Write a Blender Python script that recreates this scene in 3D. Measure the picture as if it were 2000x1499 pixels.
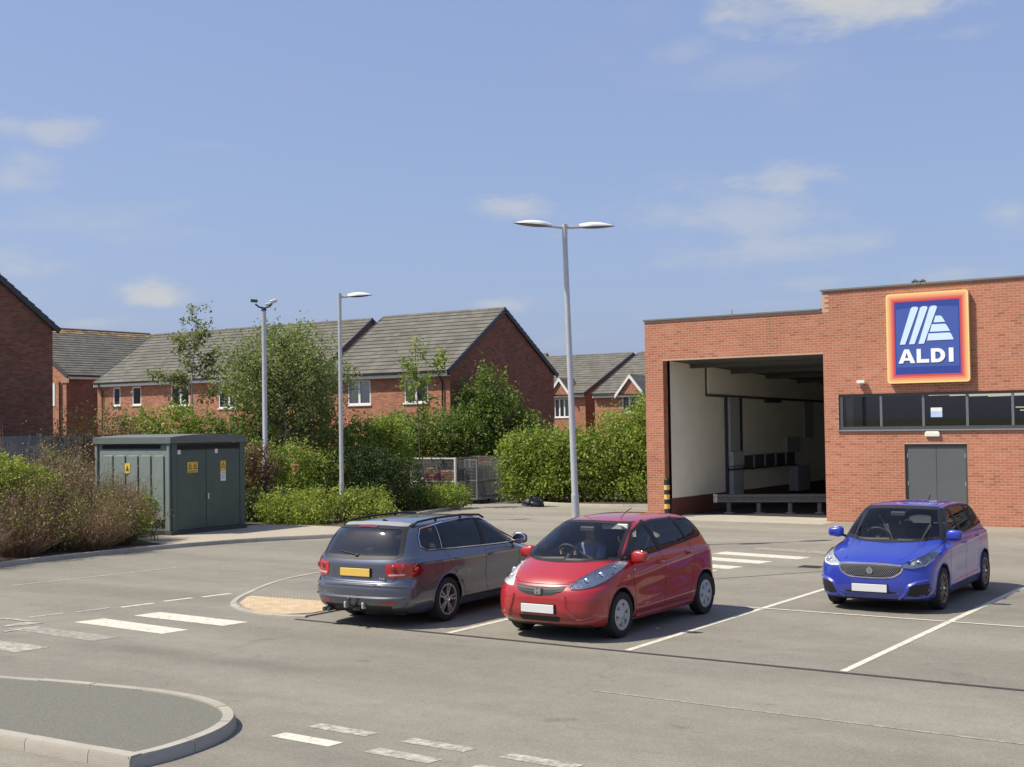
import bpy, bmesh, math, random
import numpy as np
from mathutils import Vector, Matrix, geometry
from mathutils.bvhtree import BVHTree

for _o in list(bpy.data.objects):
    bpy.data.objects.remove(_o)
scene = bpy.context.scene
COL = scene.collection
R = math.radians

# ------------------------------------------------------------------ camera
CAM_H = 3.096
YAW, PITCH, ROLL = R(34.229), R(1.677), R(-0.875)
cd = bpy.data.cameras.new('camera')
cam = bpy.data.objects.new('camera', cd)
COL.objects.link(cam)
fw = Vector((-math.sin(YAW) * math.cos(PITCH), math.cos(YAW) * math.cos(PITCH), math.sin(PITCH)))
r0 = Vector((math.cos(YAW), math.sin(YAW), 0))
u0 = r0.cross(fw)
rt = r0 * math.cos(ROLL) + u0 * math.sin(ROLL)
up = -r0 * math.sin(ROLL) + u0 * math.cos(ROLL)
M = Matrix((rt, up, -fw)).transposed().to_4x4()
M.translation = (0, 0, CAM_H)
cam.matrix_world = M
cd.sensor_fit = 'HORIZONTAL'
cd.sensor_width = 36
cd.lens = 2564 / 2000 * 36
cd.clip_start = 0.1
cd.clip_end = 6000
scene.camera = cam

# ------------------------------------------------------------------ light
SUN = Vector((-0.50, -0.49, 1.0)).normalized()
SUN_EL = math.asin(SUN.z)
SUN_ROT = math.atan2(SUN.x, SUN.y) % (2 * math.pi)
sd = bpy.data.lights.new('sun', 'SUN')
sd.energy = 4.8
sd.angle = R(0.55)
sd.color = (1.0, 0.92, 0.775)
so = bpy.data.objects.new('sun', sd)
so.rotation_euler = SUN.to_track_quat('Z', 'Y').to_euler()
so.location = (0, 0, 60)
COL.objects.link(so)

world = bpy.data.worlds.new('World')
scene.world = world
world.use_nodes = True
wn, wl = world.node_tree.nodes, world.node_tree.links
wn.clear()

def wnode(t, **k):
    n = wn.new(t)
    for a, b in k.items():
        setattr(n, a, b)
    return n

wout = wnode('ShaderNodeOutputWorld')
wbg = wnode('ShaderNodeBackground')
wbg.inputs['Strength'].default_value = 0.10
sky = wnode('ShaderNodeTexSky', sky_type='NISHITA', sun_disc=False)
sky.sun_elevation = SUN_EL
sky.sun_rotation = SUN_ROT
sky.air_density = 1.0
sky.dust_density = 2.2
sky.ozone_density = 2.0
sky.altitude = 50
wl.new(wbg.outputs[0], wout.inputs[0])

def wmath(op, a, b=None, c=None, clamp=False):
    n = wnode('ShaderNodeMath', operation=op, use_clamp=clamp)
    for i, v in enumerate((a, b, c)):
        if v is None:
            continue
        if isinstance(v, (int, float)):
            n.inputs[i].default_value = v
        else:
            wl.new(v, n.inputs[i])
    return n.outputs[0]

wtc = wnode('ShaderNodeTexCoord')
# broken-up fair-weather cloud over the whole sky (planar projection of the view direction)
wsep = wnode('ShaderNodeSeparateXYZ')
wl.new(wtc.outputs['Generated'], wsep.inputs[0])
zc = wmath('MAXIMUM', wsep.outputs['Z'], 0.0)
den = wmath('ADD', zc, 0.16)
wcmb = wnode('ShaderNodeCombineXYZ')
wl.new(wmath('DIVIDE', wsep.outputs['X'], den), wcmb.inputs[0])
wl.new(wmath('DIVIDE', wsep.outputs['Y'], den), wcmb.inputs[1])
nz = wnode('ShaderNodeTexNoise')
nz.inputs['Scale'].default_value = 1.7
nz.inputs['Detail'].default_value = 7
nz.inputs['Roughness'].default_value = 0.55
wl.new(wcmb.outputs[0], nz.inputs['Vector'])
thin = wnode('ShaderNodeMapRange')
thin.interpolation_type = 'SMOOTHSTEP'
thin.inputs['From Min'].default_value = 0.54
thin.inputs['From Max'].default_value = 0.82
wl.new(nz.outputs['Fac'], thin.inputs['Value'])
mask = wmath('MULTIPLY', thin.outputs[0], 0.35)
# single clouds: (azimuth from +Y towards -X, elevation, half width, half height, strength), degrees
CLOUDS = [(18.8, 17.1, 6.6, 1.6, 0.85), (22.9, 17.0, 2.7, 1.1, 0.4), (21.6, 16.4, 2.4, 0.6, 0.3), (26.4, 15.6, 1.8, 0.8, 0.2),
          (33.7, 9.4, 2.3, 0.8, 0.6), (22.2, 9.9, 3.0, 0.9, 0.6), (24.8, 8.6, 6.0, 1.8, 0.4), (23.1, 7.2, 6.0, 1.1, 0.4),
          (49.3, 5.6, 2.0, 0.7, 0.8), (53.4, 12.2, 2.1, 0.6, 0.5), (55.2, 12.3, 1.2, 0.6, 0.4), (55.0, 10.3, 1.8, 1.2, 0.4),
          (54.5, 6.5, 2.4, 1.4, 0.4), (52.1, 4.4, 2.7, 0.5, 0.4), (35.0, 5.1, 1.8, 0.5, 0.5), (21.6, 5.7, 3.3, 0.5, 0.3),
          (13.2, 8.2, 1.2, 0.7, 0.4), (15.2, 5.9, 3.3, 0.6, 0.3), (46.9, 11.8, 2.1, 0.4, 0.12), (14.5, 15.5, 1.8, 0.6, 0.2),
          (75, 9, 6, 1.6, 0.6), (95, 14, 8, 2.4, 0.7), (-5, 12, 7, 1.8, 0.6), (-30, 8, 6, 1.4, 0.6),
          (130, 11, 8, 2.2, 0.6), (170, 9, 9, 1.8, 0.6), (210, 13, 8, 2.4, 0.6), (255, 8, 7, 1.5, 0.6), (290, 14, 9, 2.2, 0.6)]
az = wmath('ARCTAN2', wmath('MULTIPLY', wsep.outputs['X'], -1.0), wsep.outputs['Y'])
el = wmath('ARCSINE', wsep.outputs['Z'])
nz2 = wnode('ShaderNodeTexNoise')
nz2.inputs['Scale'].default_value = 16
nz2.inputs['Detail'].default_value = 6
nz2.inputs['Roughness'].default_value = 0.6
wmp = wnode('ShaderNodeMapping')
wmp.inputs['Scale'].default_value = (1, 1, 2.6)
wl.new(wtc.outputs['Generated'], wmp.inputs[0])
wl.new(wmp.outputs[0], nz2.inputs['Vector'])
wob = wmath('MULTIPLY', wmath('SUBTRACT', nz2.outputs['Fac'], 0.5), 2.9)
for a_, e_, w_, h_, s_ in CLOUDS:
    da = wmath('DIVIDE', wmath('SUBTRACT', az, R(a_ if a_ <= 180 else a_ - 360)), R(w_))
    de = wmath('DIVIDE', wmath('SUBTRACT', el, R(e_)), R(h_))
    d2 = wmath('ADD', wmath('MULTIPLY', da, da), wmath('MULTIPLY', de, de))
    v = wmath('SUBTRACT', wmath('ADD', 0.8, wob), wmath('SQRT', d2))
    mr = wnode('ShaderNodeMapRange')
    mr.interpolation_type = 'SMOOTHSTEP'
    mr.inputs['From Min'].default_value = -0.25
    mr.inputs['From Max'].default_value = 0.95
    mr.inputs['To Max'].default_value = s_
    wl.new(v, mr.inputs['Value'])
    mask = wmath('MAXIMUM', mask, mr.outputs[0])
wmix = wnode('ShaderNodeMix', data_type='RGBA')
wl.new(mask, wmix.inputs['Factor'])
# thin summer haze over the clear-sky colour
whz = wnode('ShaderNodeMix', data_type='RGBA')
whz.inputs['Factor'].default_value = 0.5
whz.inputs['B'].default_value = (2.85, 3.65, 6.45, 1)
wl.new(sky.outputs[0], whz.inputs['A'])
wl.new(whz.outputs['Result'], wmix.inputs['A'])
wmix.inputs['B'].default_value = (4.9, 4.95, 4.85, 1)
wl.new(wmix.outputs['Result'], wbg.inputs['Color'])

scene.view_settings.view_transform = 'Standard'
scene.view_settings.look = 'None'
scene.view_settings.exposure = 0.35
scene.view_settings.gamma = 1.0
scene.view_settings.use_curve_mapping = False
scene.render.engine = 'CYCLES'
scene.render.resolution_x = 1024
scene.render.resolution_y = 767
scene.cycles.max_bounces = 8
scene.cycles.transparent_max_bounces = 16

# ------------------------------------------------------------------ materials
MATS = {}

def nt(name):
    m = bpy.data.materials.new(name)
    m.use_nodes = True
    n, l = m.node_tree.nodes, m.node_tree.links
    return m, n, l, n['Principled BSDF']

def setp(b, **k):
    for a, v in k.items():
        b.inputs[a.replace('_', ' ')].default_value = v

def c4(c):
    return (c[0], c[1], c[2], 1)

def mat(name, col, rough=0.6, metal=0.0, var=0.12, scale=8.0, bump=0.0, bscale=40.0, coat=0.0, spec=0.5, rand=0.0, detail=4):
    """Principled material with noise colour variation, optional per-object variation and fine relief."""
    if name in MATS:
        return MATS[name]
    m, n, l, b = nt(name)
    setp(b, Roughness=rough, Metallic=metal)
    b.inputs['Coat Weight'].default_value = coat
    b.inputs['Coat Roughness'].default_value = 0.05
    b.inputs['Specular IOR Level'].default_value = spec
    tc = n.new('ShaderNodeTexCoord')
    if var or rand:
        nz = n.new('ShaderNodeTexNoise')
        nz.inputs['Scale'].default_value = scale
        nz.inputs['Detail'].default_value = detail
        nz.inputs['Roughness'].default_value = 0.6
        l.new(tc.outputs['Object'], nz.inputs['Vector'])
        mr = n.new('ShaderNodeMapRange')
        mr.inputs['To Min'].default_value = 1 - 1.6 * var
        mr.inputs['To Max'].default_value = 1 + 1.6 * var
        l.new(nz.outputs['Fac'], mr.inputs['Value'])
        fac = mr.outputs[0]
        if rand:
            oi = n.new('ShaderNodeObjectInfo')
            ge = n.new('ShaderNodeNewGeometry')
            ad = n.new('ShaderNodeMath')
            ad.operation = 'ADD'
            l.new(oi.outputs['Random'], ad.inputs[0])
            l.new(ge.outputs['Random Per Island'], ad.inputs[1])
            fr = n.new('ShaderNodeMath')
            fr.operation = 'FRACT'
            l.new(ad.outputs[0], fr.inputs[0])
            m2 = n.new('ShaderNodeMapRange')
            m2.inputs['To Min'].default_value = 1 - rand
            m2.inputs['To Max'].default_value = 1 + rand
            l.new(fr.outputs[0], m2.inputs['Value'])
            mu = n.new('ShaderNodeMath')
            mu.operation = 'MULTIPLY'
            l.new(fac, mu.inputs[0])
            l.new(m2.outputs[0], mu.inputs[1])
            fac = mu.outputs[0]
        vm = n.new('ShaderNodeVectorMath')
        vm.operation = 'SCALE'
        vm.inputs[0].default_value = col
        l.new(fac, vm.inputs['Scale'])
        l.new(vm.outputs[0], b.inputs['Base Color'])
    else:
        b.inputs['Base Color'].default_value = c4(col)
    if bump:
        nb = n.new('ShaderNodeTexNoise')
        nb.inputs['Scale'].default_value = bscale
        nb.inputs['Detail'].default_value = 6
        l.new(tc.outputs['Object'], nb.inputs['Vector'])
        bp = n.new('ShaderNodeBump')
        bp.inputs['Strength'].default_value = min(1, bump)
        bp.inputs['Distance'].default_value = 0.01
        l.new(nb.outputs['Fac'], bp.inputs['Height'])
        l.new(bp.outputs[0], b.inputs['Normal'])
    MATS[name] = m
    return m

def paint(name, col, metal=0.0, rough=0.35):
    """Car paint: clear-coated outside, dark cloth-grey lining on the inside face."""
    if name in MATS:
        return MATS[name]
    m, n, l, b = nt(name)
    setp(b, Roughness=rough, Metallic=metal)
    b.inputs['Coat Weight'].default_value = 1.0
    b.inputs['Coat Roughness'].default_value = 0.03
    ge = n.new('ShaderNodeNewGeometry')
    tc = n.new('ShaderNodeTexCoord')
    nz = n.new('ShaderNodeTexNoise')
    nz.inputs['Scale'].default_value = 3.0
    nz.inputs['Detail'].default_value = 6
    l.new(tc.outputs['Object'], nz.inputs['Vector'])
    mr = n.new('ShaderNodeMapRange')
    mr.inputs['To Min'].default_value = 0.9
    mr.inputs['To Max'].default_value = 1.08
    l.new(nz.outputs['Fac'], mr.inputs['Value'])
    # road dust low on the body
    sp = n.new('ShaderNodeSeparateXYZ')
    l.new(tc.outputs['Object'], sp.inputs[0])
    du = n.new('ShaderNodeMapRange')
    du.inputs['From Min'].default_value = 0.62
    du.inputs['From Max'].default_value = 0.2
    du.inputs['To Max'].default_value = 0.3
    l.new(sp.outputs['Z'], du.inputs['Value'])
    dn = n.new('ShaderNodeMath')
    dn.operation = 'MULTIPLY'
    l.new(du.outputs[0], dn.inputs[0])
    l.new(nz.outputs['Fac'], dn.inputs[1])
    vm = n.new('ShaderNodeVectorMath')
    vm.operation = 'SCALE'
    vm.inputs[0].default_value = col
    l.new(mr.outputs[0], vm.inputs['Scale'])
    dm = n.new('ShaderNodeMix')
    dm.data_type = 'RGBA'
    dm.inputs['B'].default_value = (0.16, 0.14, 0.12, 1)
    l.new(dn.outputs[0], dm.inputs['Factor'])
    l.new(vm.outputs[0], dm.inputs['A'])
    l.new(dm.outputs['Result'], b.inputs['Base Color'])
    b2 = n.new('ShaderNodeBsdfPrincipled')
    setp(b2, Roughness=0.9)
    b2.inputs['Base Color'].default_value = (0.26, 0.26, 0.27, 1)
    mx = n.new('ShaderNodeMixShader')
    l.new(ge.outputs['Backfacing'], mx.inputs[0])
    l.new(b.outputs[0], mx.inputs[1])
    l.new(b2.outputs[0], mx.inputs[2])
    l.new(mx.outputs[0], n['Material Output'].inputs[0])
    MATS[name] = m
    return m

def glass(name, tint=(0.55, 0.6, 0.62), refl=1.0, ior=1.5, dark=0.0):
    if name in MATS:
        return MATS[name]
    m, n, l, b = nt(name)
    n.remove(b)
    t = n.new('ShaderNodeBsdfTransparent')
    t.inputs[0].default_value = c4(tint)
    g = n.new('ShaderNodeBsdfGlossy')
    g.inputs['Roughness'].default_value = 0.02 + dark
    fr = n.new('ShaderNodeFresnel')
    fr.inputs['IOR'].default_value = ior
    geo = n.new('ShaderNodeNewGeometry')
    mu = n.new('ShaderNodeMath')
    mu.operation = 'MULTIPLY'
    mu.inputs[1].default_value = refl
    l.new(fr.outputs[0], mu.inputs[0])
    mx = n.new('ShaderNodeMixShader')
    l.new(mu.outputs[0], mx.inputs[0])
    l.new(t.outputs[0], mx.inputs[1])
    l.new(g.outputs[0], mx.inputs[2])
    l.new(mx.outputs[0], n['Material Output'].inputs[0])
    MATS[name] = m
    return m

def foliage(name, col, col2, trans=0.35, rough=0.55):
    if name in MATS:
        return MATS[name]
    m, n, l, b = nt(name)
    n.remove(b)
    ge = n.new('ShaderNodeNewGeometry')
    ramp = n.new('ShaderNodeMix')
    ramp.data_type = 'RGBA'
    ramp.inputs['A'].default_value = c4(col)
    ramp.inputs['B'].default_value = c4(col2)
    tc = n.new('ShaderNodeTexCoord')
    nz = n.new('ShaderNodeTexNoise')
    nz.inputs['Scale'].default_value = 1.3
    nz.inputs['Detail'].default_value = 3
    l.new(tc.outputs['Object'], nz.inputs['Vector'])
    ad = n.new('ShaderNodeMath')
    ad.operation = 'MULTIPLY_ADD'
    ad.inputs[1].default_value = 0.65
    l.new(ge.outputs['Random Per Island'], ad.inputs[0])
    m3 = n.new('ShaderNodeMapRange')
    m3.inputs['From Min'].default_value = 0.3
    m3.inputs['From Max'].default_value = 0.7
    m3.inputs['To Max'].default_value = 0.4
    l.new(nz.outputs['Fac'], m3.inputs['Value'])
    l.new(m3.outputs[0], ad.inputs[2])
    l.new(ad.outputs[0], ramp.inputs['Factor'])
    d = n.new('ShaderNodeBsdfPrincipled')
    setp(d, Roughness=rough)
    d.inputs['Specular IOR Level'].default_value = 0.3
    l.new(ramp.outputs['Result'], d.inputs['Base Color'])
    t = n.new('ShaderNodeBsdfTranslucent')
    sc = n.new('ShaderNodeVectorMath')
    sc.operation = 'MULTIPLY'
    sc.inputs[1].default_value = (1.0, 1.15, 0.5)
    l.new(ramp.outputs['Result'], sc.inputs[0])
    l.new(sc.outputs[0], t.inputs[0])
    mx = n.new('ShaderNodeMixShader')
    mx.inputs[0].default_value = trans
    l.new(d.outputs[0], mx.inputs[1])
    l.new(t.outputs[0], mx.inputs[2])
    l.new(mx.outputs[0], n['Material Output'].inputs[0])
    MATS[name] = m
    return m

# ------------------------------------------------------------------ mesh helpers
ORG = {}

def V(*a):
    return Vector(a)

def link(o, parent=None):
    COL.objects.link(o)
    if parent is not None:
        o.parent = parent
    return o

def tag(o, label=None, cat=None, group=None, kind=None):
    if label: o['label'] = label
    if cat: o['category'] = cat
    if group: o['group'] = group
    if kind: o['kind'] = kind
    return o

def thing(name, label, cat, loc=(0, 0, 0), rz=0.0, group=None, local=False):
    o = bpy.data.objects.new(name, None)
    o.empty_display_size = 0.3
    o.location = loc
    o.rotation_euler = (0, 0, rz)
    link(o)
    tag(o, label, cat, group)
    ORG[o] = Vector((0, 0, 0)) if local else Vector(loc)
    return o

def copy_tree(o, parent=None, loc=None, rz=None):
    c = o.copy()
    COL.objects.link(c)
    c.parent = parent
    if loc is not None: c.location = loc
    if rz is not None: c.rotation_euler = (0, 0, rz)
    for ch in list(o.children):
        copy_tree(ch, c)
    ORG[c] = ORG.get(o, Vector((0, 0, 0)))
    return c

class MB:
    def __init__(s):
        s.v, s.f = [], []

    def add(s, vs, fs):
        b = len(s.v)
        s.v.extend(tuple(p) for p in vs)
        s.f.extend(tuple(b + i for i in f) for f in fs)
        return s

    def box(s, x0, x1, y0, y1, z0, z1):
        if x0 > x1: x0, x1 = x1, x0
        if y0 > y1: y0, y1 = y1, y0
        if z0 > z1: z0, z1 = z1, z0
        return s.add([(x0, y0, z0), (x1, y0, z0), (x1, y1, z0), (x0, y1, z0), (x0, y0, z1), (x1, y0, z1), (x1, y1, z1), (x0, y1, z1)],
                     [(0, 3, 2, 1), (4, 5, 6, 7), (0, 1, 5, 4), (1, 2, 6, 5), (2, 3, 7, 6), (3, 0, 4, 7)])

    def hexa(s, p):
        return s.add(p, [(0, 3, 2, 1), (4, 5, 6, 7), (0, 1, 5, 4), (1, 2, 6, 5), (2, 3, 7, 6), (3, 0, 4, 7)])

    def bar(s, p0, p1, w, h, upv=(0, 0, 1)):
        p0, p1 = Vector(p0), Vector(p1)
        d = (p1 - p0).normalized()
        a = d.cross(Vector(upv))
        if a.length < 1e-4: a = d.cross(Vector((0, 1, 0)))
        a.normalize()
        b = a.cross(d)
        a, b = a * w / 2, b * h / 2
        return s.add([p0 - a - b, p0 + a - b, p0 + a + b, p0 - a + b, p1 - a - b, p1 + a - b, p1 + a + b, p1 - a + b],
                     [(0, 1, 2, 3), (7, 6, 5, 4), (0, 4, 5, 1), (1, 5, 6, 2), (2, 6, 7, 3), (3, 7, 4, 0)])

    def tube(s, path, r, n=8, caps=True):
        path = [Vector(p) for p in path]
        rs = r if isinstance(r, (list, tuple)) else [r] * len(path)
        vs, fs = [], []
        ref = None
        for i, p in enumerate(path):
            d = (path[min(i + 1, len(path) - 1)] - path[max(i - 1, 0)])
            if d.length < 1e-9: d = Vector((0, 0, 1))
            d.normalize()
            if ref is None:
                ref = d.orthogonal().normalized()
            a = (ref - d * ref.dot(d))
            if a.length < 1e-6: a = d.orthogonal()
            a.normalize()
            ref = a
            b = d.cross(a)
            for k in range(n):
                t = 2 * math.pi * k / n
                vs.append(p + (a * math.cos(t) + b * math.sin(t)) * rs[i])
        for i in range(len(path) - 1):
            for k in range(n):
                k2 = (k + 1) % n
                fs.append((i * n + k, i * n + k2, (i + 1) * n + k2, (i + 1) * n + k))
        if caps:
            fs.append(tuple(range(n - 1, -1, -1)))
            fs.append(tuple((len(path) - 1) * n + k for k in range(n)))
        return s.add(vs, fs)

    def lathe(s, prof, o=(0, 0, 0), axis='z', n=24, close=False):
        vs, fs = [], []
        o = Vector(o)
        for (r, h) in prof:
            for k in range(n):
                t = 2 * math.pi * k / n
                a, b = r * math.cos(t), r * math.sin(t)
                vs.append(o + (Vector((a, b, h)) if axis == 'z' else Vector((h, a, b)) if axis == 'x' else Vector((b, h, a))))
        m = len(prof)
        for i in range(m - 1 if not close else m):
            j = (i + 1) % m
            for k in range(n):
                k2 = (k + 1) % n
                fs.append((i * n + k, i * n + k2, j * n + k2, j * n + k))
        return s.add(vs, fs)

    def ell(s, c, rx, ry, rz, nu=16, nv=10, f=None):
        c = Vector(c)
        vs, fs = [], []
        for j in range(nv + 1):
            ph = math.pi * j / nv
            for i in range(nu):
                t = 2 * math.pi * i / nu
                p = Vector((rx * math.sin(ph) * math.cos(t), ry * math.sin(ph) * math.sin(t), rz * math.cos(ph)))
                vs.append(c + (f(p) if f else p))
        for j in range(nv):
            for i in range(nu):
                i2 = (i + 1) % nu
                fs.append((j * nu + i, (j + 1) * nu + i, (j + 1) * nu + i2, j * nu + i2))
        return s.add(vs, fs)

    def prism(s, poly, fn, w0, w1):
        """poly of 2-D points; fn(u, v, w) -> 3-D point."""
        n = len(poly)
        vs = [fn(u, v, w0) for u, v in poly] + [fn(u, v, w1) for u, v in poly]
        fs = [tuple(range(n - 1, -1, -1)), tuple(range(n, 2 * n))]
        for i in range(n):
            j = (i + 1) % n
            fs.append((i, j, n + j, n + i))
        return s.add(vs, fs)

    def poly(s, pts):
        return s.add(pts, [tuple(range(len(pts)))])

    def build(s, name, m, parent=None, smooth=0, bevel=0.0, seg=1, label=None, fixn=True):
        o = ORG.get(parent, Vector((0, 0, 0))) if parent is not None else Vector((0, 0, 0))
        me = bpy.data.meshes.new(name)
        me.from_pydata([(p[0] - o[0], p[1] - o[1], p[2] - o[2]) for p in s.v], [], s.f)
        if fixn or bevel:
            bm = bmesh.new()
            bm.from_mesh(me)
            if bevel:
                bmesh.ops.remove_doubles(bm, verts=bm.verts, dist=1e-5)
            if fixn:
                bmesh.ops.recalc_face_normals(bm, faces=bm.faces)
            if bevel:
                ed = [e for e in bm.edges if len(e.link_faces) == 2 and e.calc_face_angle(0) > 0.6]
                bmesh.ops.bevel(bm, geom=ed, offset=bevel, segments=seg, affect='EDGES', profile=0.6, clamp_overlap=True)
            bm.to_mesh(me)
            bm.free()
        if smooth:
            me.polygons.foreach_set('use_smooth', [True] * len(me.polygons))
            me.set_sharp_from_angle(angle=R(smooth))
        me.materials.append(m)
        ob = bpy.data.objects.new(name, me)
        link(ob, parent)
        ORG[ob] = o
        if label: ob['label'] = label
        return ob

def fast_mesh(name, verts, faces, m, parent=None, smooth=False, n=4):
    """numpy vertices (k,3), faces (j,n) -> object."""
    o = np.array(ORG.get(parent, Vector((0, 0, 0)))) if parent is not None else np.zeros(3)
    me = bpy.data.meshes.new(name)
    k, j = len(verts), len(faces)
    me.vertices.add(k)
    me.vertices.foreach_set('co', (np.asarray(verts) - o).astype(np.float32).ravel())
    me.loops.add(j * n)
    me.loops.foreach_set('vertex_index', np.asarray(faces).astype(np.int32).ravel())
    me.polygons.add(j)
    me.polygons.foreach_set('loop_start', np.arange(0, j * n, n, dtype=np.int32))
    me.polygons.foreach_set('loop_total', np.full(j, n, dtype=np.int32))
    me.polygons.foreach_set('use_smooth', np.full(j, bool(smooth), dtype=bool))
    me.update(calc_edges=True)
    me.validate()
    me.materials.append(m)
    ob = bpy.data.objects.new(name, me)
    link(ob, parent)
    ORG[ob] = Vector(o)
    return ob

def wall_panel(mb, o, u, n, W, H, holes, depth):
    """Rectangular wall face at o, along u (W) and up (H), outward normal n, with recessed holes (u0,u1,v0,v1)."""
    o, u, n = Vector(o), Vector(u), Vector(n)
    z = Vector((0, 0, 1))
    us = sorted({0.0, W, *[h[0] for h in holes], *[h[1] for h in holes]})
    vs = sorted({0.0, H, *[h[2] for h in holes], *[h[3] for h in holes]})
    us = [a for a in us if 0 <= a <= W]
    vs = [a for a in vs if 0 <= a <= H]
    P = lambda a, b, d=0: o + u * a + z * b - n * d
    for a0, a1 in zip(us, us[1:]):
        for b0, b1 in zip(vs, vs[1:]):
            ca, cb = (a0 + a1) / 2, (b0 + b1) / 2
            if any(h[0] < ca < h[1] and h[2] < cb < h[3] for h in holes):
                continue
            mb.poly([P(a0, b0), P(a1, b0), P(a1, b1), P(a0, b1)])
    for a0, a1, b0, b1 in holes:
        a0, a1, b0, b1 = max(a0, 0), min(a1, W), max(b0, 0), min(b1, H)
        mb.poly([P(a0, b0), P(a0, b0, depth), P(a0, b1, depth), P(a0, b1)])
        mb.poly([P(a1, b0), P(a1, b1), P(a1, b1, depth), P(a1, b0, depth)])
        mb.poly([P(a0, b1), P(a0, b1, depth), P(a1, b1, depth), P(a1, b1)])
        if b0 > 0:
            mb.poly([P(a0, b0), P(a1, b0), P(a1, b0, depth), P(a0, b0, depth)])

rng = random.Random(7)
# ------------------------------------------------------------------ ground, asphalt, markings, kerbs
def asphalt_mat():
    m, n, l, b = nt('asphalt')
    setp(b, Roughness=0.85)
    b.inputs['Specular IOR Level'].default_value = 0.25
    tc = n.new('ShaderNodeTexCoord')
    def noise(scale, detail=5, rough=0.6, vec=None):
        k = n.new('ShaderNodeTexNoise')
        k.inputs['Scale'].default_value = scale
        k.inputs['Detail'].default_value = detail
        k.inputs['Roughness'].default_value = rough
        l.new(vec or tc.outputs['Object'], k.inputs['Vector'])
        return k.outputs['Fac']
    def rng_(v, a, b_, lo, hi, smooth=True):
        k = n.new('ShaderNodeMapRange')
        if smooth: k.interpolation_type = 'SMOOTHSTEP'
        for nm, x in zip(('From Min', 'From Max', 'To Min', 'To Max'), (a, b_, lo, hi)):
            k.inputs[nm].default_value = x
        l.new(v, k.inputs['Value'])
        return k.outputs[0]
    def mul(a, c):
        k = n.new('ShaderNodeMath'); k.operation = 'MULTIPLY'
        for i, x in enumerate((a, c)):
            if isinstance(x, float): k.inputs[i].default_value = x
            else: l.new(x, k.inputs[i])
        return k.outputs[0]
    def sub(a, c):
        k = n.new('ShaderNodeMath'); k.operation = 'SUBTRACT'
        for i, x in enumerate((a, c)):
            if isinstance(x, float): k.inputs[i].default_value = x
            else: l.new(x, k.inputs[i])
        return k.outputs[0]
    # coarse patches stretched along the traffic direction, fine aggregate, stones
    mp = n.new('ShaderNodeMapping'); mp.inputs['Scale'].default_value = (0.25, 1.0, 1.0)
    l.new(tc.outputs['Object'], mp.inputs[0])
    f = rng_(noise(0.5, 5, 0.6, mp.outputs[0]), 0.3, 0.7, 0.85, 1.12)
    f = mul(f, rng_(noise(2.2, 6, 0.7), 0.25, 0.75, 0.93, 1.07))
    f = mul(f, rng_(noise(45, 3, 0.7), 0.2, 0.8, 0.77, 1.23, False))
    vo = n.new('ShaderNodeTexVoronoi'); vo.inputs['Scale'].default_value = 60
    l.new(tc.outputs['Object'], vo.inputs['Vector'])
    f = mul(f, rng_(vo.outputs['Color'], 0.0, 1.0, 0.84, 1.16, False))
    # polished and rubber-darkened wheel track along the aisle (a wandering band near y = 12.3)
    sp = n.new('ShaderNodeSeparateXYZ'); l.new(tc.outputs['Object'], sp.inputs[0])
    wob = rng_(noise(0.35, 3), 0.0, 1.0, -0.9, 0.9, False)
    ad = n.new('ShaderNodeMath'); ad.operation = 'ADD'
    l.new(sp.outputs['Y'], ad.inputs[0]); l.new(wob, ad.inputs[1])
    ab = n.new('ShaderNodeMath'); ab.operation = 'ABSOLUTE'; l.new(sub(ad.outputs[0], 12.25), ab.inputs[0])
    band = rng_(ab.outputs[0], 0.55, 0.05, 0.0, 1.0)
    xl = mul(rng_(sp.outputs['X'], -8.0, -11.5, 0.0, 1.0), rng_(sp.outputs['X'], -21.0, -17.5, 0.0, 1.0))
    band = mul(mul(band, xl), rng_(noise(1.1, 5), 0.3, 0.65, 0.15, 1.0))
    f = mul(f, rng_(band, 0.0, 1.0, 1.0, 0.80, False))
    # oil drips inside the bays
    od = noise(1.7, 3)
    f = mul(f, rng_(od, 0.62, 0.76, 1.0, 0.78))
    # hairline cracking
    vc = n.new('ShaderNodeTexVoronoi'); vc.feature = 'DISTANCE_TO_EDGE'; vc.inputs['Scale'].default_value = 0.22
    wv = n.new('ShaderNodeVectorMath'); wv.operation = 'MULTIPLY_ADD'; wv.inputs[1].default_value = (1.2, 1.2, 0)
    nv_ = n.new('ShaderNodeTexNoise'); nv_.inputs['Scale'].default_value = 0.9; nv_.inputs['Detail'].default_value = 6; l.new(tc.outputs['Object'], nv_.inputs['Vector'])
    l.new(nv_.outputs['Color'], wv.inputs[0]); l.new(tc.outputs['Object'], wv.inputs[2]); l.new(wv.outputs[0], vc.inputs['Vector'])
    f = mul(f, rng_(vc.outputs['Distance'], 0.0, 0.004, 0.88, 1.0))
    # dusty, paler concrete-like wash towards the service yard
    f = mul(f, rng_(sp.outputs['Y'], 22.0, 36.0, 1.0, 1.17))
    vm = n.new('ShaderNodeVectorMath'); vm.operation = 'SCALE'
    vm.inputs[0].default_value = ASPH
    l.new(f, vm.inputs['Scale'])
    l.new(vm.outputs[0], b.inputs['Base Color'])
    bp = n.new('ShaderNodeBump'); bp.inputs['Strength'].default_value = 0.5; bp.inputs['Distance'].default_value = 0.004
    l.new(vo.outputs['Distance'], bp.inputs['Height'])
    l.new(bp.outputs[0], b.inputs['Normal'])
    return m
ASPH = (0.208, 0.194, 0.161)
M_ASPH = asphalt_mat()
MATS['asphalt'] = M_ASPH
M_LINE = None

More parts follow.
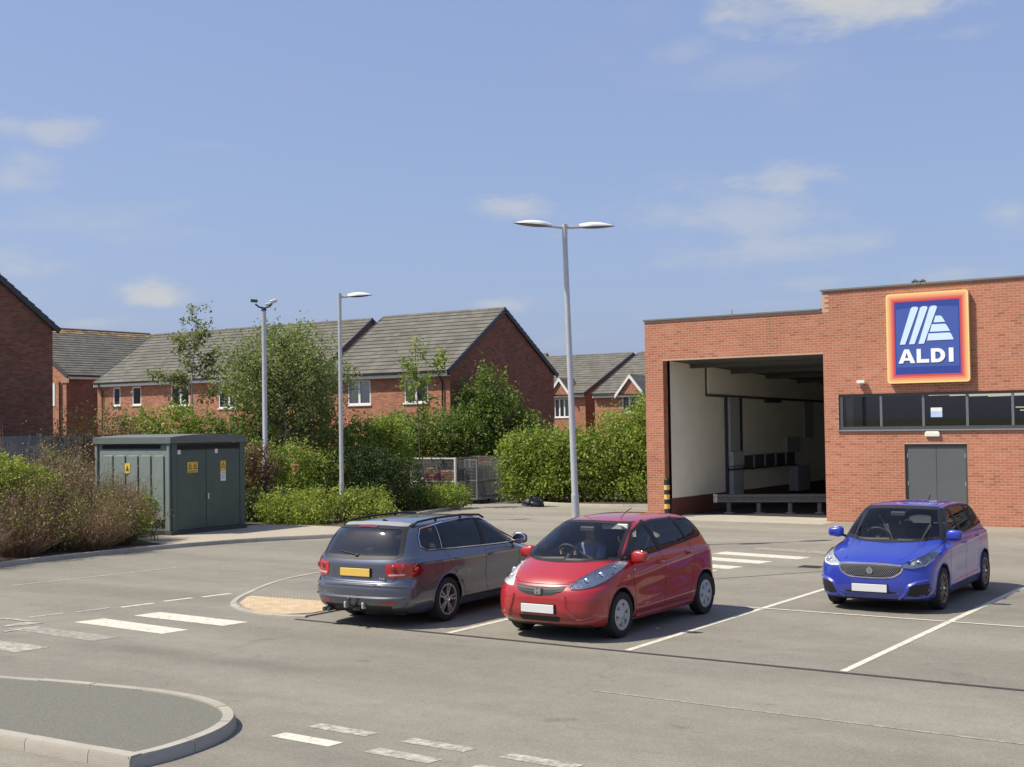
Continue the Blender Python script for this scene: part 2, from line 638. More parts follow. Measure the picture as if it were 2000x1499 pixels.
def line_mat(name, col, lo, hi):
    """Worn road paint: the asphalt shows through in patches."""
    m, n, l, b = nt(name)
    setp(b, Roughness=0.7)
    tc = n.new('ShaderNodeTexCoord')
    nz = n.new('ShaderNodeTexNoise'); nz.inputs['Scale'].default_value = 9; nz.inputs['Detail'].default_value = 8; nz.inputs['Roughness'].default_value = 0.75
    l.new(tc.outputs['Object'], nz.inputs['Vector'])
    mr = n.new('ShaderNodeMapRange'); mr.inputs['From Min'].default_value = lo; mr.inputs['From Max'].default_value = hi
    l.new(nz.outputs['Fac'], mr.inputs['Value'])
    mx = n.new('ShaderNodeMix'); mx.data_type = 'RGBA'
    mx.inputs['A'].default_value = c4(ASPH); mx.inputs['B'].default_value = c4(col)
    l.new(mr.outputs[0], mx.inputs['Factor'])
    l.new(mx.outputs['Result'], b.inputs['Base Color'])
    return m
M_LINE = line_mat('white_road_paint', (0.56, 0.54, 0.45), 0.33, 0.47)
M_LINE2 = line_mat('worn_road_paint', (0.47, 0.45, 0.38), 0.40, 0.62)
M_LINE3 = line_mat('faint_road_paint', (0.40, 0.38, 0.33), 0.44, 0.66)

gnd = MB().poly([(-1500, -1500, -0.06), (1500, -1500, -0.06), (1500, 1500, -0.06), (-1500, 1500, -0.06)]).build('ground', mat('field', (0.10, 0.11, 0.055), 0.95, var=0.3, scale=0.15), None)
tag(gnd, 'level ground stretching out around the car park', 'ground', kind='structure')
cp = MB().poly([(-60, -18, 0), (28, -18, 0), (28, 62, 0), (-60, 62, 0)]).build('car_park', M_ASPH, None)
tag(cp, 'sun bleached grey asphalt of the car park and aisle', 'car park', kind='structure')

def marking(name, pts, m=None, z=0.004):
    return MB().poly([(x, y, z) for x, y in pts]).build(name, m or M_LINE, cp)

def line(name, a, b, w, m=None, z=0.004):
    a, b = V(*a, 0), V(*b, 0)
    d = (b - a).normalized()
    q = V(-d.y, d.x, 0) * w / 2
    n = max(1, int((b - a).length / 1.5))
    mb = MB()
    for i in range(n):
        p0, p1 = a.lerp(b, i / n), a.lerp(b, (i + 1) / n)
        mb.poly([(p0 - q) + V(0, 0, z), (p1 - q) + V(0, 0, z), (p1 + q) + V(0, 0, z), (p0 + q) + V(0, 0, z)])
    return mb.build(name, m or M_LINE, cp)

# parking bays: side lines run along +Y, one cross line between the two rows
for x in (-11.76, -8.75, -5.75, -2.75, 0.25):
    line('bay_line', (x, 15.52), (x, 24.6), 0.10)
line('bay_line', (-14.5, 20.0), (2.0, 20.0), 0.07, M_LINE, 0.008)
# drain slot along the front of the bays
line('drain_slot', (-14.75, 15.43), (8.0, 15.43), 0.085, mat('drain_dark', (0.035, 0.034, 0.03), 0.9, var=0.2), 0.005)
# zebra crossing at the left
for i, q in enumerate([[(-17.42, 14.42), (-17.36, 14.92), (-15.2, 14.84), (-15.26, 14.36)],
          [(-17.72, 13.47), (-17.6, 13.97), (-15.44, 13.83), (-15.5, 13.36)]]):
    marking('zebra_stripe', q, M_LINE)
marking('zebra_stripe', [(-18.1, 12.5), (-17.9, 12.86), (-15.8, 12.86), (-15.9, 12.40)], M_LINE3)
marking('zebra_stripe', [(-18.3, 11.27), (-18.2, 11.77), (-16.0, 11.76), (-16.06, 11.24)], M_LINE2)
for q in [[(-19.6, 12.95), (-18.95, 13.26), (-18.2, 13.2), (-18.6, 13.12), (-18.9, 13.14), (-19.6, 12.82)],
          [(-18.40, 12.66), (-18.42, 13.10), (-18.05, 13.17), (-18.26, 12.62)],
          [(-17.9, 12.3), (-17.84, 12.9), (-17.72, 12.86), (-17.8, 12.28)]]:
    marking('road_line', q, M_LINE2, 0.007)
for y0, y1, x0 in ((13.45, 14.05, -18.78), (14.22, 14.86, -18.6), (14.98, 15.62, -18.37), (15.86, 16.44, -18.3), (16.6, 17.22, -18.12)):
    line('give_way_dash', (x0 - 0.05, y0), (x0 + 0.04, y1), 0.11, M_LINE if y0 > 14.5 else M_LINE2)
line('edge_line', (-22.97, 16.0), (-22.5, 19.8), 0.09, M_LINE2)
# give-way double dashes in the foreground
for x0 in (-9.42, -8.2, -7.02, -5.8, -4.6):
    marking('give_way_dash', [(x0, 10.0), (x0 + 0.03, 10.19), (x0 + 0.82, 10.17), (x0 + 0.79, 9.99)], M_LINE2)
    marking('give_way_dash', [(x0 - 0.03, 9.51), (x0, 9.71), (x0 + 0.78, 9.69), (x0 + 0.76, 9.49)], M_LINE if x0 < -9 else M_LINE2)
line('road_line', (-7.8, 13.03), (6.0, 12.75), 0.055, M_LINE3)
# far zebra between the rows
for x, y in ((-12.9, 25.3), (-12.75, 26.5), (-12.35, 27.65), (-12.0, 28.95)):
    marking('zebra_stripe', [(x - 0.9, y - 0.1), (x - 0.85, y + 0.48), (x + 1.38, y + 0.12), (x + 1.28, y - 0.42)], M_LINE if y < 28 else M_LINE3)
# sealed cracks and a gully grating
M_CRK = mat('crack_sealant', (0.085, 0.085, 0.07), 0.9, var=0.3, scale=5)
for a, b in (((-11.3, 23.0), (-10.74, 23.86)), ((-10.74, 23.86), (-10.29, 24.57)), ((-10.29, 24.57), (-9.6, 25.6))):
    line('sealed_crack', a, b, 0.05, M_CRK)
gl = MB()
for k in range(7):
    gl.box(-10.5 + k * 0.065, -10.47 + k * 0.065, 25.85, 26.2, 0.002, 0.012)
gl.build('gully_grating', mat('cast_iron', (0.05, 0.05, 0.045), 0.7, var=0.2), cp)
MB().box(-10.52, -10.05, 25.82, 26.23, 0.001, 0.004).build('gully_pit', mat('drain_dark', (0, 0, 0)), cp)

M_KERB = mat('kerb_concrete', (0.335, 0.312, 0.262), 0.9, var=0.13, scale=3.0, bump=0.5, bscale=60, rand=0.09)

def resample(pts, step):
    pts = [V(*p, 0) for p in pts]
    out, acc = [pts[0].copy()], 0.0
    cur = pts[0].copy()
    i = 1
    need = step
    while i < len(pts):
        d = (pts[i] - cur).length
        if d < need:
            need -= d
            cur = pts[i].copy()
            i += 1
        else:
            cur = cur + (pts[i] - cur).normalized() * need
            out.append(cur.copy())
            need = step
    if (pts[-1] - out[-1]).length > step * 0.3:
        out.append(pts[-1].copy())
    return out

def smooth_path(pts, it=2):
    for _ in range(it):
        q = [pts[0]]
        for a, b in zip(pts, pts[1:]):
            q += [(a[0] * .75 + b[0] * .25, a[1] * .75 + b[1] * .25), (a[0] * .25 + b[0] * .75, a[1] * .25 + b[1] * .75)]
        q.append(pts[-1])
        pts = q
    return pts

def kerb_run(pts, parent, w=0.13, h=0.12, step=0.91, m=None, side=1):
    """Kerbstones laid end to end; the outer (road) face follows pts, the stone lies on the left (side=1)."""
    nsub = max(1, int(round(step / 0.15)))
    ps = resample(pts, step / nsub)
    nrm = []
    for i in range(len(ps)):
        d = (ps[min(i + 1, len(ps) - 1)] - ps[max(i - 1, 0)]).normalized()
        nrm.append(V(-d.y, d.x, 0) * side)
    for i0 in range(0, len(ps) - 1, nsub):
        idx = list(range(i0, min(i0 + nsub, len(ps) - 1) + 1))
        j = rng.uniform(-0.004, 0.004)
        cs = [(0.0, -0.05), (0.012, h * 0.72), (0.03, h + j), (w, h + j), (w, -0.05)]
        k = len(cs)
        vs_, fs_ = [], []
        for q, i in enumerate(idx):
            e = V(0, 0, 0)
            if q == 0: e = (ps[idx[1]] - ps[i]).normalized() * 0.004
            if q == len(idx) - 1: e = (ps[idx[-2]] - ps[i]).normalized() * 0.004
            vs_ += [ps[i] + e + nrm[i] * u + V(0, 0, z) for u, z in cs]
        n_ = len(idx)
        for q in range(n_ - 1):
            fs_ += [(q * k + c_, q * k + (c_ + 1) % k, (q + 1) * k + (c_ + 1) % k, (q + 1) * k + c_) for c_ in range(k)]
        fs_ += [tuple(range(k)), tuple(range(n_ * k - 1, (n_ - 1) * k - 1, -1))]
        MB().add(vs_, fs_).build('kerbstone', m or M_KERB, parent, smooth=30)

def inset_path(pts, d):
    out = []
    for i, p in enumerate(pts):
        a, b = pts[max(i - 1, 0)], pts[min(i + 1, len(pts) - 1)]
        t = V(b[0] - a[0], b[1] - a[1], 0).normalized()
        out.append((p[0] - t.y * d, p[1] + t.x * d))
    return out

def slab(name, pts, z0, z1, m, label, cat, kind='structure'):
    mb = MB().prism(pts, lambda u, v, w: (u, v, w), z0, z1)
    o = mb.build(name, m, None)
    tag(o, label, cat, kind=kind)
    return o

# foreground traffic island
ISL = [(-22, 7.45), (-11.5, 7.84), (-10.3, 7.87), (-9.62, 7.90), (-9.56, 8.3), (-9.62, 8.8), (-9.74, 9.2), (-9.95, 9.55), (-10.25, 9.82), (-10.65, 10.02),
       (-11.1, 10.14), (-11.7, 10.17), (-12.3, 10.1), (-13.3, 9.92), (-14.2, 9.72), (-18, 9.2), (-22, 8.7)]
M_ISL = mat('island_macadam', (0.150, 0.146, 0.120), 0.95, var=0.26, scale=26, bump=1.0, bscale=90, detail=8)
isl = slab('traffic_island', inset_path(ISL[:4], 0.07)[:3] + [(-9.69, 7.97)] + inset_path(smooth_path([(-9.62, 7.905)] + ISL[4:], 2), 0.07)[2:], -0.04, 0.108, M_ISL, 'raised traffic island in the near left corner with grey macadam top', 'traffic island')
kerb_run(ISL[0:4], isl, w=0.15, h=0.125)
kerb_run(smooth_path([(-9.62, 7.905)] + ISL[4:], 2), isl, w=0.14, h=0.125, step=0.78)

# low refuge with tactile paving beside the bays
REF = [(-14.72, 22.5), (-14.72, 15.62), (-15.0, 15.50), (-15.65, 15.47), (-16.39, 15.71), (-16.98, 16.1), (-17.5, 16.75), (-17.95, 17.55), (-18.6, 18.75), (-18.9, 20.2), (-18.9, 22.5)]
ref = slab('pedestrian_refuge', inset_path([REF[0]] + smooth_path(REF[1:], 2), -0.05)[::-1], -0.04, 0.022, M_ASPH, 'low pedestrian refuge with buff tactile paving behind the grey estate car', 'refuge')
kerb_run(smooth_path(REF[1:], 2), ref, w=0.12, h=0.03, step=0.6, side=-1)
TACT = [(-14.86, 15.95), (-15.15, 15.62), (-15.7, 15.6), (-16.3, 15.85), (-16.85, 16.25), (-17.28, 16.85), (-17.3, 17.0), (-14.86, 17.12)]

def clip_poly(poly, x0, x1, y0, y1):
    for ax, val, sg in ((0, x0, 1), (0, x1, -1), (1, y0, 1), (1, y1, -1)):
        out = []
        for i in range(len(poly)):
            a, b = poly[i], poly[(i + 1) % len(poly)]
            ia, ib = sg * (a[ax] - val) >= 0, sg * (b[ax] - val) >= 0
            if ia: out.append(a)
            if ia != ib:
                t = (val - a[ax]) / (b[ax] - a[ax])
                out.append((a[0] + (b[0] - a[0]) * t, a[1] + (b[1] - a[1]) * t))
        poly = out
        if len(poly) < 3: return []
    return poly
M_TACT = mat('buff_tactile', (0.46, 0.355, 0.225), 0.9, var=0.28, scale=6, bump=0.8, bscale=30, rand=0.05)
for ix in range(8):
    for iy in range(5):
        x0, y0 = -17.5 + ix * 0.4, 15.4 + iy * 0.4
        pl = clip_poly(TACT, x0 + 0.0015, x0 + 0.3985, y0 + 0.0015, y0 + 0.3985)
        if len(pl) >= 3:
            mb = MB().prism(pl, lambda u, v, w: (u, v, w), 0.018, 0.034)
            if len(pl) == 4:
                for bx in range(5):
                    for by in range(5):
                        mb.lathe([(0.0125, 0.034), (0.010, 0.0365), (0.0, 0.037)], (x0 + 0.04 + bx * 0.08, y0 + 0.04 + by * 0.08, 0), n=6)
            mb.build('tactile_slab', M_TACT, ref)

# planting bed on the left with its kerb, gravel strip before the substation
BEDK = smooth_path([(-26.1, 8.0), (-26.25, 14.0), (-26.32, 18.04), (-26.39, 19.5), (-26.35, 21.0), (-26.2, 22.4), (-25.95, 23.8), (-25.45, 25.2), (-24.75, 26.35), (-24.1, 27.3), (-23.85, 28.3), (-24.2, 29.9), (-25.4, 31.6), (-26.9, 33.6), (-27.7, 35.3), (-28.1, 37.2), (-28.9, 39.2), (-30.0, 41.0)], 1)
M_SOIL = mat('bark_soil', (0.085, 0.062, 0.042), 0.95, var=0.35, scale=14, bump=1.0, bscale=30, detail=8)
bed = slab('planting_bed', inset_path(BEDK, 0.06) + [(-58, 41.0), (-58, 8.0)], -0.04, 0.075, M_SOIL, 'bark covered planting bed along the left edge of the car park', 'planting bed')
kerb_run(BEDK, bed, w=0.13, h=0.105)
GRV = [(-26.4, 22.9), (-26.15, 24.0), (-25.68, 25.3), (-25.0, 26.45), (-24.4, 27.35), (-24.12, 28.25), (-24.5, 29.4), (-26.0, 29.2), (-27.5, 29.2), (-29.0, 29.0), (-29.0, 25.2), (-28.5, 23.6)]
grv = slab('gravel_strip', GRV, 0.06, 0.088, mat('pale_gravel', (0.36, 0.32, 0.25), 0.95, var=0.3, scale=30, bump=1.0, bscale=70, detail=8), 'pale gravel strip in front of the green substation', 'gravel')
# bed behind the service yard
BED2 = [(-30.5, 43.6), (-27.6, 41.6), (-26.3, 40.95), (-25.2, 40.7), (-23.7, 40.75), (-22.6, 41.1), (-20.6, 41.7)]
bed2 = slab('rear_bed', [(-44, 62), (-44, 44)] + inset_path(BED2, 0.06) + [(-20.45, 62)], -0.04, 0.07, M_SOIL, 'shaded planting bed behind the service yard beside the brick store', 'planting bed')
kerb_run(BED2, bed2, w=0.13, h=0.1)
# bank rising to the garden fence behind the left bed
bk = MB()
prof = [(-32.9, 0.06), (-34.0, 0.35), (-35.5, 0.85), (-36.8, 1.12), (-60, 1.12)]
for (xa, za), (xb, zb) in zip(prof, prof[1:]):
    bk.poly([(xa, 10, za), (xa, 33, za), (xb, 33, zb), (xb, 10, zb)])
bk = bk.build('earth_bank', M_SOIL, None)
tag(bk, 'earth bank rising to the garden fence at the left', 'bank', kind='structure')
# worn concrete apron before the loading bay
ap = MB().poly([(-19.9, 36.3, 0.004), (-14.0, 36.3, 0.004), (-14.0, 37.45, 0.004), (-14.25, 37.45, 0.004), (-14.25, 38.8, 0.004), (-19.55, 38.8, 0.004), (-19.55, 37.45, 0.004), (-19.9, 37.45, 0.004)])
MB().poly([(-14.25, 38.8, 0.004), (-14.25, 53.4, 0.004), (-19.55, 53.4, 0.004), (-19.55, 38.8, 0.004)]).build('bay_floor', mat('bay_shade_floor', (0.022, 0.021, 0.020), 0.8, var=0.3, scale=2), cp)  # near-black colour stands in for the dark inside the bay
ap = ap.build('concrete_apron', mat('apron_concrete', (0.36, 0.335, 0.28), 0.9, var=0.15, scale=1.5, bump=0.3), cp)
# ------------------------------------------------------------------ brick supermarket with loading bay
FY = 37.5
XL, XT, XR = -20.30, -14.30, 14.0     # left edge, step in the parapet, far right
ZL, ZT = 6.28, 6.84
OP = (-19.66, -14.30, 0.0, 4.98)      # loading-bay opening
WB_ = (-13.86, 2.0, 2.70, 3.77)       # window band
DR = (-11.93, -10.17, 0.0, 2.29)      # double door

def brick_mat(name, col, col2):
    m, n, l, b = nt(name)
    setp(b, Roughness=0.88)
    b.inputs['Specular IOR Level'].default_value = 0.25
    oi = n.new('ShaderNodeObjectInfo'); ge = n.new('ShaderNodeNewGeometry')
    ad = n.new('ShaderNodeMath'); ad.operation = 'ADD'
    l.new(oi.outputs['Random'], ad.inputs[0]); l.new(ge.outputs['Random Per Island'], ad.inputs[1])
    fr = n.new('ShaderNodeMath'); fr.operation = 'FRACT'; l.new(ad.outputs[0], fr.inputs[0])
    rp = n.new('ShaderNodeValToRGB')
    e = rp.color_ramp.elements
    e[0].position, e[0].color = 0.0, c4([c * 0.72 for c in col])
    e[1].position, e[1].color = 1.0, c4(col2)
    k = e.new(0.12); k.color = c4([c * 0.94 for c in col])
    k = e.new(0.5); k.color = c4(col)
    k = e.new(0.85); k.color = c4([(a + b_) / 2 for a, b_ in zip(col, col2)])
    l.new(fr.outputs[0], rp.inputs[0])
    tc = n.new('ShaderNodeTexCoord')
    nz = n.new('ShaderNodeTexNoise'); nz.inputs['Scale'].default_value = 12; nz.inputs['Detail'].default_value = 6
    l.new(ge.outputs['Position'], nz.inputs['Vector'])
    n2 = n.new('ShaderNodeTexNoise'); n2.inputs['Scale'].default_value = 0.55; n2.inputs['Detail'].default_value = 5
    l.new(ge.outputs['Position'], n2.inputs['Vector'])
    mr = n.new('ShaderNodeMapRange'); mr.inputs['To Min'].default_value = 0.85; mr.inputs['To Max'].default_value = 1.15
    l.new(nz.outputs['Fac'], mr.inputs['Value'])
    m2 = n.new('ShaderNodeMapRange'); m2.inputs['From Min'].default_value = 0.3; m2.inputs['From Max'].default_value = 0.7; m2.inputs['To Min'].default_value = 0.88; m2.inputs['To Max'].default_value = 1.1
    l.new(n2.outputs['Fac'], m2.inputs['Value'])
    mu = n.new('ShaderNodeMath'); mu.operation = 'MULTIPLY'
    l.new(mr.outputs[0], mu.inputs[0]); l.new(m2.outputs[0], mu.inputs[1])
    vm = n.new('ShaderNodeVectorMath'); vm.operation = 'SCALE'
    l.new(rp.outputs[0], vm.inputs[0]); l.new(mu.outputs[0], vm.inputs['Scale'])
    # damp streak running down below the parapet over the bay
    sp = n.new('ShaderNodeSeparateXYZ'); l.new(ge.outputs['Position'], sp.inputs[0])
    sx_ = n.new('ShaderNodeMath'); sx_.operation = 'SUBTRACT'; sx_.inputs[1].default_value = -15.98; l.new(sp.outputs['X'], sx_.inputs[0])
    sa_ = n.new('ShaderNodeMath'); sa_.operation = 'ABSOLUTE'; l.new(sx_.outputs[0], sa_.inputs[0])
    s1 = n.new('ShaderNodeMapRange'); s1.interpolation_type = 'SMOOTHSTEP'; s1.inputs['From Min'].default_value = 0.16; s1.inputs['From Max'].default_value = 0.0
    l.new(sa_.outputs[0], s1.inputs['Value'])
    s2 = n.new('ShaderNodeMapRange'); s2.interpolation_type = 'SMOOTHSTEP'; s2.inputs['From Min'].default_value = 4.9; s2.inputs['From Max'].default_value = 6.1; s2.inputs['To Max'].default_value = 0.45
    l.new(sp.outputs['Z'], s2.inputs['Value'])
    s3 = n.new('ShaderNodeMath'); s3.operation = 'MULTIPLY'; l.new(s1.outputs[0], s3.inputs[0]); l.new(s2.outputs[0], s3.inputs[1])
    mxs = n.new('ShaderNodeMix'); mxs.data_type = 'RGBA'; mxs.inputs['B'].default_value = (0.16, 0.12, 0.07, 1)
    l.new(s3.outputs[0], mxs.inputs['Factor']); l.new(vm.outputs[0], mxs.inputs['A'])
    l.new(mxs.outputs['Result'], b.inputs['Base Color'])
    bp = n.new('ShaderNodeBump'); bp.inputs['Strength'].default_value = 0.2; bp.inputs['Distance'].default_value = 0.003
    l.new(nz.outputs['Fac'], bp.inputs['Height']); l.new(bp.outputs[0], b.inputs['Normal'])
    return m
M_BRICK = brick_mat('store_brick', (0.415, 0.162, 0.096), (0.455, 0.195, 0.122))
M_MORT = mat('mortar', (0.50, 0.335, 0.245), 0.95, var=0.12, scale=4, bump=0.4, bscale=80)

store = thing('brick_store', 'red brick supermarket with open loading bay and grey double door', 'building', (XL, FY, 0))
# mortar backing with openings
wm = MB()
wall_panel(wm, (XL, FY + 0.008, 0), (1, 0, 0), (0, -1, 0), XT - XL, ZL, [(OP[0] - XL, XT - XL, 0, OP[3])], 0.30)
HO = [(WB_[0] - XT, WB_[1] - XT, WB_[2], WB_[3]), (DR[0] - XT, DR[1] - XT, 0, DR[3])]
wall_panel(wm, (XT, FY + 0.008, 0), (1, 0, 0), (0, -1, 0), XR - XT, ZT, HO, 0.13)
wm.poly([(XT, FY + 0.008, ZL), (XT, FY + 0.35, ZL), (XT, FY + 0.35, ZT), (XT, FY + 0.008, ZT)])
wm.poly([(XL, FY + 0.008, 0), (XL, FY + 0.008, ZL), (XL, 75, ZL), (XL, 75, 0)])
wm.poly([(XR, FY + 0.008, 0), (XR, 75, 0), (XR, 75, ZT), (XR, FY + 0.008, ZT)])
wm.poly([(XL, 75, 0), (XR, 75, 0), (XR, 75, ZL), (XL, 75, ZL)])
wall = wm.build('wall', M_MORT, store, fixn=False)
# single bricks, stretcher bond with some headers
cells = []
holes = [(OP[0], XT + 0.001, 0, OP[3]), (WB_[0], WB_[1], WB_[2], WB_[3]), (DR[0], DR[1], 0, DR[3])]
nrow = int(ZT / 0.075)
for r_ in range(nrow):
    z0 = r_ * 0.075 + 0.005
    z1 = z0 + 0.065
    x = XL + (0.0 if r_ % 2 == 0 else -0.1125)
    while x < XR:
        header = False
        w = 0.1125 if header else 0.225
        a, b_ = max(x + 0.005, XL), min(x + w - 0.005, XR)
        x += w
        if b_ - a < 0.03: continue
        if z1 > (ZL if a < XT else ZT): continue
        segs = [(a, b_)]
        for h in holes:
            if z0 < h[3] - 0.02 and z1 > h[2] + 0.02:
                ns = []
                for s0, s1 in segs:
                    if s1 <= h[0] or s0 >= h[1]: ns.append((s0, s1)); continue
                    if s0 < h[0]: ns.append((s0, h[0]))
                    if s1 > h[1]: ns.append((h[1], s1))
                segs = ns
        cells += [(s0, s1, z0, z1) for s0, s1 in segs if s1 - s0 > 0.03]
cells = [c for c in cells if c[0] < -3.5 or rng.random() < 1.0]
vis = sorted([c for c in cells if c[1] < -8.66 and c[2] > 1.0 and c[1] - c[0] > 0.2], key=lambda c: -(c[0] + 0.25 * c[2] * 0))
single = set(vis[:300])
BY0, BY1 = FY + 0.0068, FY + 0.03
proto = None
for c in vis[:300]:
    w, h = c[1] - c[0], c[3] - c[2]
    if proto is None:
        mb = MB().box(-0.1075, 0.1075, 0, BY1 - BY0, -0.0325, 0.0325)
        mb.v = [(p[0] + store.location.x, p[1] + store.location.y, p[2]) for p in mb.v]
        proto = mb.build('brick', M_BRICK, wall, bevel=0.002)
        ob = proto
    else:
        ob = proto.copy()
        COL.objects.link(ob)
    ob.location = ((c[0] + c[1]) / 2 - XL, BY0 - FY + rng.uniform(-0.0006, 0.0004), (c[2] + c[3]) / 2)
    ob.scale = (w / 0.215, 1, 1)
bv, bf = [], []
for c in cells:
    if c in single: continue
    d = rng.uniform(-0.0006, 0.0004)
    y0 = BY0 + d
    k = len(bv)
    e = 0.0015
    bv += [(c[0], FY + 0.02, c[2]), (c[1], FY + 0.02, c[2]), (c[1], FY + 0.02, c[3]), (c[0], FY + 0.02, c[3]),
           (c[0] + e, y0, c[2] + e), (c[1] - e, y0, c[2] + e), (c[1] - e, y0, c[3] - e), (c[0] + e, y0, c[3] - e)]
    bf += [(k + 4, k + 5, k + 6, k + 7), (k, k + 1, k + 5, k + 4), (k + 1, k + 2, k + 6, k + 5), (k + 2, k + 3, k + 7, k + 6), (k + 3, k, k + 4, k + 7)]
# left jamb of the opening
for r_ in range(66):
    z0 = r_ * 0.075 + 0.005
    for y0, y1 in (((0.012, 0.215), (0.225, 0.30)) if r_ % 2 else ((0.012, 0.10), (0.11, 0.30))):
        k = len(bv)
        xx = OP[0] + 0.006
        bv += [(xx - 0.02, FY + y0, z0), (xx - 0.02, FY + y1, z0), (xx - 0.02, FY + y1, z0 + 0.065), (xx - 0.02, FY + y0, z0 + 0.065),
               (xx, FY + y0, z0), (xx, FY + y1, z0), (xx, FY + y1, z0 + 0.065), (xx, FY + y0, z0 + 0.065)]
        bf += [(k + 4, k + 5, k + 6, k + 7), (k, k + 1, k + 5, k + 4), (k + 1, k + 2, k + 6, k + 5), (k + 2, k + 3, k + 7, k + 6), (k + 3, k, k + 4, k + 7)]
br = fast_mesh('brickwork', np.array(bv), np.array(bf), M_BRICK, wall)
br['kind'] = 'stuff'

M_CAP = mat('coping_aluminium', (0.20, 0.215, 0.215), 0.5, 0.4, var=0.08)
for i in range(3):
    a, b_ = XL - 0.04 + i * 2.0, XL - 0.04 + (i + 1) * 2.0 - 0.006
    MB().box(a, min(b_, XT - 0.002), FY - 0.05, FY + 0.42, ZL, ZL + 0.06).build('coping', M_CAP, store, bevel=0.006)
for i in range(10):
    a = XT - 0.04 + i * 3.0
    MB().box(a, min(a + 2.994, XR), FY - 0.05, FY + 0.42, ZT, ZT + 0.06).build('coping', M_CAP, store, bevel=0.006)
rf = MB().poly([(XL, FY + 0.3, 6.0), (XR, FY + 0.3, 6.0), (XR, 75, 6.0), (XL, 75, 6.0)]).build('roof', mat('roof_felt', (0.16, 0.16, 0.16), 0.9), store)

# --- loading bay interior
M_CREAM = mat('cream_panel', (0.82, 0.78, 0.66), 0.7, var=0.06, scale=2)
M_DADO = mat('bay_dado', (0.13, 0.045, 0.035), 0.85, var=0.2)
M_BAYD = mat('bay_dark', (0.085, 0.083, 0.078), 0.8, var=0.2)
M_GALV = mat('galvanised', (0.38, 0.385, 0.39), 0.5, 0.25, var=0.18, scale=10)
IX, IR, IB = -19.56, -14.22, 53.5
MB().poly([(IX, FY + 0.30, 0.56), (IX, IB, 0.56), (IX, IB, 4.98), (IX, FY + 0.30, 4.98)]).build('bay_side_wall', M_CREAM, store, fixn=False)
MB().box(IX - 0.05, IX + 0.03, FY + 0.30, IB, 0, 0.56).build('dado', M_DADO, store)
MB().poly([(IR, FY + 0.3, 0), (IR, FY + 0.3, 4.98), (IR, IB, 4.98), (IR, IB, 0)]).build('bay_inner_wall', M_CREAM, store)
MB().poly([(IX, IB, 0), (IR, IB, 0), (IR, IB, 4.98), (IX, IB, 4.98)]).build('bay_end_wall', M_CREAM, store)
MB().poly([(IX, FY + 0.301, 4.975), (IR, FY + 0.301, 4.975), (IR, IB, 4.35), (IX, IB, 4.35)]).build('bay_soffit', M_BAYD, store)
for y in (39.2, 42.2, 45.2, 48.2):
    zz = 4.975 - (y - 37.8) / (53.5 - 37.8) * 0.625
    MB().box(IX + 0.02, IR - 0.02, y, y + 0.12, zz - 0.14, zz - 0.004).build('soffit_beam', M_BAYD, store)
ob_ = MB().add([(IX, 40.38, 4.86), (IX + 0.10, 40.38, 4.86), (IX + 0.10, 53, 4.36), (IX, 53, 4.36), (IX, 40.38, 3.94), (IX + 0.10, 40.38, 3.94), (IX + 0.10, 53, 3.74), (IX, 53, 3.74)],
               [(0, 1, 2, 3), (7, 6, 5, 4), (0, 4, 5, 1), (1, 5, 6, 2), (2, 6, 7, 3), (3, 7, 4, 0)])
ob_.build('bulkhead', M_CREAM, store)
MB().add([(IX, 40.34, 3.94), (IX + 0.13, 40.34, 3.94), (IX + 0.13, 53, 3.74), (IX, 53, 3.74), (IX, 40.34, 3.86), (IX + 0.13, 40.34, 3.86), (IX + 0.13, 53, 3.66), (IX, 53, 3.66)],
         [(0, 1, 2, 3), (7, 6, 5, 4), (0, 4, 5, 1), (1, 5, 6, 2), (2, 6, 7, 3), (3, 7, 4, 0)]).build('bulkhead_trim', M_BAYD, store)
MB().box(IX, IX + 0.06, 40.34, 40.40, 3.9, 4.88).build('bulkhead_edge', M_BAYD, store)
M_DKM = mat('dark_steel', (0.055, 0.06, 0.065), 0.5, 0.3, var=0.15)
M_DOCK = mat('dock_grey', (0.42, 0.43, 0.45), 0.5, 0.1, var=0.12)
# dock column
MB().box(IX + 0.01, IX + 0.16, 41.95, 42.75, 1.95, 3.84).build('duct', M_DOCK, store, bevel=0.01)
MB().box(IX + 0.01, IX + 0.26, 41.92, 42.85, 1.45, 1.95).build('duct_collar', M_DOCK, store, bevel=0.01)
MB().box(IX + 0.01, IX + 0.22, 41.98, 42.82, 0.3, 1.42).build('cabinet', M_DOCK, store, bevel=0.01)
for y, d in ((41.80, 0.09), (42.95, 0.12)):
    MB().box(IX + 0.01, IX + d, y, y + 0.1, 0.2, 3.86).build('guide_rail', M_DKM, store)
MB().box(IX + 0.01, IX + 0.24, 41.9, 42.9, 1.30, 1.36).build('clamp_band', M_DKM, store)
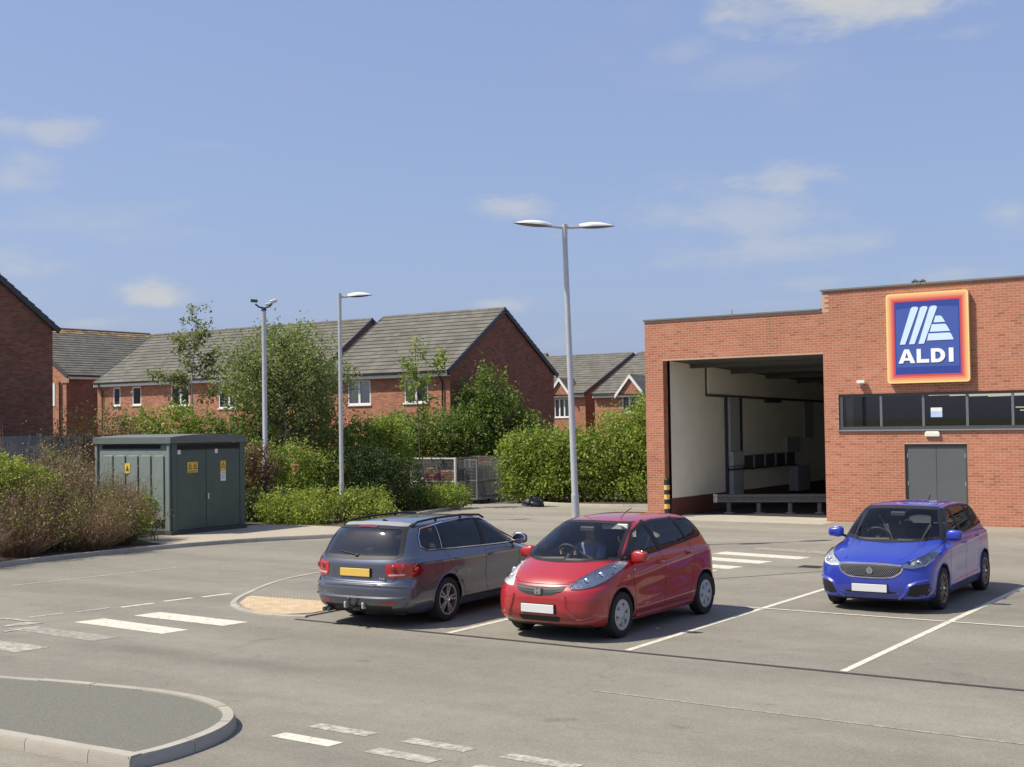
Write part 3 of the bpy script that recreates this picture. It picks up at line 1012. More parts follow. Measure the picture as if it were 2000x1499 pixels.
# bumper shelf with bins
MB().box(IX + 0.01, IX + 0.14, 43.05, 48.0, 1.28, 1.33).build('shelf', M_DKM, store)
for k in range(5):
    y = 43.1 + k * 0.98
    MB().box(IX + 0.01, IX + 0.10, y, y + 0.86, 1.335, 1.78).build('storage_bin', M_BAYD, store, bevel=0.02)
    MB().box(IX + 0.02, IX + 0.13, y + 0.88, y + 0.95, 1.25, 1.82).build('shelf_post', M_GALV, store)
MB().box(IX + 0.01, IX + 0.4, 47.4, 48.6, 0.3, 1.25).build('cabinet', M_GALV, store, bevel=0.02)
MB().box(IX + 0.01, IX + 0.16, 47.0, 48.3, 1.80, 2.35).build('electric_box', M_GALV, store, bevel=0.02)
MB().box(IX + 0.01, IX + 0.12, 48.9, 49.8, 2.3, 3.7).build('duct', M_GALV, store, bevel=0.01)
MB().box(IX + 0.10, IX + 0.22, 45.0, 46.4, 3.66, 3.82).build('bay_light', M_DKM, store, bevel=0.02)

# --- window band
M_FRM = mat('anthracite_frame', (0.075, 0.08, 0.085), 0.45, 0.2, var=0.05)
M_SWG = glass('store_glass', (0.62, 0.63, 0.60), 2.0, 1.5)
wy = FY + 0.075
fr = MB()
fr.box(WB_[0], WB_[1], wy - 0.03, wy + 0.03, WB_[3] - 0.09, WB_[3] - 0.002)
fr.box(WB_[0], WB_[1], wy - 0.035, wy + 0.035, WB_[2] + 0.002, WB_[2] + 0.10)
fr.box(WB_[0] + 0.002, WB_[0] + 0.12, wy - 0.03, wy + 0.03, WB_[2] + 0.1, WB_[3] - 0.09)
band = fr.build('window_frame', M_FRM, store)
MB().box(WB_[0] - 0.03, WB_[1], FY - 0.05, FY + 0.06, WB_[2] - 0.035, WB_[2] + 0.002).build('sill', mat('sill_aluminium', (0.22, 0.23, 0.23), 0.5, 0.3), band, bevel=0.004)
xm = [WB_[0] + 0.12] + [-12.60 + 1.225 * k for k in range(12)]
for a, b_ in zip(xm, xm[1:]):
    if b_ > WB_[1]: break
    MB().box(b_ - 0.035, b_ + 0.035, wy - 0.028, wy + 0.028, WB_[2] + 0.1, WB_[3] - 0.09).build('mullion', mat('mullion_grey', (0.15, 0.16, 0.17), 0.45, 0.2), band)
    MB().box(a + 0.0, b_ - 0.0, wy - 0.004, wy + 0.004, WB_[2] + 0.1, WB_[3] - 0.09).build('pane', M_SWG, band)
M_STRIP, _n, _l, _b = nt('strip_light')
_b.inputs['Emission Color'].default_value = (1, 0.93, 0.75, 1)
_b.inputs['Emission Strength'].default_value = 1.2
# shop floor seen through the band
rm = MB()
rm.poly([(-14.0, FY + 0.3, 0), (XR, FY + 0.3, 0), (XR, 60, 0), (-14.0, 60, 0)])
rm.poly([(-14.0, FY + 0.3, 4.3), (XR, FY + 0.3, 4.3), (XR, 60, 4.3), (-14.0, 60, 4.3)])
rm.poly([(-14.0, FY + 0.3, 0), (-14.0, 60, 0), (-14.0, 60, 4.3), (-14.0, FY + 0.3, 4.3)])
rm.poly([(-14.0, 60, 0), (XR, 60, 0), (XR, 60, 4.3), (-14.0, 60, 4.3)])
rm.build('shop_interior', mat('shop_dark', (0.10, 0.10, 0.095), 0.9, var=0.3, scale=1.2), store)
MB().box(-13.66, -13.45, FY + 0.12, FY + 0.16, WB_[2] + 0.1, WB_[3] - 0.12).build('blind', mat('blind_cream', (0.62, 0.57, 0.44), 0.8), store)
for k in range(4):
    MB().bar((-12.0 + k * 0.15, 40.2 + k * 1.7, 3.72), (2.0, 40.6 + k * 1.7, 3.95), 0.07, 0.04).build('strip_light', M_STRIP, store)
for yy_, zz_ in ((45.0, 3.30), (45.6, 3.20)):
    MB().bar((-10.6, yy_, zz_ + 0.03), (2.0, yy_ + 0.4, zz_ - 0.06), 0.05, 0.035).build('glow_bar', M_STRIP, store)  # glowing bars added to draw pale light lines behind the glass
nt_ = thing('window_notice', 'small white and pale blue notice behind the window band above the door', 'notice', (-11.02, FY + 0.11, 3.1))
MB().box(-11.17, -10.85, FY + 0.062, FY + 0.066, 3.05, 3.21).build('blue_part', mat('notice_blue', (0.42, 0.55, 0.80), 0.6, var=0.1), nt_)
MB().box(-11.17, -10.85, FY + 0.062, FY + 0.066, 3.212, 3.32).build('white_part', mat('notice_white', (0.75, 0.75, 0.72), 0.6, var=0.05), nt_)

# --- double door
M_DOOR = mat('door_grey', (0.098, 0.108, 0.115), 0.42, 0.0, var=0.08, scale=2, bump=0.15, bscale=6)
df = MB()
df.box(DR[0] + 0.002, DR[0] + 0.06, FY + 0.06, FY + 0.12, 0.01, DR[3] - 0.002)
df.box(DR[1] - 0.06, DR[1] - 0.002, FY + 0.06, FY + 0.12, 0.01, DR[3] - 0.002)
df.box(DR[0] + 0.06, DR[1] - 0.06, FY + 0.06, FY + 0.12, DR[3] - 0.06, DR[3] - 0.002)
df.build('door_frame', M_FRM, store)
xm_ = (DR[0] + DR[1]) / 2
for a, b_ in ((DR[0] + 0.064, xm_ - 0.004), (xm_ + 0.004, DR[1] - 0.064)):
    d_ = MB().box(a, b_, FY + 0.075, FY + 0.115, 0.02, DR[3] - 0.064).build('door', M_DOOR, store, bevel=0.004)
    for z in (0.3, 1.1, 1.9):
        MB().box(a - 0.0 if a < xm_ else b_ - 0.02, a + 0.02 if a < xm_ else b_, FY + 0.06, FY + 0.076, z, z + 0.12).build('hinge', M_GALV, d_)

# --- fittings on the wall
el_ = thing('bulkhead_light', 'small white emergency light over the grey double door', 'light', (-11.1, FY, 2.55))
MB().box(-11.32, -10.90, FY - 0.07, FY - 0.004, 2.50, 2.62).build('lamp_body', mat('white_plastic', (0.72, 0.71, 0.66), 0.4, var=0.05), el_, bevel=0.02, seg=2)
MB().box(-11.29, -10.93, FY - 0.06, FY - 0.004, 2.615, 2.65).build('lamp_lid', mat('white_plastic', ()), el_, bevel=0.01)
fl = thing('floodlight', 'small white wall lamp left of the blue shop sign', 'light', (-13.12, FY, 4.1))
MB().box(-13.24, -13.0, FY - 0.16, FY - 0.03, 4.06, 4.15).build('lamp_body', mat('white_plastic', ()), fl, bevel=0.02, seg=2)
MB().box(-13.16, -13.08, FY - 0.05, FY - 0.004, 4.0, 4.14).build('bracket', M_GALV, fl)
vt = thing('roof_vent', 'small dark vent unit peeping over the roof edge above the sign', 'vent', (-11.6, 38.3, 6.0))
MB().box(-11.72, -11.62, 38.25, 38.35, 6.0, 7.02).build('post', M_DKM, vt)
MB().tube([(-11.85, 38.3, 7.0), (-11.76, 38.3, 7.05), (-11.67, 38.3, 6.99)], 0.045, 8).build('hood', M_DKM, vt, smooth=40)
MB().tube([(-11.62, 38.3, 7.0), (-11.54, 38.3, 7.04), (-11.46, 38.3, 6.98)], 0.045, 8).build('hood', M_DKM, vt, smooth=40)
lr = thing('lightning_rod', 'tiny rod on the lower roof edge over the loading bay', 'rod', (-17.3, 37.7, ZL + 0.06))
MB().tube([(-17.3, 37.7, ZL + 0.06), (-17.3, 37.7, ZL + 0.2)], 0.012, 6).build('rod', M_DKM, lr)
MB().lathe([(0.04, 0), (0.03, 0.02), (0.012, 0.03)], (-17.3, 37.7, ZL + 0.06), n=8).build('base', M_DKM, lr)

# --- the shop sign
SX0, SX1, SZ0, SZ1 = -12.32, -9.99, 4.03, 6.60
sign = thing('shop_sign', 'large square sign with blue face, white stripes and glowing orange red border', 'sign', ((SX0 + SX1) / 2, FY, SZ0))

def rrect(x0, x1, z0, z1, r, k=5):
    pts = []
    for cx_, cz_, a0 in ((x1 - r, z0 + r, -90), (x1 - r, z1 - r, 0), (x0 + r, z1 - r, 90), (x0 + r, z0 + r, 180)):
        for i in range(k + 1):
            a = R(a0 + 90 * i / k)
            pts.append((cx_ + r * math.cos(a), cz_ + r * math.sin(a)))
    return pts
XZ = lambda u, v, w: (u, FY - w, v)
MB().prism(rrect(SX0, SX1, SZ0, SZ1, 0.09), XZ, 0.005, 0.15).build('case', mat('sign_case', (0.55, 0.42, 0.16), 0.5, var=0.05), sign)
def smat(n_, c): return mat(n_, c, 0.3, var=0.02, coat=0.3)
bands = [('yellow_band', 0.0, (0.85, 0.62, 0.26)), ('amber_band', 0.040, (0.82, 0.46, 0.19)), ('orange_band', 0.090, (0.77, 0.31, 0.15)), ('red_band', 0.140, (0.68, 0.16, 0.11)), ('crimson_band', 0.190, (0.57, 0.07, 0.07))]
for i, (nm, ins, c) in enumerate(bands):
    ins2 = bands[i + 1][1] if i + 1 < len(bands) else 0.245
    o_, i_ = rrect(SX0 + ins, SX1 - ins, SZ0 + ins, SZ1 - ins, max(0.012, 0.09 - ins * 0.45)), rrect(SX0 + ins2, SX1 - ins2, SZ0 + ins2, SZ1 - ins2, max(0.012, 0.09 - ins2 * 0.45))
    k = len(o_)
    d = 0.160
    MB().add([XZ(u, v, d) for u, v in o_] + [XZ(u, v, d) for u, v in i_] + [XZ(u, v, d - 0.01) for u, v in o_], [(q, (q + 1) % k, k + (q + 1) % k, k + q) for q in range(k)] + [(2 * k + q, 2 * k + (q + 1) % k, (q + 1) % k, q) for q in range(k)]).build(nm, smat('sign_' + nm, c), sign)
bx0, bx1, bz0, bz1 = SX0 + 0.245, SX1 - 0.245, SZ0 + 0.245, SZ1 - 0.245
MB().prism(rrect(bx0, bx1, bz0, bz1, 0.01, 2), XZ, 0.13, 0.157).build('blue_face', smat('sign_blue', (0.030, 0.055, 0.29)), sign)
# lighter blue panel inside the face
W_, H_ = bx1 - bx0, bz1 - bz0
def SP(u, v): return (bx0 + u * W_, bz0 + v * H_)
M_SB2 = smat('sign_blue_light', (0.055, 0.10, 0.37))
for q in ([(0.02, 0.10), (0.98, 0.10), (0.98, 0.90), (0.5, 0.93), (0.02, 0.90)],):
    MB().prism([SP(*a) for a in q], XZ, 0.150, 0.1595).build('blue_panel', M_SB2, sign)
M_SW1 = smat('sign_pale', (0.60, 0.76, 0.95))
M_SW2 = smat('sign_white', (0.86, 0.87, 0.88))
# three slanted bars and three level bars of the mark
for k in range(3):
    u = 0.075 + k * 0.145
    q = [(u, 0.415), (u + 0.085, 0.415), (u + 0.30, 0.905), (u + 0.275, 0.925), (u + 0.215, 0.925), (u + 0.185, 0.905)]
    MB().prism([SP(*a) for a in q], XZ, 0.158, 0.172).build('slant_bar', M_SW1, sign)
for q in ([(0.50, 0.455), (0.905, 0.455), (0.865, 0.535), (0.84, 0.550), (0.525, 0.550)],
          [(0.545, 0.572), (0.85, 0.572), (0.80, 0.655), (0.775, 0.672), (0.575, 0.672)],
          [(0.605, 0.697), (0.78, 0.697), (0.735, 0.770), (0.71, 0.785), (0.635, 0.785)]):
    MB().prism([SP(*a) for a in q], XZ, 0.158, 0.172).build('level_bar', M_SW1, sign)
# lettering
def letter(nm, polys, tri=None):
    mb = MB()
    for q in polys:
        mb.prism([SP(*a) for a in q], XZ, 0.158, 0.175)
    return mb.build(nm, M_SW2, sign)
z0_, z1_ = 0.155, 0.345
la = letter('letter_a', [[(0.050, z0_), (0.120, z0_), (0.138, 0.192), (0.222, 0.192), (0.240, z0_), (0.310, z0_), (0.217, z1_), (0.143, z1_)]])
MB().prism([SP(*a) for a in ((0.154, 0.228), (0.206, 0.228), (0.18, 0.302))], XZ, 0.174, 0.1765).build('letter_counter', M_SB2, la)
letter('letter_l', [[(0.335, z0_), (0.40, z0_), (0.40, z1_), (0.335, z1_)], [(0.40, z0_), (0.525, z0_), (0.525, z0_ + 0.048), (0.40, z0_ + 0.048)]])
dq = []
for i in range(10):
    a0, a1 = R(-90 + 18 * i), R(-90 + 18 * (i + 1))
    zc, zr = (z0_ + z1_) / 2, (z1_ - z0_) / 2
    f = lambda a, s: (0.655 + 0.115 * s * math.cos(a) if s == 1 else 0.655 + 0.048 * math.cos(a), zc + (zr if s == 1 else zr - 0.046) * math.sin(a))
    dq.append([f(a0, 1), f(a1, 1), f(a1, 0), f(a0, 0)])
letter('letter_d', [[(0.555, z0_), (0.62, z0_), (0.62, z1_), (0.555, z1_)], [(0.62, z0_), (0.655, z0_), (0.655, z0_ + 0.046), (0.62, z0_ + 0.046)], [(0.62, z1_ - 0.046), (0.655, z1_ - 0.046), (0.655, z1_), (0.62, z1_)]] + dq)
letter('letter_i', [[(0.825, z0_), (0.895, z0_), (0.895, z1_), (0.825, z1_)]])

# --- bollard and crash barrier at the bay mouth
M_YEL = mat('bollard_yellow', (0.70, 0.46, 0.12), 0.55, var=0.12)
M_BLK = mat('bollard_black', (0.02, 0.02, 0.022), 0.5, var=0.1)
bo = thing('bollard', 'black and yellow banded guard post at the left jamb of the loading bay', 'bollard', (-19.46, 37.25, 0))
zs = [0.0, 0.12, 0.27, 0.42, 0.57, 0.72, 0.87, 1.02, 1.16]
for k in range(len(zs) - 1):
    MB().lathe([(0.0, zs[k]), (0.09, zs[k]), (0.09, zs[k + 1]), (0.0, zs[k + 1])], (-19.46, 37.25, 0), n=20).build('band', M_YEL if k % 2 == 0 else M_BLK, bo, smooth=40)
MB().lathe([(0.092, 1.16), (0.088, 1.20), (0.06, 1.235), (0.0, 1.245)], (-19.46, 37.25, 0), n=20).build('cap', M_BLK, bo, smooth=50)
M_RAIL_SHADE = mat('rail_steel_shaded', (0.13, 0.13, 0.13), 0.6, 0.2, var=0.2)  # darkened steel: shade inside the bay is put into the colour
ba = thing('crash_barrier', 'galvanised corrugated crash barrier on short posts across the loading bay', 'barrier', (-18.5, 39.5, 0))
A_, B_ = V(-18.75, 39.42, 0), V(-15.3, 40.8, 0)
dv = (B_ - A_).normalized()
nv = V(dv.y, -dv.x, 0)
prof = [(0.0, 0.34), (0.05, 0.37), (0.05, 0.43), (0.0, 0.46), (0.0, 0.51), (0.05, 0.54), (0.05, 0.60), (0.0, 0.63)]
mb = MB()
for k in range(len(prof) - 1):
    (a, z), (b_, y) = prof[k], prof[k + 1]
    mb.poly([A_ + nv * a + V(0, 0, z), B_ + nv * a + V(0, 0, z), B_ + nv * b_ + V(0, 0, y), A_ + nv * b_ + V(0, 0, y)])
mb.build('rail', M_RAIL_SHADE, ba, fixn=False, smooth=60)
mb = MB()
for k in range(len(prof) - 1):
    (a, z), (b_, y) = prof[k], prof[k + 1]
    pts = [A_ + nv * (a + 0.004 - (0.0 if i == 0 else 0.0)) + V(0, 0, z) for i in range(1)]
    e0 = -dv * 0.0
    for s0, s1 in ((0, 0.06), (0.06, 0.11), (0.11, 0.13)):
        off = lambda s, q: -dv * s + nv * (q * (1 - s * 3) - s * s * 4)
        mb.poly([A_ + off(s0, a) + V(0, 0, z), A_ + off(s0, b_) + V(0, 0, y), A_ + off(s1, b_) + V(0, 0, y), A_ + off(s1, a) + V(0, 0, z)])
mb.build('end_terminal', mat('barrier_end_sunlit', (0.62, 0.59, 0.52), 0.6, 0.1, var=0.1), ba, fixn=False, smooth=60)  # paler steel paints in the sunlight on the rail's end
for t in (0.10, 0.36, 0.63, 0.88):
    p = A_.lerp(B_, t) - nv * 0.06
    MB().box(p.x - 0.06, p.x + 0.06, p.y - 0.05, p.y + 0.05, 0.004, 0.62).build('post', M_RAIL_SHADE, ba)
    MB().box(p.x - 0.13, p.x + 0.13, p.y - 0.12, p.y + 0.12, 0.004, 0.02).build('foot_plate', M_GALV, ba)
# ------------------------------------------------------------------ brick houses behind the hedge
def house_brick(name, col, mort):
    m, n, l, b = nt(name)
    setp(b, Roughness=0.9)
    b.inputs['Specular IOR Level'].default_value = 0.2
    tc = n.new('ShaderNodeTexCoord')
    sp = n.new('ShaderNodeSeparateXYZ'); l.new(tc.outputs['Object'], sp.inputs[0])
    ad = n.new('ShaderNodeMath'); ad.operation = 'ADD'
    l.new(sp.outputs['X'], ad.inputs[0]); l.new(sp.outputs['Y'], ad.inputs[1])
    cb = n.new('ShaderNodeCombineXYZ'); l.new(ad.outputs[0], cb.inputs[0]); l.new(sp.outputs['Z'], cb.inputs[1])
    bt = n.new('ShaderNodeTexBrick')
    bt.inputs['Scale'].default_value = 1.0
    bt.inputs['Brick Width'].default_value = 0.225
    bt.inputs['Row Height'].default_value = 0.075
    bt.inputs['Mortar Size'].default_value = 0.006
    bt.inputs['Mortar Smooth'].default_value = 0.2
    bt.inputs['Bias'].default_value = 0.0
    bt.inputs['Color1'].default_value = c4([c * 0.72 for c in col])
    bt.inputs['Color2'].default_value = c4([min(1, c * 1.2) for c in col])
    bt.inputs['Mortar'].default_value = c4(mort)
    l.new(cb.outputs[0], bt.inputs['Vector'])
    nz = n.new('ShaderNodeTexNoise'); nz.inputs['Scale'].default_value = 0.9; nz.inputs['Detail'].default_value = 6
    l.new(tc.outputs['Object'], nz.inputs['Vector'])
    mr = n.new('ShaderNodeMapRange'); mr.inputs['From Min'].default_value = 0.3; mr.inputs['From Max'].default_value = 0.7
    mr.inputs['To Min'].default_value = 0.88; mr.inputs['To Max'].default_value = 1.1
    l.new(nz.outputs['Fac'], mr.inputs['Value'])
    vm = n.new('ShaderNodeVectorMath'); vm.operation = 'SCALE'
    l.new(bt.outputs['Color'], vm.inputs[0]); l.new(mr.outputs[0], vm.inputs['Scale'])
    l.new(vm.outputs[0], b.inputs['Base Color'])
    bp = n.new('ShaderNodeBump'); bp.invert = True; bp.inputs['Strength'].default_value = 0.6; bp.inputs['Distance'].default_value = 0.01
    l.new(bt.outputs['Fac'], bp.inputs['Height']); l.new(bp.outputs[0], b.inputs['Normal'])
    return m

def tile_mat(name, col, moss=0.0):
    m, n, l, b = nt(name)
    setp(b, Roughness=0.9)
    b.inputs['Specular IOR Level'].default_value = 0.25
    tc = n.new('ShaderNodeTexCoord'); oi = n.new('ShaderNodeObjectInfo')
    sp = n.new('ShaderNodeSeparateXYZ'); l.new(tc.outputs['Object'], sp.inputs[0])
    md = n.new('ShaderNodeMath'); md.operation = 'MULTIPLY_ADD'; md.inputs[1].default_value = 1 / 0.3
    l.new(sp.outputs['X'], md.inputs[0])
    hf = n.new('ShaderNodeMath'); hf.operation = 'ROUND'
    l.new(oi.outputs['Random'], hf.inputs[0])
    hm = n.new('ShaderNodeMath'); hm.operation = 'MULTIPLY'; hm.inputs[1].default_value = 0.5
    l.new(hf.outputs[0], hm.inputs[0]); l.new(hm.outputs[0], md.inputs[2])
    fl = n.new('ShaderNodeMath'); fl.operation = 'FLOOR'; l.new(md.outputs[0], fl.inputs[0])
    fr = n.new('ShaderNodeMath'); fr.operation = 'FRACT'; l.new(md.outputs[0], fr.inputs[0])
    cb = n.new('ShaderNodeCombineXYZ'); l.new(fl.outputs[0], cb.inputs[0]); l.new(oi.outputs['Random'], cb.inputs[1])
    wn_ = n.new('ShaderNodeTexWhiteNoise'); l.new(cb.outputs[0], wn_.inputs['Vector'])
    mr = n.new('ShaderNodeMapRange'); mr.inputs['To Min'].default_value = 0.84; mr.inputs['To Max'].default_value = 1.14
    l.new(wn_.outputs['Value'], mr.inputs['Value'])
    # joint between tiles
    jn = n.new('ShaderNodeMath'); jn.operation = 'GREATER_THAN'; jn.inputs[1].default_value = 0.955; l.new(fr.outputs[0], jn.inputs[0])
    jm = n.new('ShaderNodeMapRange'); jm.inputs['To Min'].default_value = 1.0; jm.inputs['To Max'].default_value = 0.7; l.new(jn.outputs[0], jm.inputs['Value'])
    mu = n.new('ShaderNodeMath'); mu.operation = 'MULTIPLY'; l.new(mr.outputs[0], mu.inputs[0]); l.new(jm.outputs[0], mu.inputs[1])
    nz = n.new('ShaderNodeTexNoise'); nz.inputs['Scale'].default_value = 1.1; nz.inputs['Detail'].default_value = 7
    l.new(tc.outputs['Object'], nz.inputs['Vector'])
    n2 = n.new('ShaderNodeMapRange'); n2.inputs['From Min'].default_value = 0.3; n2.inputs['From Max'].default_value = 0.7; n2.inputs['To Min'].default_value = 0.86; n2.inputs['To Max'].default_value = 1.12
    l.new(nz.outputs['Fac'], n2.inputs['Value'])
    m2 = n.new('ShaderNodeMath'); m2.operation = 'MULTIPLY'; l.new(mu.outputs[0], m2.inputs[0]); l.new(n2.outputs[0], m2.inputs[1])
    vm = n.new('ShaderNodeVectorMath'); vm.operation = 'SCALE'; vm.inputs[0].default_value = col; l.new(m2.outputs[0], vm.inputs['Scale'])
    out = vm.outputs[0]
    if moss:
        mx = n.new('ShaderNodeMix'); mx.data_type = 'RGBA'; mx.inputs['B'].default_value = (0.42, 0.24, 0.05, 1)
        q = n.new('ShaderNodeTexNoise'); q.inputs['Scale'].default_value = 2.2; q.inputs['Detail'].default_value = 6; l.new(tc.outputs['Object'], q.inputs['Vector'])
        r_ = n.new('ShaderNodeMapRange'); r_.inputs['From Min'].default_value = 0.42; r_.inputs['From Max'].default_value = 0.62; r_.inputs['To Max'].default_value = moss
        l.new(q.outputs['Fac'], r_.inputs['Value'])
        l.new(r_.outputs[0], mx.inputs['Factor']); l.new(out, mx.inputs['A'])
        out = mx.outputs['Result']
    l.new(out, b.inputs['Base Color'])
    return m
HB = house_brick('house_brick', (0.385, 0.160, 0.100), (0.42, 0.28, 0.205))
HB_SHADE = house_brick('house_brick_shaded', (0.235, 0.098, 0.066), (0.235, 0.17, 0.13))  # same house brick darkened, painting in the shade on walls facing away from sun
TL = tile_mat('grey_tile', (0.138, 0.132, 0.113))
TL_MOSS = tile_mat('lichen_tile', (0.138, 0.132, 0.105), 0.9)
M_VERGE = mat('verge_dark', (0.05, 0.055, 0.065), 0.6, var=0.15)
M_PVC = mat('white_pvc', (0.74, 0.74, 0.72), 0.35, var=0.03)
M_GUT = mat('black_pvc', (0.018, 0.018, 0.02), 0.35, var=0.05)
M_HG = glass('house_glass', (0.82, 0.85, 0.86), 1.0, 1.5)
M_CURT = mat('net_curtain', (0.60, 0.58, 0.51), 0.9, var=0.25, scale=3)

def win(root, u0, u1, z0, z1, v=0.0, lights=2, nrm=1):
    """Window in a wall lying in the plane v (outward -v)."""
    d = v + 0.045
    f = MB()
    t = 0.065
    f.box(u0, u1, d - 0.03, d + 0.03, z0 + 0.0, z0 + t)
    f.box(u0, u1, d - 0.03, d + 0.03, z1 - t, z1)
    f.box(u0, u0 + t, d - 0.03, d + 0.03, z0 + t, z1 - t)
    f.box(u1 - t, u1, d - 0.03, d + 0.03, z0 + t, z1 - t)
    w = f.build('window', M_PVC, root)
    st = (u1 - u0) / lights
    for k in range(1, lights):
        MB().box(u0 + st * k - 0.055, u0 + st * k + 0.055, d - 0.026, d + 0.026, z0 + t, z1 - t).build('mullion', M_PVC, w)
    for k in range(lights):
        MB().box(u0 + st * k + 0.05, u0 + st * (k + 1) - 0.05, d - 0.006, d + 0.006, z0 + t, z1 - t).build('pane', M_HG, w)
    MB().box(u0 + 0.02, u1 - 0.02, v + 0.11, v + 0.118, z0, z1).build('curtain', M_CURT, w)
    MB().box(u0 - 0.05, u1 + 0.05, v - 0.05, v + 0.02, z0 - 0.07, z0 - 0.002).build('sill', M_PVC, w, bevel=0.006)

def house(name, label, loc, rz, L, D, ze, zr, wins=(), group='houses behind the hedge', tl=None, gb0=HB, gb1=HB_SHADE, front=HB, moss_top=False, pipe=None, soffit=True, gauge=0.32):
    t = thing(name, label, 'house', loc, rz, group, local=True)
    hd = D / 2
    w = MB()
    wall_panel(w, (0, 0, 0), (1, 0, 0), (0, -1, 0), L, ze, [(a, b_, c, d) for a, b_, c, d, *_ in wins], 0.10)
    w.build('front_wall', front, t, fixn=False)
    MB().poly([(0, D, 0), (0, D, ze), (L, D, ze), (L, D, 0)]).build('back_wall', front, t, fixn=False)
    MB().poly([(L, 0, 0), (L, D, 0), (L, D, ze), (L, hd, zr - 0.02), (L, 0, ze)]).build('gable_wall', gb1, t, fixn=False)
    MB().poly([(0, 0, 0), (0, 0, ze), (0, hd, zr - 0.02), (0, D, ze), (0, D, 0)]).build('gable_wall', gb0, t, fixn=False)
    for q in wins:
        win(t, q[0], q[1], q[2], q[3], 0.0, q[4] if len(q) > 4 else 2)
    # roof
    tl = tl or TL
    sl = math.hypot(hd, zr - ze)
    cs, sn = hd / sl, (zr - ze) / sl
    rb = MB().poly([(-0.02, -0.25 * cs, ze - 0.25 * sn), (L + 0.02, -0.25 * cs, ze - 0.25 * sn), (L + 0.02, hd, zr), (-0.02, hd, zr)])
    rb.poly([(-0.02, D + 0.25 * cs, ze - 0.25 * sn), (-0.02, hd, zr), (L + 0.02, hd, zr), (L + 0.02, D + 0.25 * cs, ze - 0.25 * sn)])
    roof = rb.build('roof', M_VERGE, t, fixn=False)
    n = int(round((sl + 0.3) / gauge))
    g = (sl + 0.3) / n
    for side in (0, 1):
        def P(u, s, h):
            y, z = s * cs - h * sn, ze + s * sn + h * cs
            return (u, y if side == 0 else D - y, z)
        first = None
        for k in range(n):
            s0, s1 = -0.3 + k * g, -0.3 + (k + 1) * g + 0.02
            mt = TL_MOSS if (moss_top and k >= n - 2) else tl
            j = rng.uniform(-0.003, 0.003)
            a, b_ = -0.06, L + 0.06
            pts = [P(a, s0, 0.01), P(b_, s0, 0.01), P(b_, s1, 0.006), P(a, s1, 0.006), P(a, s0, 0.062 + j), P(b_, s0, 0.062 + j), P(b_, s1, 0.030), P(a, s1, 0.030)]
            MB().hexa(pts).build('tile_course', mt, roof)
            for u in ((L + 0.05, L + 0.11), (-0.11, -0.05)):
                pts = [P(u[0], s0, -0.12), P(u[1], s0, -0.12), P(u[1], s1 - 0.02, -0.12), P(u[0], s1 - 0.02, -0.12), P(u[0], s0, 0.085), P(u[1], s0, 0.085), P(u[1], s1 - 0.02, 0.055), P(u[0], s1 - 0.02, 0.055)]
                MB().hexa(pts).build('verge_cap', M_VERGE, roof)
    nr = max(2, int(L / 0.45))
    for k in range(nr + 1):
        u = -0.08 + k * (L + 0.16 - 0.45) / nr
        MB().tube([(u + 0.004, hd, zr + 0.0), (u + 0.445, hd, zr + 0.0)], 0.11, 8).build('ridge_tile', tl, roof, smooth=50)
    # eaves
    fy = -0.30 * cs
    MB().box(-0.03, L + 0.03, fy - 0.01, fy + 0.02, ze - 0.36, ze - 0.16).build('fascia', M_PVC, t)
    MB().box(-0.03, L + 0.03, fy + 0.02, -0.002, ze - 0.36, ze - 0.34).build('soffit', M_PVC, t)
    gt = MB()
    for k in range(6):
        a0, a1 = math.pi * (1 + k / 6), math.pi * (1 + (k + 1) / 6)
        q = [(fy - 0.075 + 0.055 * math.cos(a), ze - 0.17 + 0.055 * math.sin(a)) for a in (a0, a1)]
        gt.poly([(-0.04, *q[0]), (L + 0.04, *q[0]), (L + 0.04, *q[1]), (-0.04, *q[1])])
    gt.build('gutter', M_GUT, t, fixn=False, smooth=60)
    for u in (pipe or ()):
        MB().tube([(u, fy - 0.06, ze - 0.22), (u, fy - 0.06, ze - 0.32), (u, -0.07, ze - 0.58), (u, -0.07, 0.1)], 0.036, 8).build('downpipe', M_GUT, t, smooth=50)
    return t

def gablet(t, u0, u1, zb, za, back, v=-0.32):
    um = (u0 + u1) / 2
    MB().prism([(u0, zb), (u1, zb), (um, za)], lambda a, b_, w: (a, w, b_), v, v + 0.2).build('gablet', HB, t)
    for a, b_ in ((u0, um), (u1, um)):
        s = 1 if a < b_ else -1
        MB().prism([(a - s * 0.22, zb - 0.22), (a - s * 0.22, zb + 0.02), (um, za + 0.26), (um, za + 0.02)], lambda p, q, w: (p, w, q), v - 0.14, v - 0.05).build('bargeboard', M_PVC, t)
    r_ = MB()
    r_.poly([(u0 - 0.22, v - 0.12, zb), (um, v - 0.12, za + 0.24), (um, back, za + 0.24), (u0 - 0.22, back * 0.35, zb)])
    r_.poly([(u1 + 0.22, v - 0.12, zb), (u1 + 0.22, back * 0.35, zb), (um, back, za + 0.24), (um, v - 0.12, za + 0.24)])
    r_.build('gablet_roof', TL, t, fixn=False)

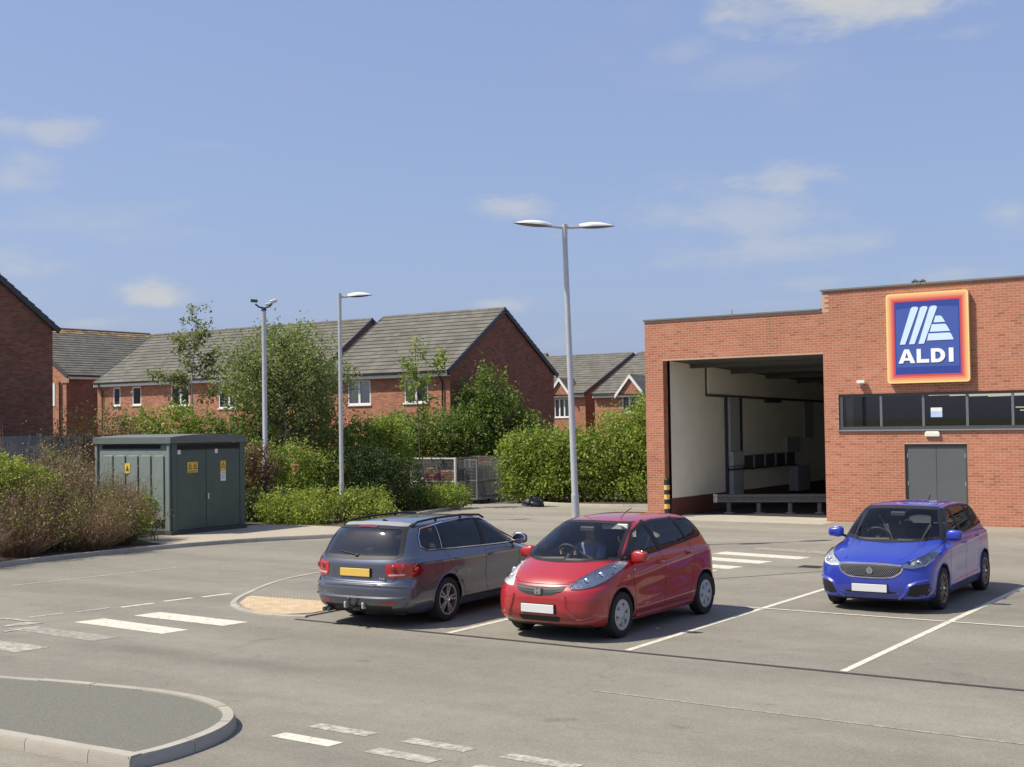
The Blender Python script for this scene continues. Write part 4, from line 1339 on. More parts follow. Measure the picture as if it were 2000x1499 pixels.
house('terraced_house', 'brick house with tall dark gable and white window behind the middle shrubs', (-39.85, 43.9, 0), 0, 6.85, 8.1, 5.42, 8.10,
      [(1.19, 2.51, 3.96, 5.02), (4.39, 5.68, 3.98, 5.02)], pipe=(6.5,), tl=TL)
house('terraced_house', 'long brick terrace with grey roof rising behind the birch and green box', (-61.4, 48.39, 0), 0, 16.9, 8.1, 5.78, 8.53,
      [(1.35, 1.95, 4.35, 5.36, 1), (2.96, 3.70, 4.35, 5.36, 1), (6.13, 7.57, 4.25, 5.36), (9.8, 11.35, 4.05, 5.36), (13.4, 14.7, 4.05, 5.36)], pipe=(0.48,))
house('detached_house', 'dark shaded brick gable cropped by the left edge of the photo', (-47.5, 19.7, 0), 0, 9.5, 8.4, 6.62, 9.65, [], pipe=(), gb1=HB_SHADE)
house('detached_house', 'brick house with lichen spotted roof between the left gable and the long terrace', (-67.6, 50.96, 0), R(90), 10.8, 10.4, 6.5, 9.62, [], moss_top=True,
      front=HB_SHADE, gb0=HB, pipe=())
g2 = house('semi_detached_house', 'far brick house with white gablet window right of the tall gable', (-58.6, 79.75, 0), 0, 10.6, 13.9, 5.15, 8.10, [(8.02, 9.25, 3.38, 4.72, 3)], tl=TL, gauge=0.45)
gablet(g2, 7.9, 9.45, 4.9, 5.95, 1.7)
g3 = house('semi_detached_house', 'far brick house with white gablet half hidden by the store wall', (-45.0, 76.0, 0), 0, 10.0, 12.8, 4.98, 7.85, [(2.1, 3.7, 3.6, 4.7, 3)], tl=TL, gauge=0.45)
gablet(g3, 2.0, 3.8, 4.76, 5.85, 1.7)
house('detached_house', 'tip of a dark roof just right of the tall gable', (-66.0, 90.0, 0), 0, 6.5, 5.4, 6.2, 8.72, [], tl=TL, gauge=0.6)
# window and downpipe on the sunlit end of the lichen-roofed house
lh = [o for o in bpy.data.objects if o.get('label', '').startswith('brick house with lichen')][0]
mb = MB().box(-0.03, 0.03, 1.1, 1.6, 4.5, 5.9)
mb.build('end_window', M_PVC, lh)
MB().tube([(-0.09, 0.52, 5.95), (-0.09, 0.52, 0.1)], 0.06, 8).build('downpipe', M_GUT, lh, smooth=50)
MB().box(-0.06, 0.0, -0.30, 0.42, 5.9, 6.2).build('box_end', mat('box_end_brick', (0.33, 0.2, 0.14), 0.8), lh)
# ------------------------------------------------------------------ substation, lamp posts, cages, fence
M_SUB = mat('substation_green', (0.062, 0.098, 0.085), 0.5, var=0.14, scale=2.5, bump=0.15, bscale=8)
M_SUB_LIT = mat('substation_lit_side', (0.195, 0.235, 0.220), 0.6, var=0.14, scale=2.5)  # paler copy of the green: sunlight on this side put into the colour
M_SUB2 = mat('substation_roof', (0.120, 0.140, 0.132), 0.6, var=0.15, scale=3)
M_SLOT = mat('slot_black', (0.008, 0.009, 0.009), 0.8, var=0)
sb = thing('substation', 'dark green steel electricity substation cabinet with double doors', 'substation', (-29.3, 25.62, 0.07))
x0, x1, y0, y1 = -32.55, -29.30, 25.62, 28.45
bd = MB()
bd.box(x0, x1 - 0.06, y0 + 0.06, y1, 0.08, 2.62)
body = bd.build('body', M_SUB_LIT, sb)
MB().box(x0 - 0.02, x1 + 0.02, y0 - 0.02, y1 + 0.04, 0.06, 0.2).build('plinth', mat('plinth_grey', (0.06, 0.065, 0.06), 0.9), sb)
# curved roof
rp = MB()
k = 8
for i in range(k):
    a, b_ = i / k, (i + 1) / k
    f = lambda t: 2.82 + 0.07 * math.sin(math.pi * t)
    ya, yb = y0 - 0.04 + a * (y1 - y0 + 0.08), y0 - 0.04 + b_ * (y1 - y0 + 0.08)
    rp.poly([(x0 - 0.04, ya, f(a)), (x1 + 0.04, ya, f(a)), (x1 + 0.04, yb, f(b_)), (x0 - 0.04, yb, f(b_))])
    rp.poly([(x1 + 0.04, ya, 2.64), (x1 + 0.04, yb, 2.64), (x1 + 0.04, yb, f(b_)), (x1 + 0.04, ya, f(a))])
    rp.poly([(x0 - 0.04, ya, 2.64), (x0 - 0.04, ya, f(a)), (x0 - 0.04, yb, f(b_)), (x0 - 0.04, yb, 2.64)])
rp.poly([(x0 - 0.04, y0 - 0.04, 2.64), (x1 + 0.04, y0 - 0.04, 2.64), (x1 + 0.04, y0 - 0.04, 2.82), (x0 - 0.04, y0 - 0.04, 2.82)])
rp.poly([(x0 - 0.04, y1 + 0.04, 2.64), (x0 - 0.04, y1 + 0.04, 2.82), (x1 + 0.04, y1 + 0.04, 2.82), (x1 + 0.04, y1 + 0.04, 2.64)])
rp.poly([(x0 - 0.04, y0 - 0.04, 2.64), (x0 - 0.04, y1 + 0.04, 2.64), (x1 + 0.04, y1 + 0.04, 2.64), (x1 + 0.04, y0 - 0.04, 2.64)])
rp.build('roof', M_SUB2, sb)
# side wall: vent slot and pressed ribs
MB().box(x0 + 0.3, x1 - 0.48, y0 + 0.03, y0 + 0.058, 2.50, 2.60).build('vent_slot', M_SLOT, sb)
for a, b_ in ((x0, x0 + 0.1), (x1 - 0.16, x1 - 0.06)):
    MB().box(a, b_, y0, y0 + 0.058, 0.2, 2.63).build('corner_post', M_SUB_LIT, sb, bevel=0.008)

for q in range(5):
    xa = x0 + 0.35 + q * 0.545
    MB().box(xa, xa + 0.40, y0 + 0.022, y0 + 0.0585, 0.5, 2.30).build('pressed_panel', M_SUB_LIT, sb, bevel=0.012)
MB().box(x1 - 1.05, x1 - 0.35, y0 + 0.015, y0 + 0.021, 0.35, 0.5).build('vent_slot', M_SLOT, sb)
# door side
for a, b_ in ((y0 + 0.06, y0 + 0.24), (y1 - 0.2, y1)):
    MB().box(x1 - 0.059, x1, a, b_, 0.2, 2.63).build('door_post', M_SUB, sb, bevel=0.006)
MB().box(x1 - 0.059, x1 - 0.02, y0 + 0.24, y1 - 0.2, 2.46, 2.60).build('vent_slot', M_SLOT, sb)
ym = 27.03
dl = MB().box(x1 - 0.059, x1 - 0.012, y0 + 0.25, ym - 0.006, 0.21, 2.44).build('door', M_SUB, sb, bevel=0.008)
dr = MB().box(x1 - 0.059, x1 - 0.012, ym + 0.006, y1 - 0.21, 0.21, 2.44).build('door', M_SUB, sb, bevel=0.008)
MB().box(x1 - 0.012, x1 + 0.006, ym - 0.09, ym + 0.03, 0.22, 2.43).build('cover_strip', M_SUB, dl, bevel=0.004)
MB().box(x1 + 0.006, x1 + 0.05, ym - 0.08, ym - 0.02, 1.02, 1.2).build('padlock', mat('steel_lock', (0.5, 0.5, 0.5), 0.3, 0.8), dl, bevel=0.01)
M_SGY = mat('warning_yellow', (0.72, 0.48, 0.05), 0.5, var=0.08)
M_SGW = mat('warning_white', (0.7, 0.7, 0.72), 0.5, var=0.05)
M_SGK = mat('warning_black', (0.03, 0.03, 0.03), 0.6, var=0)
def warn(y0_, y1_, za, zb, nm, lab, white=None):
    o = thing('warning_sign', lab, 'sign', (x1 - 0.006, (y0_ + y1_) / 2, za), group='signs on the substation')
    MB().box(x1 - 0.0115, x1 - 0.006, y0_, y1_, za if white is None else white, zb).build('yellow_plate', M_SGY, o)
    if white is not None:
        MB().box(x1 - 0.0115, x1 - 0.006, y0_, y1_, za, white - 0.003).build('white_plate', M_SGW, o)
    zc = zb - 0.02
    zl = (za if white is None else white) + 0.1
    h = zc - zl
    yc = (y0_ + y1_) / 2
    for s in ((-1,) if white is not None else (-0.5, 0.5)):
        c = yc + (s * (y1_ - y0_) * 0.5 if white is None else 0)
        w = min(0.075, h * 0.5)
        MB().prism([(c - w, zl), (c + w, zl), (c, zc)], lambda u, v, ww: (x1 - 0.006 + ww, u, v), 0.0005, 0.003).build('hazard_triangle', M_SGK, o)
        MB().prism([(c - w * 0.62, zl + h * 0.12), (c + w * 0.62, zl + h * 0.12), (c, zl + h * 0.80)], lambda u, v, ww: (x1 - 0.006 + ww, u, v), 0.003, 0.004).build('triangle_face', M_SGY, o)
        MB().prism([(c - 0.01, zl + h * .62), (c + 0.014, zl + h * .58), (c + 0.002, zl + h * .42), (c + 0.016, zl + h * .42), (c - 0.008, zl + h * .16), (c - 0.002, zl + h * .36), (c - 0.018, zl + h * .36)], lambda u, v, ww: (x1 - 0.006 + ww, u, v), 0.004, 0.005).build('bolt_symbol', M_SGK, o)
    for k_ in range(2 if white is None else 3):
        zz = (za + 0.015 + k_ * 0.03) if white is None else white - 0.06 - k_ * 0.07
        MB().box(x1 - 0.006, x1 - 0.004, y0_ + 0.03, y1_ - 0.03, zz, zz + 0.012).build('text_line', M_SGK, o)
warn(26.24, 26.62, 1.80, 2.10, 'a', 'wide yellow hazard sign on the left substation door')
warn(27.49, 27.69, 1.52, 2.10, 'b', 'tall yellow and white hazard sign on the right substation door', 1.80)
for y_, lab in ((25.94, 'small white tag at the top of the left substation door'), (27.33, 'small white tag at the top of the right substation door')):
    o = MB().box(x1 - 0.0115, x1 - 0.006, y_ - 0.055, y_ + 0.055, 2.33, 2.45).build('number_tag', M_SGW, None)
    tag(o, lab, 'tag', 'tags on the substation')
o = thing('warning_sticker', 'small yellow hazard sticker on the sunlit side of the substation', 'sticker', (-31.13, y0, 1.85), group='signs on the substation')
MB().box(-31.24, -31.02, y0 + 0.012, y0 + 0.021, 1.80, 2.08).build('yellow_plate', M_SGY, o)
MB().prism([(-31.20, 1.86), (-31.06, 1.86), (-31.13, 2.03)], lambda u, v, w: (u, y0 + 0.012 - w, v), 0.0005, 0.003).build('hazard_triangle', M_SGK, o)

for _o in [sb] + [o for o in bpy.data.objects if o.parent is None and o.get('group') in ('signs on the substation', 'tags on the substation')]:
    _o.location += V(0.85, -0.75, 0.0)
# --- lamp columns
M_POLE = mat('lamp_galvanised', (0.50, 0.51, 0.52), 0.42, 0.35, var=0.10, scale=6)
M_LANT = mat('lantern_white', (0.78, 0.77, 0.74), 0.4, var=0.03)
M_LENS = mat('lantern_underside', (0.10, 0.105, 0.11), 0.3, var=0.05)

def lantern(root, p, d, Ln=0.9, W=0.30, tilt=0.10, arm=0.4):
    """Flat tear-drop lantern on a short arm; p arm root, d horizontal unit vector."""
    d = Vector(d).normalized()
    q = V(-d.y, d.x, 0)
    u = V(0, 0, 1)
    e = (d + u * tilt).normalized()
    MB().tube([p, p + e * arm], 0.035, 10).build('arm', M_POLE, root, smooth=50)
    b = p + e * arm * 0.9
    n, k = 14, 12
    top, bot = [], []
    for i in range(n + 1):
        t = i / n
        w = W / 2 * (min(1, (t / 0.28)) ** 0.6) * (1 - max(0, (t - 0.55) / 0.45) ** 2.4) ** 0.5 if t < 1 else 0.01
        w = max(w, 0.05 if t < 0.5 else 0.012)
        h = 0.115 * (math.sin(math.pi * min(1, 0.18 + t * 0.86)) ** 0.75)
        top.append([b + e * (t * Ln) + q * (w * math.cos(math.pi * j / k)) + u * (h * math.sin(math.pi * j / k)) for j in range(k + 1)])
        bot.append([b + e * (t * Ln) + q * (w * 0.92 * math.cos(math.pi * j / k)) - u * (0.045 * math.sin(math.pi * j / k) * (math.sin(math.pi * min(1, 0.1 + 0.85 * t)))) for j in range(k + 1)])
    for rows, nm, m_ in ((top, 'lantern_shell', M_LANT), (bot, 'lantern_lens', M_LENS)):
        mb = MB()
        vs = [p_ for r_ in rows for p_ in r_]
        mb.add(vs, [(i * (k + 1) + j, i * (k + 1) + j + 1, (i + 1) * (k + 1) + j + 1, (i + 1) * (k + 1) + j) for i in range(n) for j in range(k)])
        mb.build(nm, m_, root, smooth=60)

def column(root, x, y, H, rb, rt_, door=1.3, rdoor=None, z0=0.0, lean=(0, 0)):
    rdoor = rdoor or rb * 1.0
    def P(z): return (x + lean[0] * z / H, y + lean[1] * z / H, z + z0)
    MB().tube([P(0), P(door)], [rdoor, rdoor], 16).build('base_section', M_POLE, root, smooth=50)
    MB().tube([P(door), P(door + 0.06), P(H)], [rdoor, rb * 0.86, rt_], 16).build('shaft', M_POLE, root, smooth=50)
    MB().box(P(0.6)[0] - 0.05, P(0.6)[0] + 0.05, y - rdoor - 0.006, y - rdoor + 0.03, 0.45 + z0, 0.95 + z0).build('access_door', M_POLE, root, bevel=0.005)
    return V(*P(H))

lp = thing('lamp_post', 'tall twin headed car park lamp post rising behind the red car', 'lamp post', (-16.71, 27.26, 0))
top = column(lp, -16.71, 27.26, 7.5, 0.095, 0.062, lean=(-0.08, -0.2))
MB().tube([top - V(0, 0, 0.1), top + V(0, 0, 0.38)], 0.066, 16).build('head_sleeve', M_POLE, lp, smooth=50)
hp = top + V(0, 0, 0.30)
lantern(lp, hp, (-0.62, -0.78, 0), Ln=0.95, tilt=0.06)
lantern(lp, hp, (0.62, 0.78, 0), Ln=0.95, tilt=0.06)
lp2 = thing('lamp_post', 'single headed lamp post standing in the low hedge left of the grey car', 'lamp post', (-27.4, 30.78, 0))
top = column(lp2, -27.4, 30.78, 7.07, 0.078, 0.058)
MB().tube([top - V(0, 0, 0.05), top + V(0, 0, 0.12)], 0.062, 16).build('head_sleeve', M_POLE, lp2, smooth=50)
lantern(lp2, top + V(0, 0, 0.0), (0.72, 0.69, 0), Ln=0.78, W=0.28, tilt=0.07, arm=0.28)
cc = thing('camera_mast', 'slim mast with security camera heads beside the green substation', 'camera mast', (-31.2, 31.3, 0))
top = column(cc, -31.2, 31.3, 6.9, 0.095, 0.075, door=1.9, rdoor=0.115)
MB().tube([top, top + V(0.0, 0, 0.1)], 0.085, 12).build('cap', M_DKM, cc, smooth=50)
tc_ = top + V(0, 0, 0.1)
for sx, nm in ((-1, 'a'), (1, 'b')):
    e = V(0.82 * sx, 0.56 * sx, 0)
    MB().tube([tc_, tc_ + e * 0.16 + V(0, 0, 0.03), tc_ + e * 0.28 + V(0, 0, 0.13)], 0.028, 8).build('camera_arm', M_DKM, cc, smooth=50)
    c = tc_ + e * 0.31 + V(0, 0, 0.2)
    MB().bar(c - e * 0.10 + V(0, 0, -0.03 * sx), c + e * 0.12 + V(0, 0, 0.05), 0.11, 0.10).build('camera_head', M_DKM if sx < 0 else M_POLE, cc, bevel=0.01)
MB().bar(tc_ + V(0.06, 0.04, 0.10), tc_ + V(0.2, 0.14, 0.14), 0.16, 0.07).build('infrared_lamp', M_POLE, cc, bevel=0.01)

# --- cages and waste by the hedge
M_WIRE = mat('cage_wire', (0.27, 0.28, 0.29), 0.5, 0.3, var=0.1)
M_WHT = mat('cage_white', (0.66, 0.65, 0.60), 0.5, 0.1, var=0.1)
M_MESH = mat('mesh_wire', (0.22, 0.225, 0.23), 0.5, 0.3, var=0.1)
def mesh_panel(root, o, u, W, H, z0, step=0.05, m=None, nm='mesh', r=0.005, fr=0.03):
    o, u = Vector(o), Vector(u)
    z = V(0, 0, 1)
    f = MB()
    for a, b_ in (((0, z0), (W, z0)), ((0, H), (W, H)), ((0, z0), (0, H)), ((W, z0), (W, H)), ((0, (z0 + H) * 0.47), (W, (z0 + H) * 0.47))):
        f.bar(o + u * a[0] + z * a[1], o + u * b_[0] + z * b_[1], fr, fr)
    f.build('frame', m or M_WIRE, root)
    w = MB()
    for i in range(1, int(W / step)):
        w.bar(o + u * i * step + z * z0, o + u * i * step + z * H, r * 2, r * 2)
    for i in range(1, int((H - z0) / (step * 2))):
        w.bar(o + u * 0 + z * (z0 + i * step * 2), o + u * W + z * (z0 + i * step * 2), r * 2, r * 2)
    w.build(nm, M_MESH, root)
cg = thing('wire_cage', 'wire mesh storage cage with white corner frame by the hedge', 'cage', (-29.95, 40.1, 0.0))
cx0, cx1, cy0, cy1, ch = -32.1, -29.95, 40.1, 42.9, 1.74
mesh_panel(cg, (cx0, cy0, 0), (1, 0, 0), cx1 - cx0, ch, 0.08, m=M_WHT, fr=0.05)
mesh_panel(cg, (cx1, cy0, 0), (0, 1, 0), cy1 - cy0, ch, 0.08, m=M_WIRE, fr=0.04)
mesh_panel(cg, (cx0, cy1, 0), (1, 0, 0), cx1 - cx0, ch, 0.08)
mesh_panel(cg, (cx0, cy0, 0), (0, 1, 0), cy1 - cy0, ch, 0.08)
MB().box(cx0 + 0.05, cx1 - 0.06, cy1 - 0.06, cy1 - 0.04, 0.1, ch - 0.05).build('rear_panel', mat('cage_panel_red', (0.20, 0.085, 0.07), 0.7, var=0.4, scale=2), cg)
MB().box(cx1 - 0.09, cx1 - 0.06, cy0 + 0.1, cy1 - 0.1, 0.1, ch - 0.3).build('side_panel', mat('cage_panel_grey', (0.13, 0.085, 0.08), 0.7, var=0.45, scale=2), cg)
MB().box(cx1 - 0.04, cx1 + 0.04, cy0 - 0.04, cy0 + 0.04, 0, ch + 0.03).build('corner_post', M_WHT, cg, bevel=0.008)
MB().box(cx1 - 0.03, cx1 + 0.03, cy0 + 0.95, cy0 + 1.0, 0, ch).build('post', M_WIRE, cg)
MB().box(cx1 - 0.03, cx1 + 0.03, cy0 + 2.4, cy0 + 2.45, 0, ch).build('post', M_WIRE, cg)
for nm, lab, bx, col in (('cardboard_bale', 'orange brown bale inside the wire cage', (-30.75, -30.1, 40.25, 41.0, 0.1, 1.28), (0.55, 0.26, 0.15)),
                         ('plastic_bundle', 'crumpled magenta bundle inside the wire cage', (-31.6, -30.85, 40.25, 40.85, 0.1, 1.22), (0.42, 0.06, 0.17)),
                         ('cardboard_bale', 'dark red bale at the rear of the wire cage', (-30.9, -30.1, 41.3, 42.6, 0.1, 1.2), (0.30, 0.07, 0.06)),
                         ('film_roll', 'pale plastic film heaped in the wire cage corner', (-31.95, -31.62, 40.3, 41.2, 0.1, 1.0), (0.45, 0.47, 0.47)),
                         ('cardboard_piece', 'yellow brown card on top of the magenta bundle', (-31.45, -31.0, 40.2, 40.4, 1.0, 1.36), (0.50, 0.34, 0.10))):
    mb = MB().box(*bx)
    o = mb.build(nm, mat(nm + '_%d' % int(col[0] * 100), col, 0.6, var=0.35, scale=4, bump=0.5, bscale=6), None, bevel=0.05, seg=2)
    for v_ in o.data.vertices:
        v_.co += V(rng.uniform(-.03, .03), rng.uniform(-.03, .03), rng.uniform(-.03, .03))
    tag(o, lab, nm.split('_')[-1], 'waste kept in the wire cage')
rc = thing('roll_cage', 'grey wheeled roll cage parked against the side of the wire cage', 'roll cage', (-29.3, 40.6, 0))
mesh_panel(rc, (-29.2, 40.45, 0), (0, 1, 0), 1.65, 1.68, 0.2, step=0.06, fr=0.035)
mesh_panel(rc, (-29.75, 40.45, 0), (1, 0, 0), 0.55, 1.68, 0.2, step=0.06, fr=0.03)
mesh_panel(rc, (-29.75, 42.1, 0), (1, 0, 0), 0.55, 1.68, 0.2, step=0.06, fr=0.03)
MB().box(-29.75, -29.2, 40.45, 42.1, 0.16, 0.2).build('base', M_WIRE, rc)
for y_ in (40.6, 41.95):
    for x_ in (-29.25, -29.7):
        w_ = MB().lathe([(0.0, -0.02), (0.06, -0.02), (0.06, 0.02), (0.0, 0.02)], (x_, y_, 0.065), axis='x', n=12)
        w_.box(x_ - 0.03, x_ + 0.03, y_ - 0.02, y_ + 0.02, 0.07, 0.17)
        w_.build('castor', M_DKM, rc)
def lump(name, c, rx, ry, rz, m, seed, label, cat, group=None):
    r_ = random.Random(seed)
    ph = [r_.uniform(0, 6.28) for _ in range(6)]
    f = lambda p: Vector((p.x, p.y, max(p.z, -rz * 0.55))) * (1 + 0.14 * math.sin(5 * p.x / rx + ph[0]) * math.sin(4 * p.y / ry + ph[1]) + 0.10 * math.sin(9 * p.z / rz + ph[2] + 3 * p.x / rx) + 0.06 * math.sin(13 * p.y / ry + ph[3]))
    o = MB().ell((c[0], c[1], c[2] + rz * 0.55), rx, ry, rz, 28, 18, f).build(name, m, None, smooth=40)
    tag(o, label, cat, group)
    return o
M_BAG = mat('bin_bag', (0.018, 0.02, 0.024), 0.5, var=0.2, bump=1.0, bscale=9)
lump('bin_bag', (-26.25, 40.05, 0.0), 0.27, 0.23, 0.25, M_BAG, 3, 'black bin bag lying by the kerb left of the lamp post', 'bin bag')
lump('bin_bag', (-26.9, 40.45, 0.0), 0.22, 0.2, 0.16, M_BAG, 5, 'smaller black bag slumped behind the bin bag', 'bin bag')

# --- garden fence at the left: concrete posts, gravel board and timber boards
M_TIMB = mat('weathered_board', (0.30, 0.295, 0.28), 0.9, var=0.25, scale=3, rand=0.2)
M_POST = mat('fence_post', (0.42, 0.42, 0.41), 0.9, var=0.15)
fn = thing('garden_fence', 'weathered grey board fence at the foot of the left house', 'fence', (-37.4, 24, 1.1))
fy = 18.0
while fy < 32.0:
    MB().box(-37.46, -37.34, fy - 0.05, fy + 0.05, 1.05, 2.95).build('post', M_POST, fn, bevel=0.01)
    for b_ in range(6):
        z = 1.12 + b_ * 0.295
        MB().box(-37.42, -37.385 + rng.uniform(0, 0.012), fy + 0.052, fy + 1.778, z, z + 0.285).build('board', M_TIMB, fn)
    fy += 1.83
# ------------------------------------------------------------------ cars
def pchip(pts):
    xs = np.array([p[0] for p in pts], float)
    ys = np.array([p[1] for p in pts], float)
    h = np.diff(xs)
    d = np.diff(ys) / h
    m = np.zeros_like(xs)
    m[1:-1] = np.where(d[:-1] * d[1:] > 0, 2 * d[:-1] * d[1:] / np.where(np.abs(d[:-1] + d[1:]) < 1e-12, 1, d[:-1] + d[1:]), 0)
    m[0], m[-1] = d[0], d[-1]
    def f(x):
        x = np.clip(np.asarray(x, float), xs[0], xs[-1])
        i = np.clip(np.searchsorted(xs, x) - 1, 0, len(xs) - 2)
        t = (x - xs[i]) / h[i]
        return ((2 * t**3 - 3 * t**2 + 1) * ys[i] + (t**3 - 2 * t**2 + t) * h[i] * m[i] + (-2 * t**3 + 3 * t**2) * ys[i + 1] + (t**3 - t**2) * h[i] * m[i + 1])
    return f

def in_poly(px, py, poly):
    px, py = np.asarray(px), np.asarray(py)
    ins = np.zeros(px.shape, bool)
    n = len(poly)
    for i in range(n):
        x1, y1 = poly[i]
        x2, y2 = poly[(i + 1) % n]
        c = ((y1 > py) != (y2 > py))
        with np.errstate(divide='ignore', invalid='ignore'):
            xi = (x2 - x1) * (py - y1) / (y2 - y1 + 1e-15) + x1
        ins ^= c & (px < xi)
    return ins

def seg_near(px, py, poly):
    """distance and nearest point to polygon outline."""
    best = np.full(px.shape, 1e9)
    bx, by = px.copy(), py.copy()
    n = len(poly)
    for i in range(n):
        a = np.array(poly[i]); b = np.array(poly[(i + 1) % n])
        ab = b - a
        t = np.clip(((px - a[0]) * ab[0] + (py - a[1]) * ab[1]) / max(1e-12, ab @ ab), 0, 1)
        qx, qy = a[0] + t * ab[0], a[1] + t * ab[1]
        dd = np.hypot(px - qx, py - qy)
        u = dd < best
        best = np.where(u, dd, best); bx = np.where(u, qx, bx); by = np.where(u, qy, by)
    return best, bx, by

def rounded(poly, r=0.05, k=4):
    out = []
    n = len(poly)
    for i in range(n):
        p, a, b = Vector(poly[i]), Vector(poly[i - 1]), Vector(poly[(i + 1) % n])
        da, db = (a - p), (b - p)
        ra = min(r, da.length * 0.45); rb = min(r, db.length * 0.45)
        s, e = p + da.normalized() * ra, p + db.normalized() * rb
        for j in range(k + 1):
            t = j / k
            q = s.lerp(p, t).lerp(p.lerp(e, t), t)
            out.append((q.x, q.y))
    return out

M_GLASS = glass('car_glass', (0.84, 0.88, 0.88), 1.0, 1.52)
M_TINT = glass('tinted_glass', (0.45, 0.48, 0.50), 1.0, 1.52)
M_RGLASS = glass('rear_glass', (0.5, 0.53, 0.53), 2.4, 1.55, 0.03)
M_TRIM = mat('black_trim', (0.012, 0.012, 0.013), 0.6, var=0.05)
M_SEAM = mat('panel_gap', (0.006, 0.006, 0.007), 0.8, var=0)
M_UNDER = mat('underbody', (0.012, 0.012, 0.012), 0.9, var=0)
M_TYRE = mat('tyre_rubber', (0.018, 0.018, 0.018), 0.85, var=0.2, scale=20)
M_CHROME = mat('chrome', (0.75, 0.76, 0.78), 0.12, 1.0, var=0)
M_ALLOY = mat('alloy_silver', (0.50, 0.51, 0.53), 0.32, 0.8, var=0.06)
M_COVER = mat('wheel_cover_silver', (0.42, 0.43, 0.45), 0.4, 0.45, var=0.06)
M_LAMPIN = mat('lamp_reflector', (0.95, 0.94, 0.91), 0.22, 0.6, var=0.04, scale=18, bump=1.0, bscale=26)
M_LAMPC = glass('lamp_cover', (0.90, 0.92, 0.94), 1.0, 1.5)
M_RED = mat('tail_lamp_red', (0.42, 0.012, 0.018), 0.12, 0.0, var=0.25, scale=30, coat=1.0)
M_REDD = mat('tail_lamp_dark', (0.16, 0.008, 0.012), 0.12, 0.0, var=0.2, scale=30, coat=1.0)
M_AMB = mat('amber_lamp', (0.55, 0.2, 0.03), 0.15, coat=1.0, var=0.1)
M_PLW = mat('plate_white', (0.62, 0.63, 0.63), 0.4, var=0.03)
M_PLY = mat('plate_yellow', (0.72, 0.47, 0.10), 0.4, var=0.03)
M_SEAT = mat('seat_cloth', (0.075, 0.077, 0.088), 0.9, var=0.15)
M_DASH = mat('dashboard', (0.05, 0.05, 0.056), 0.6, var=0.1)
M_BELT = mat('belt_grey', (0.25, 0.26, 0.28), 0.7, var=0.05)
M_VISOR = mat('sun_visor_paper', (0.62, 0.62, 0.58), 0.8, var=0.05)

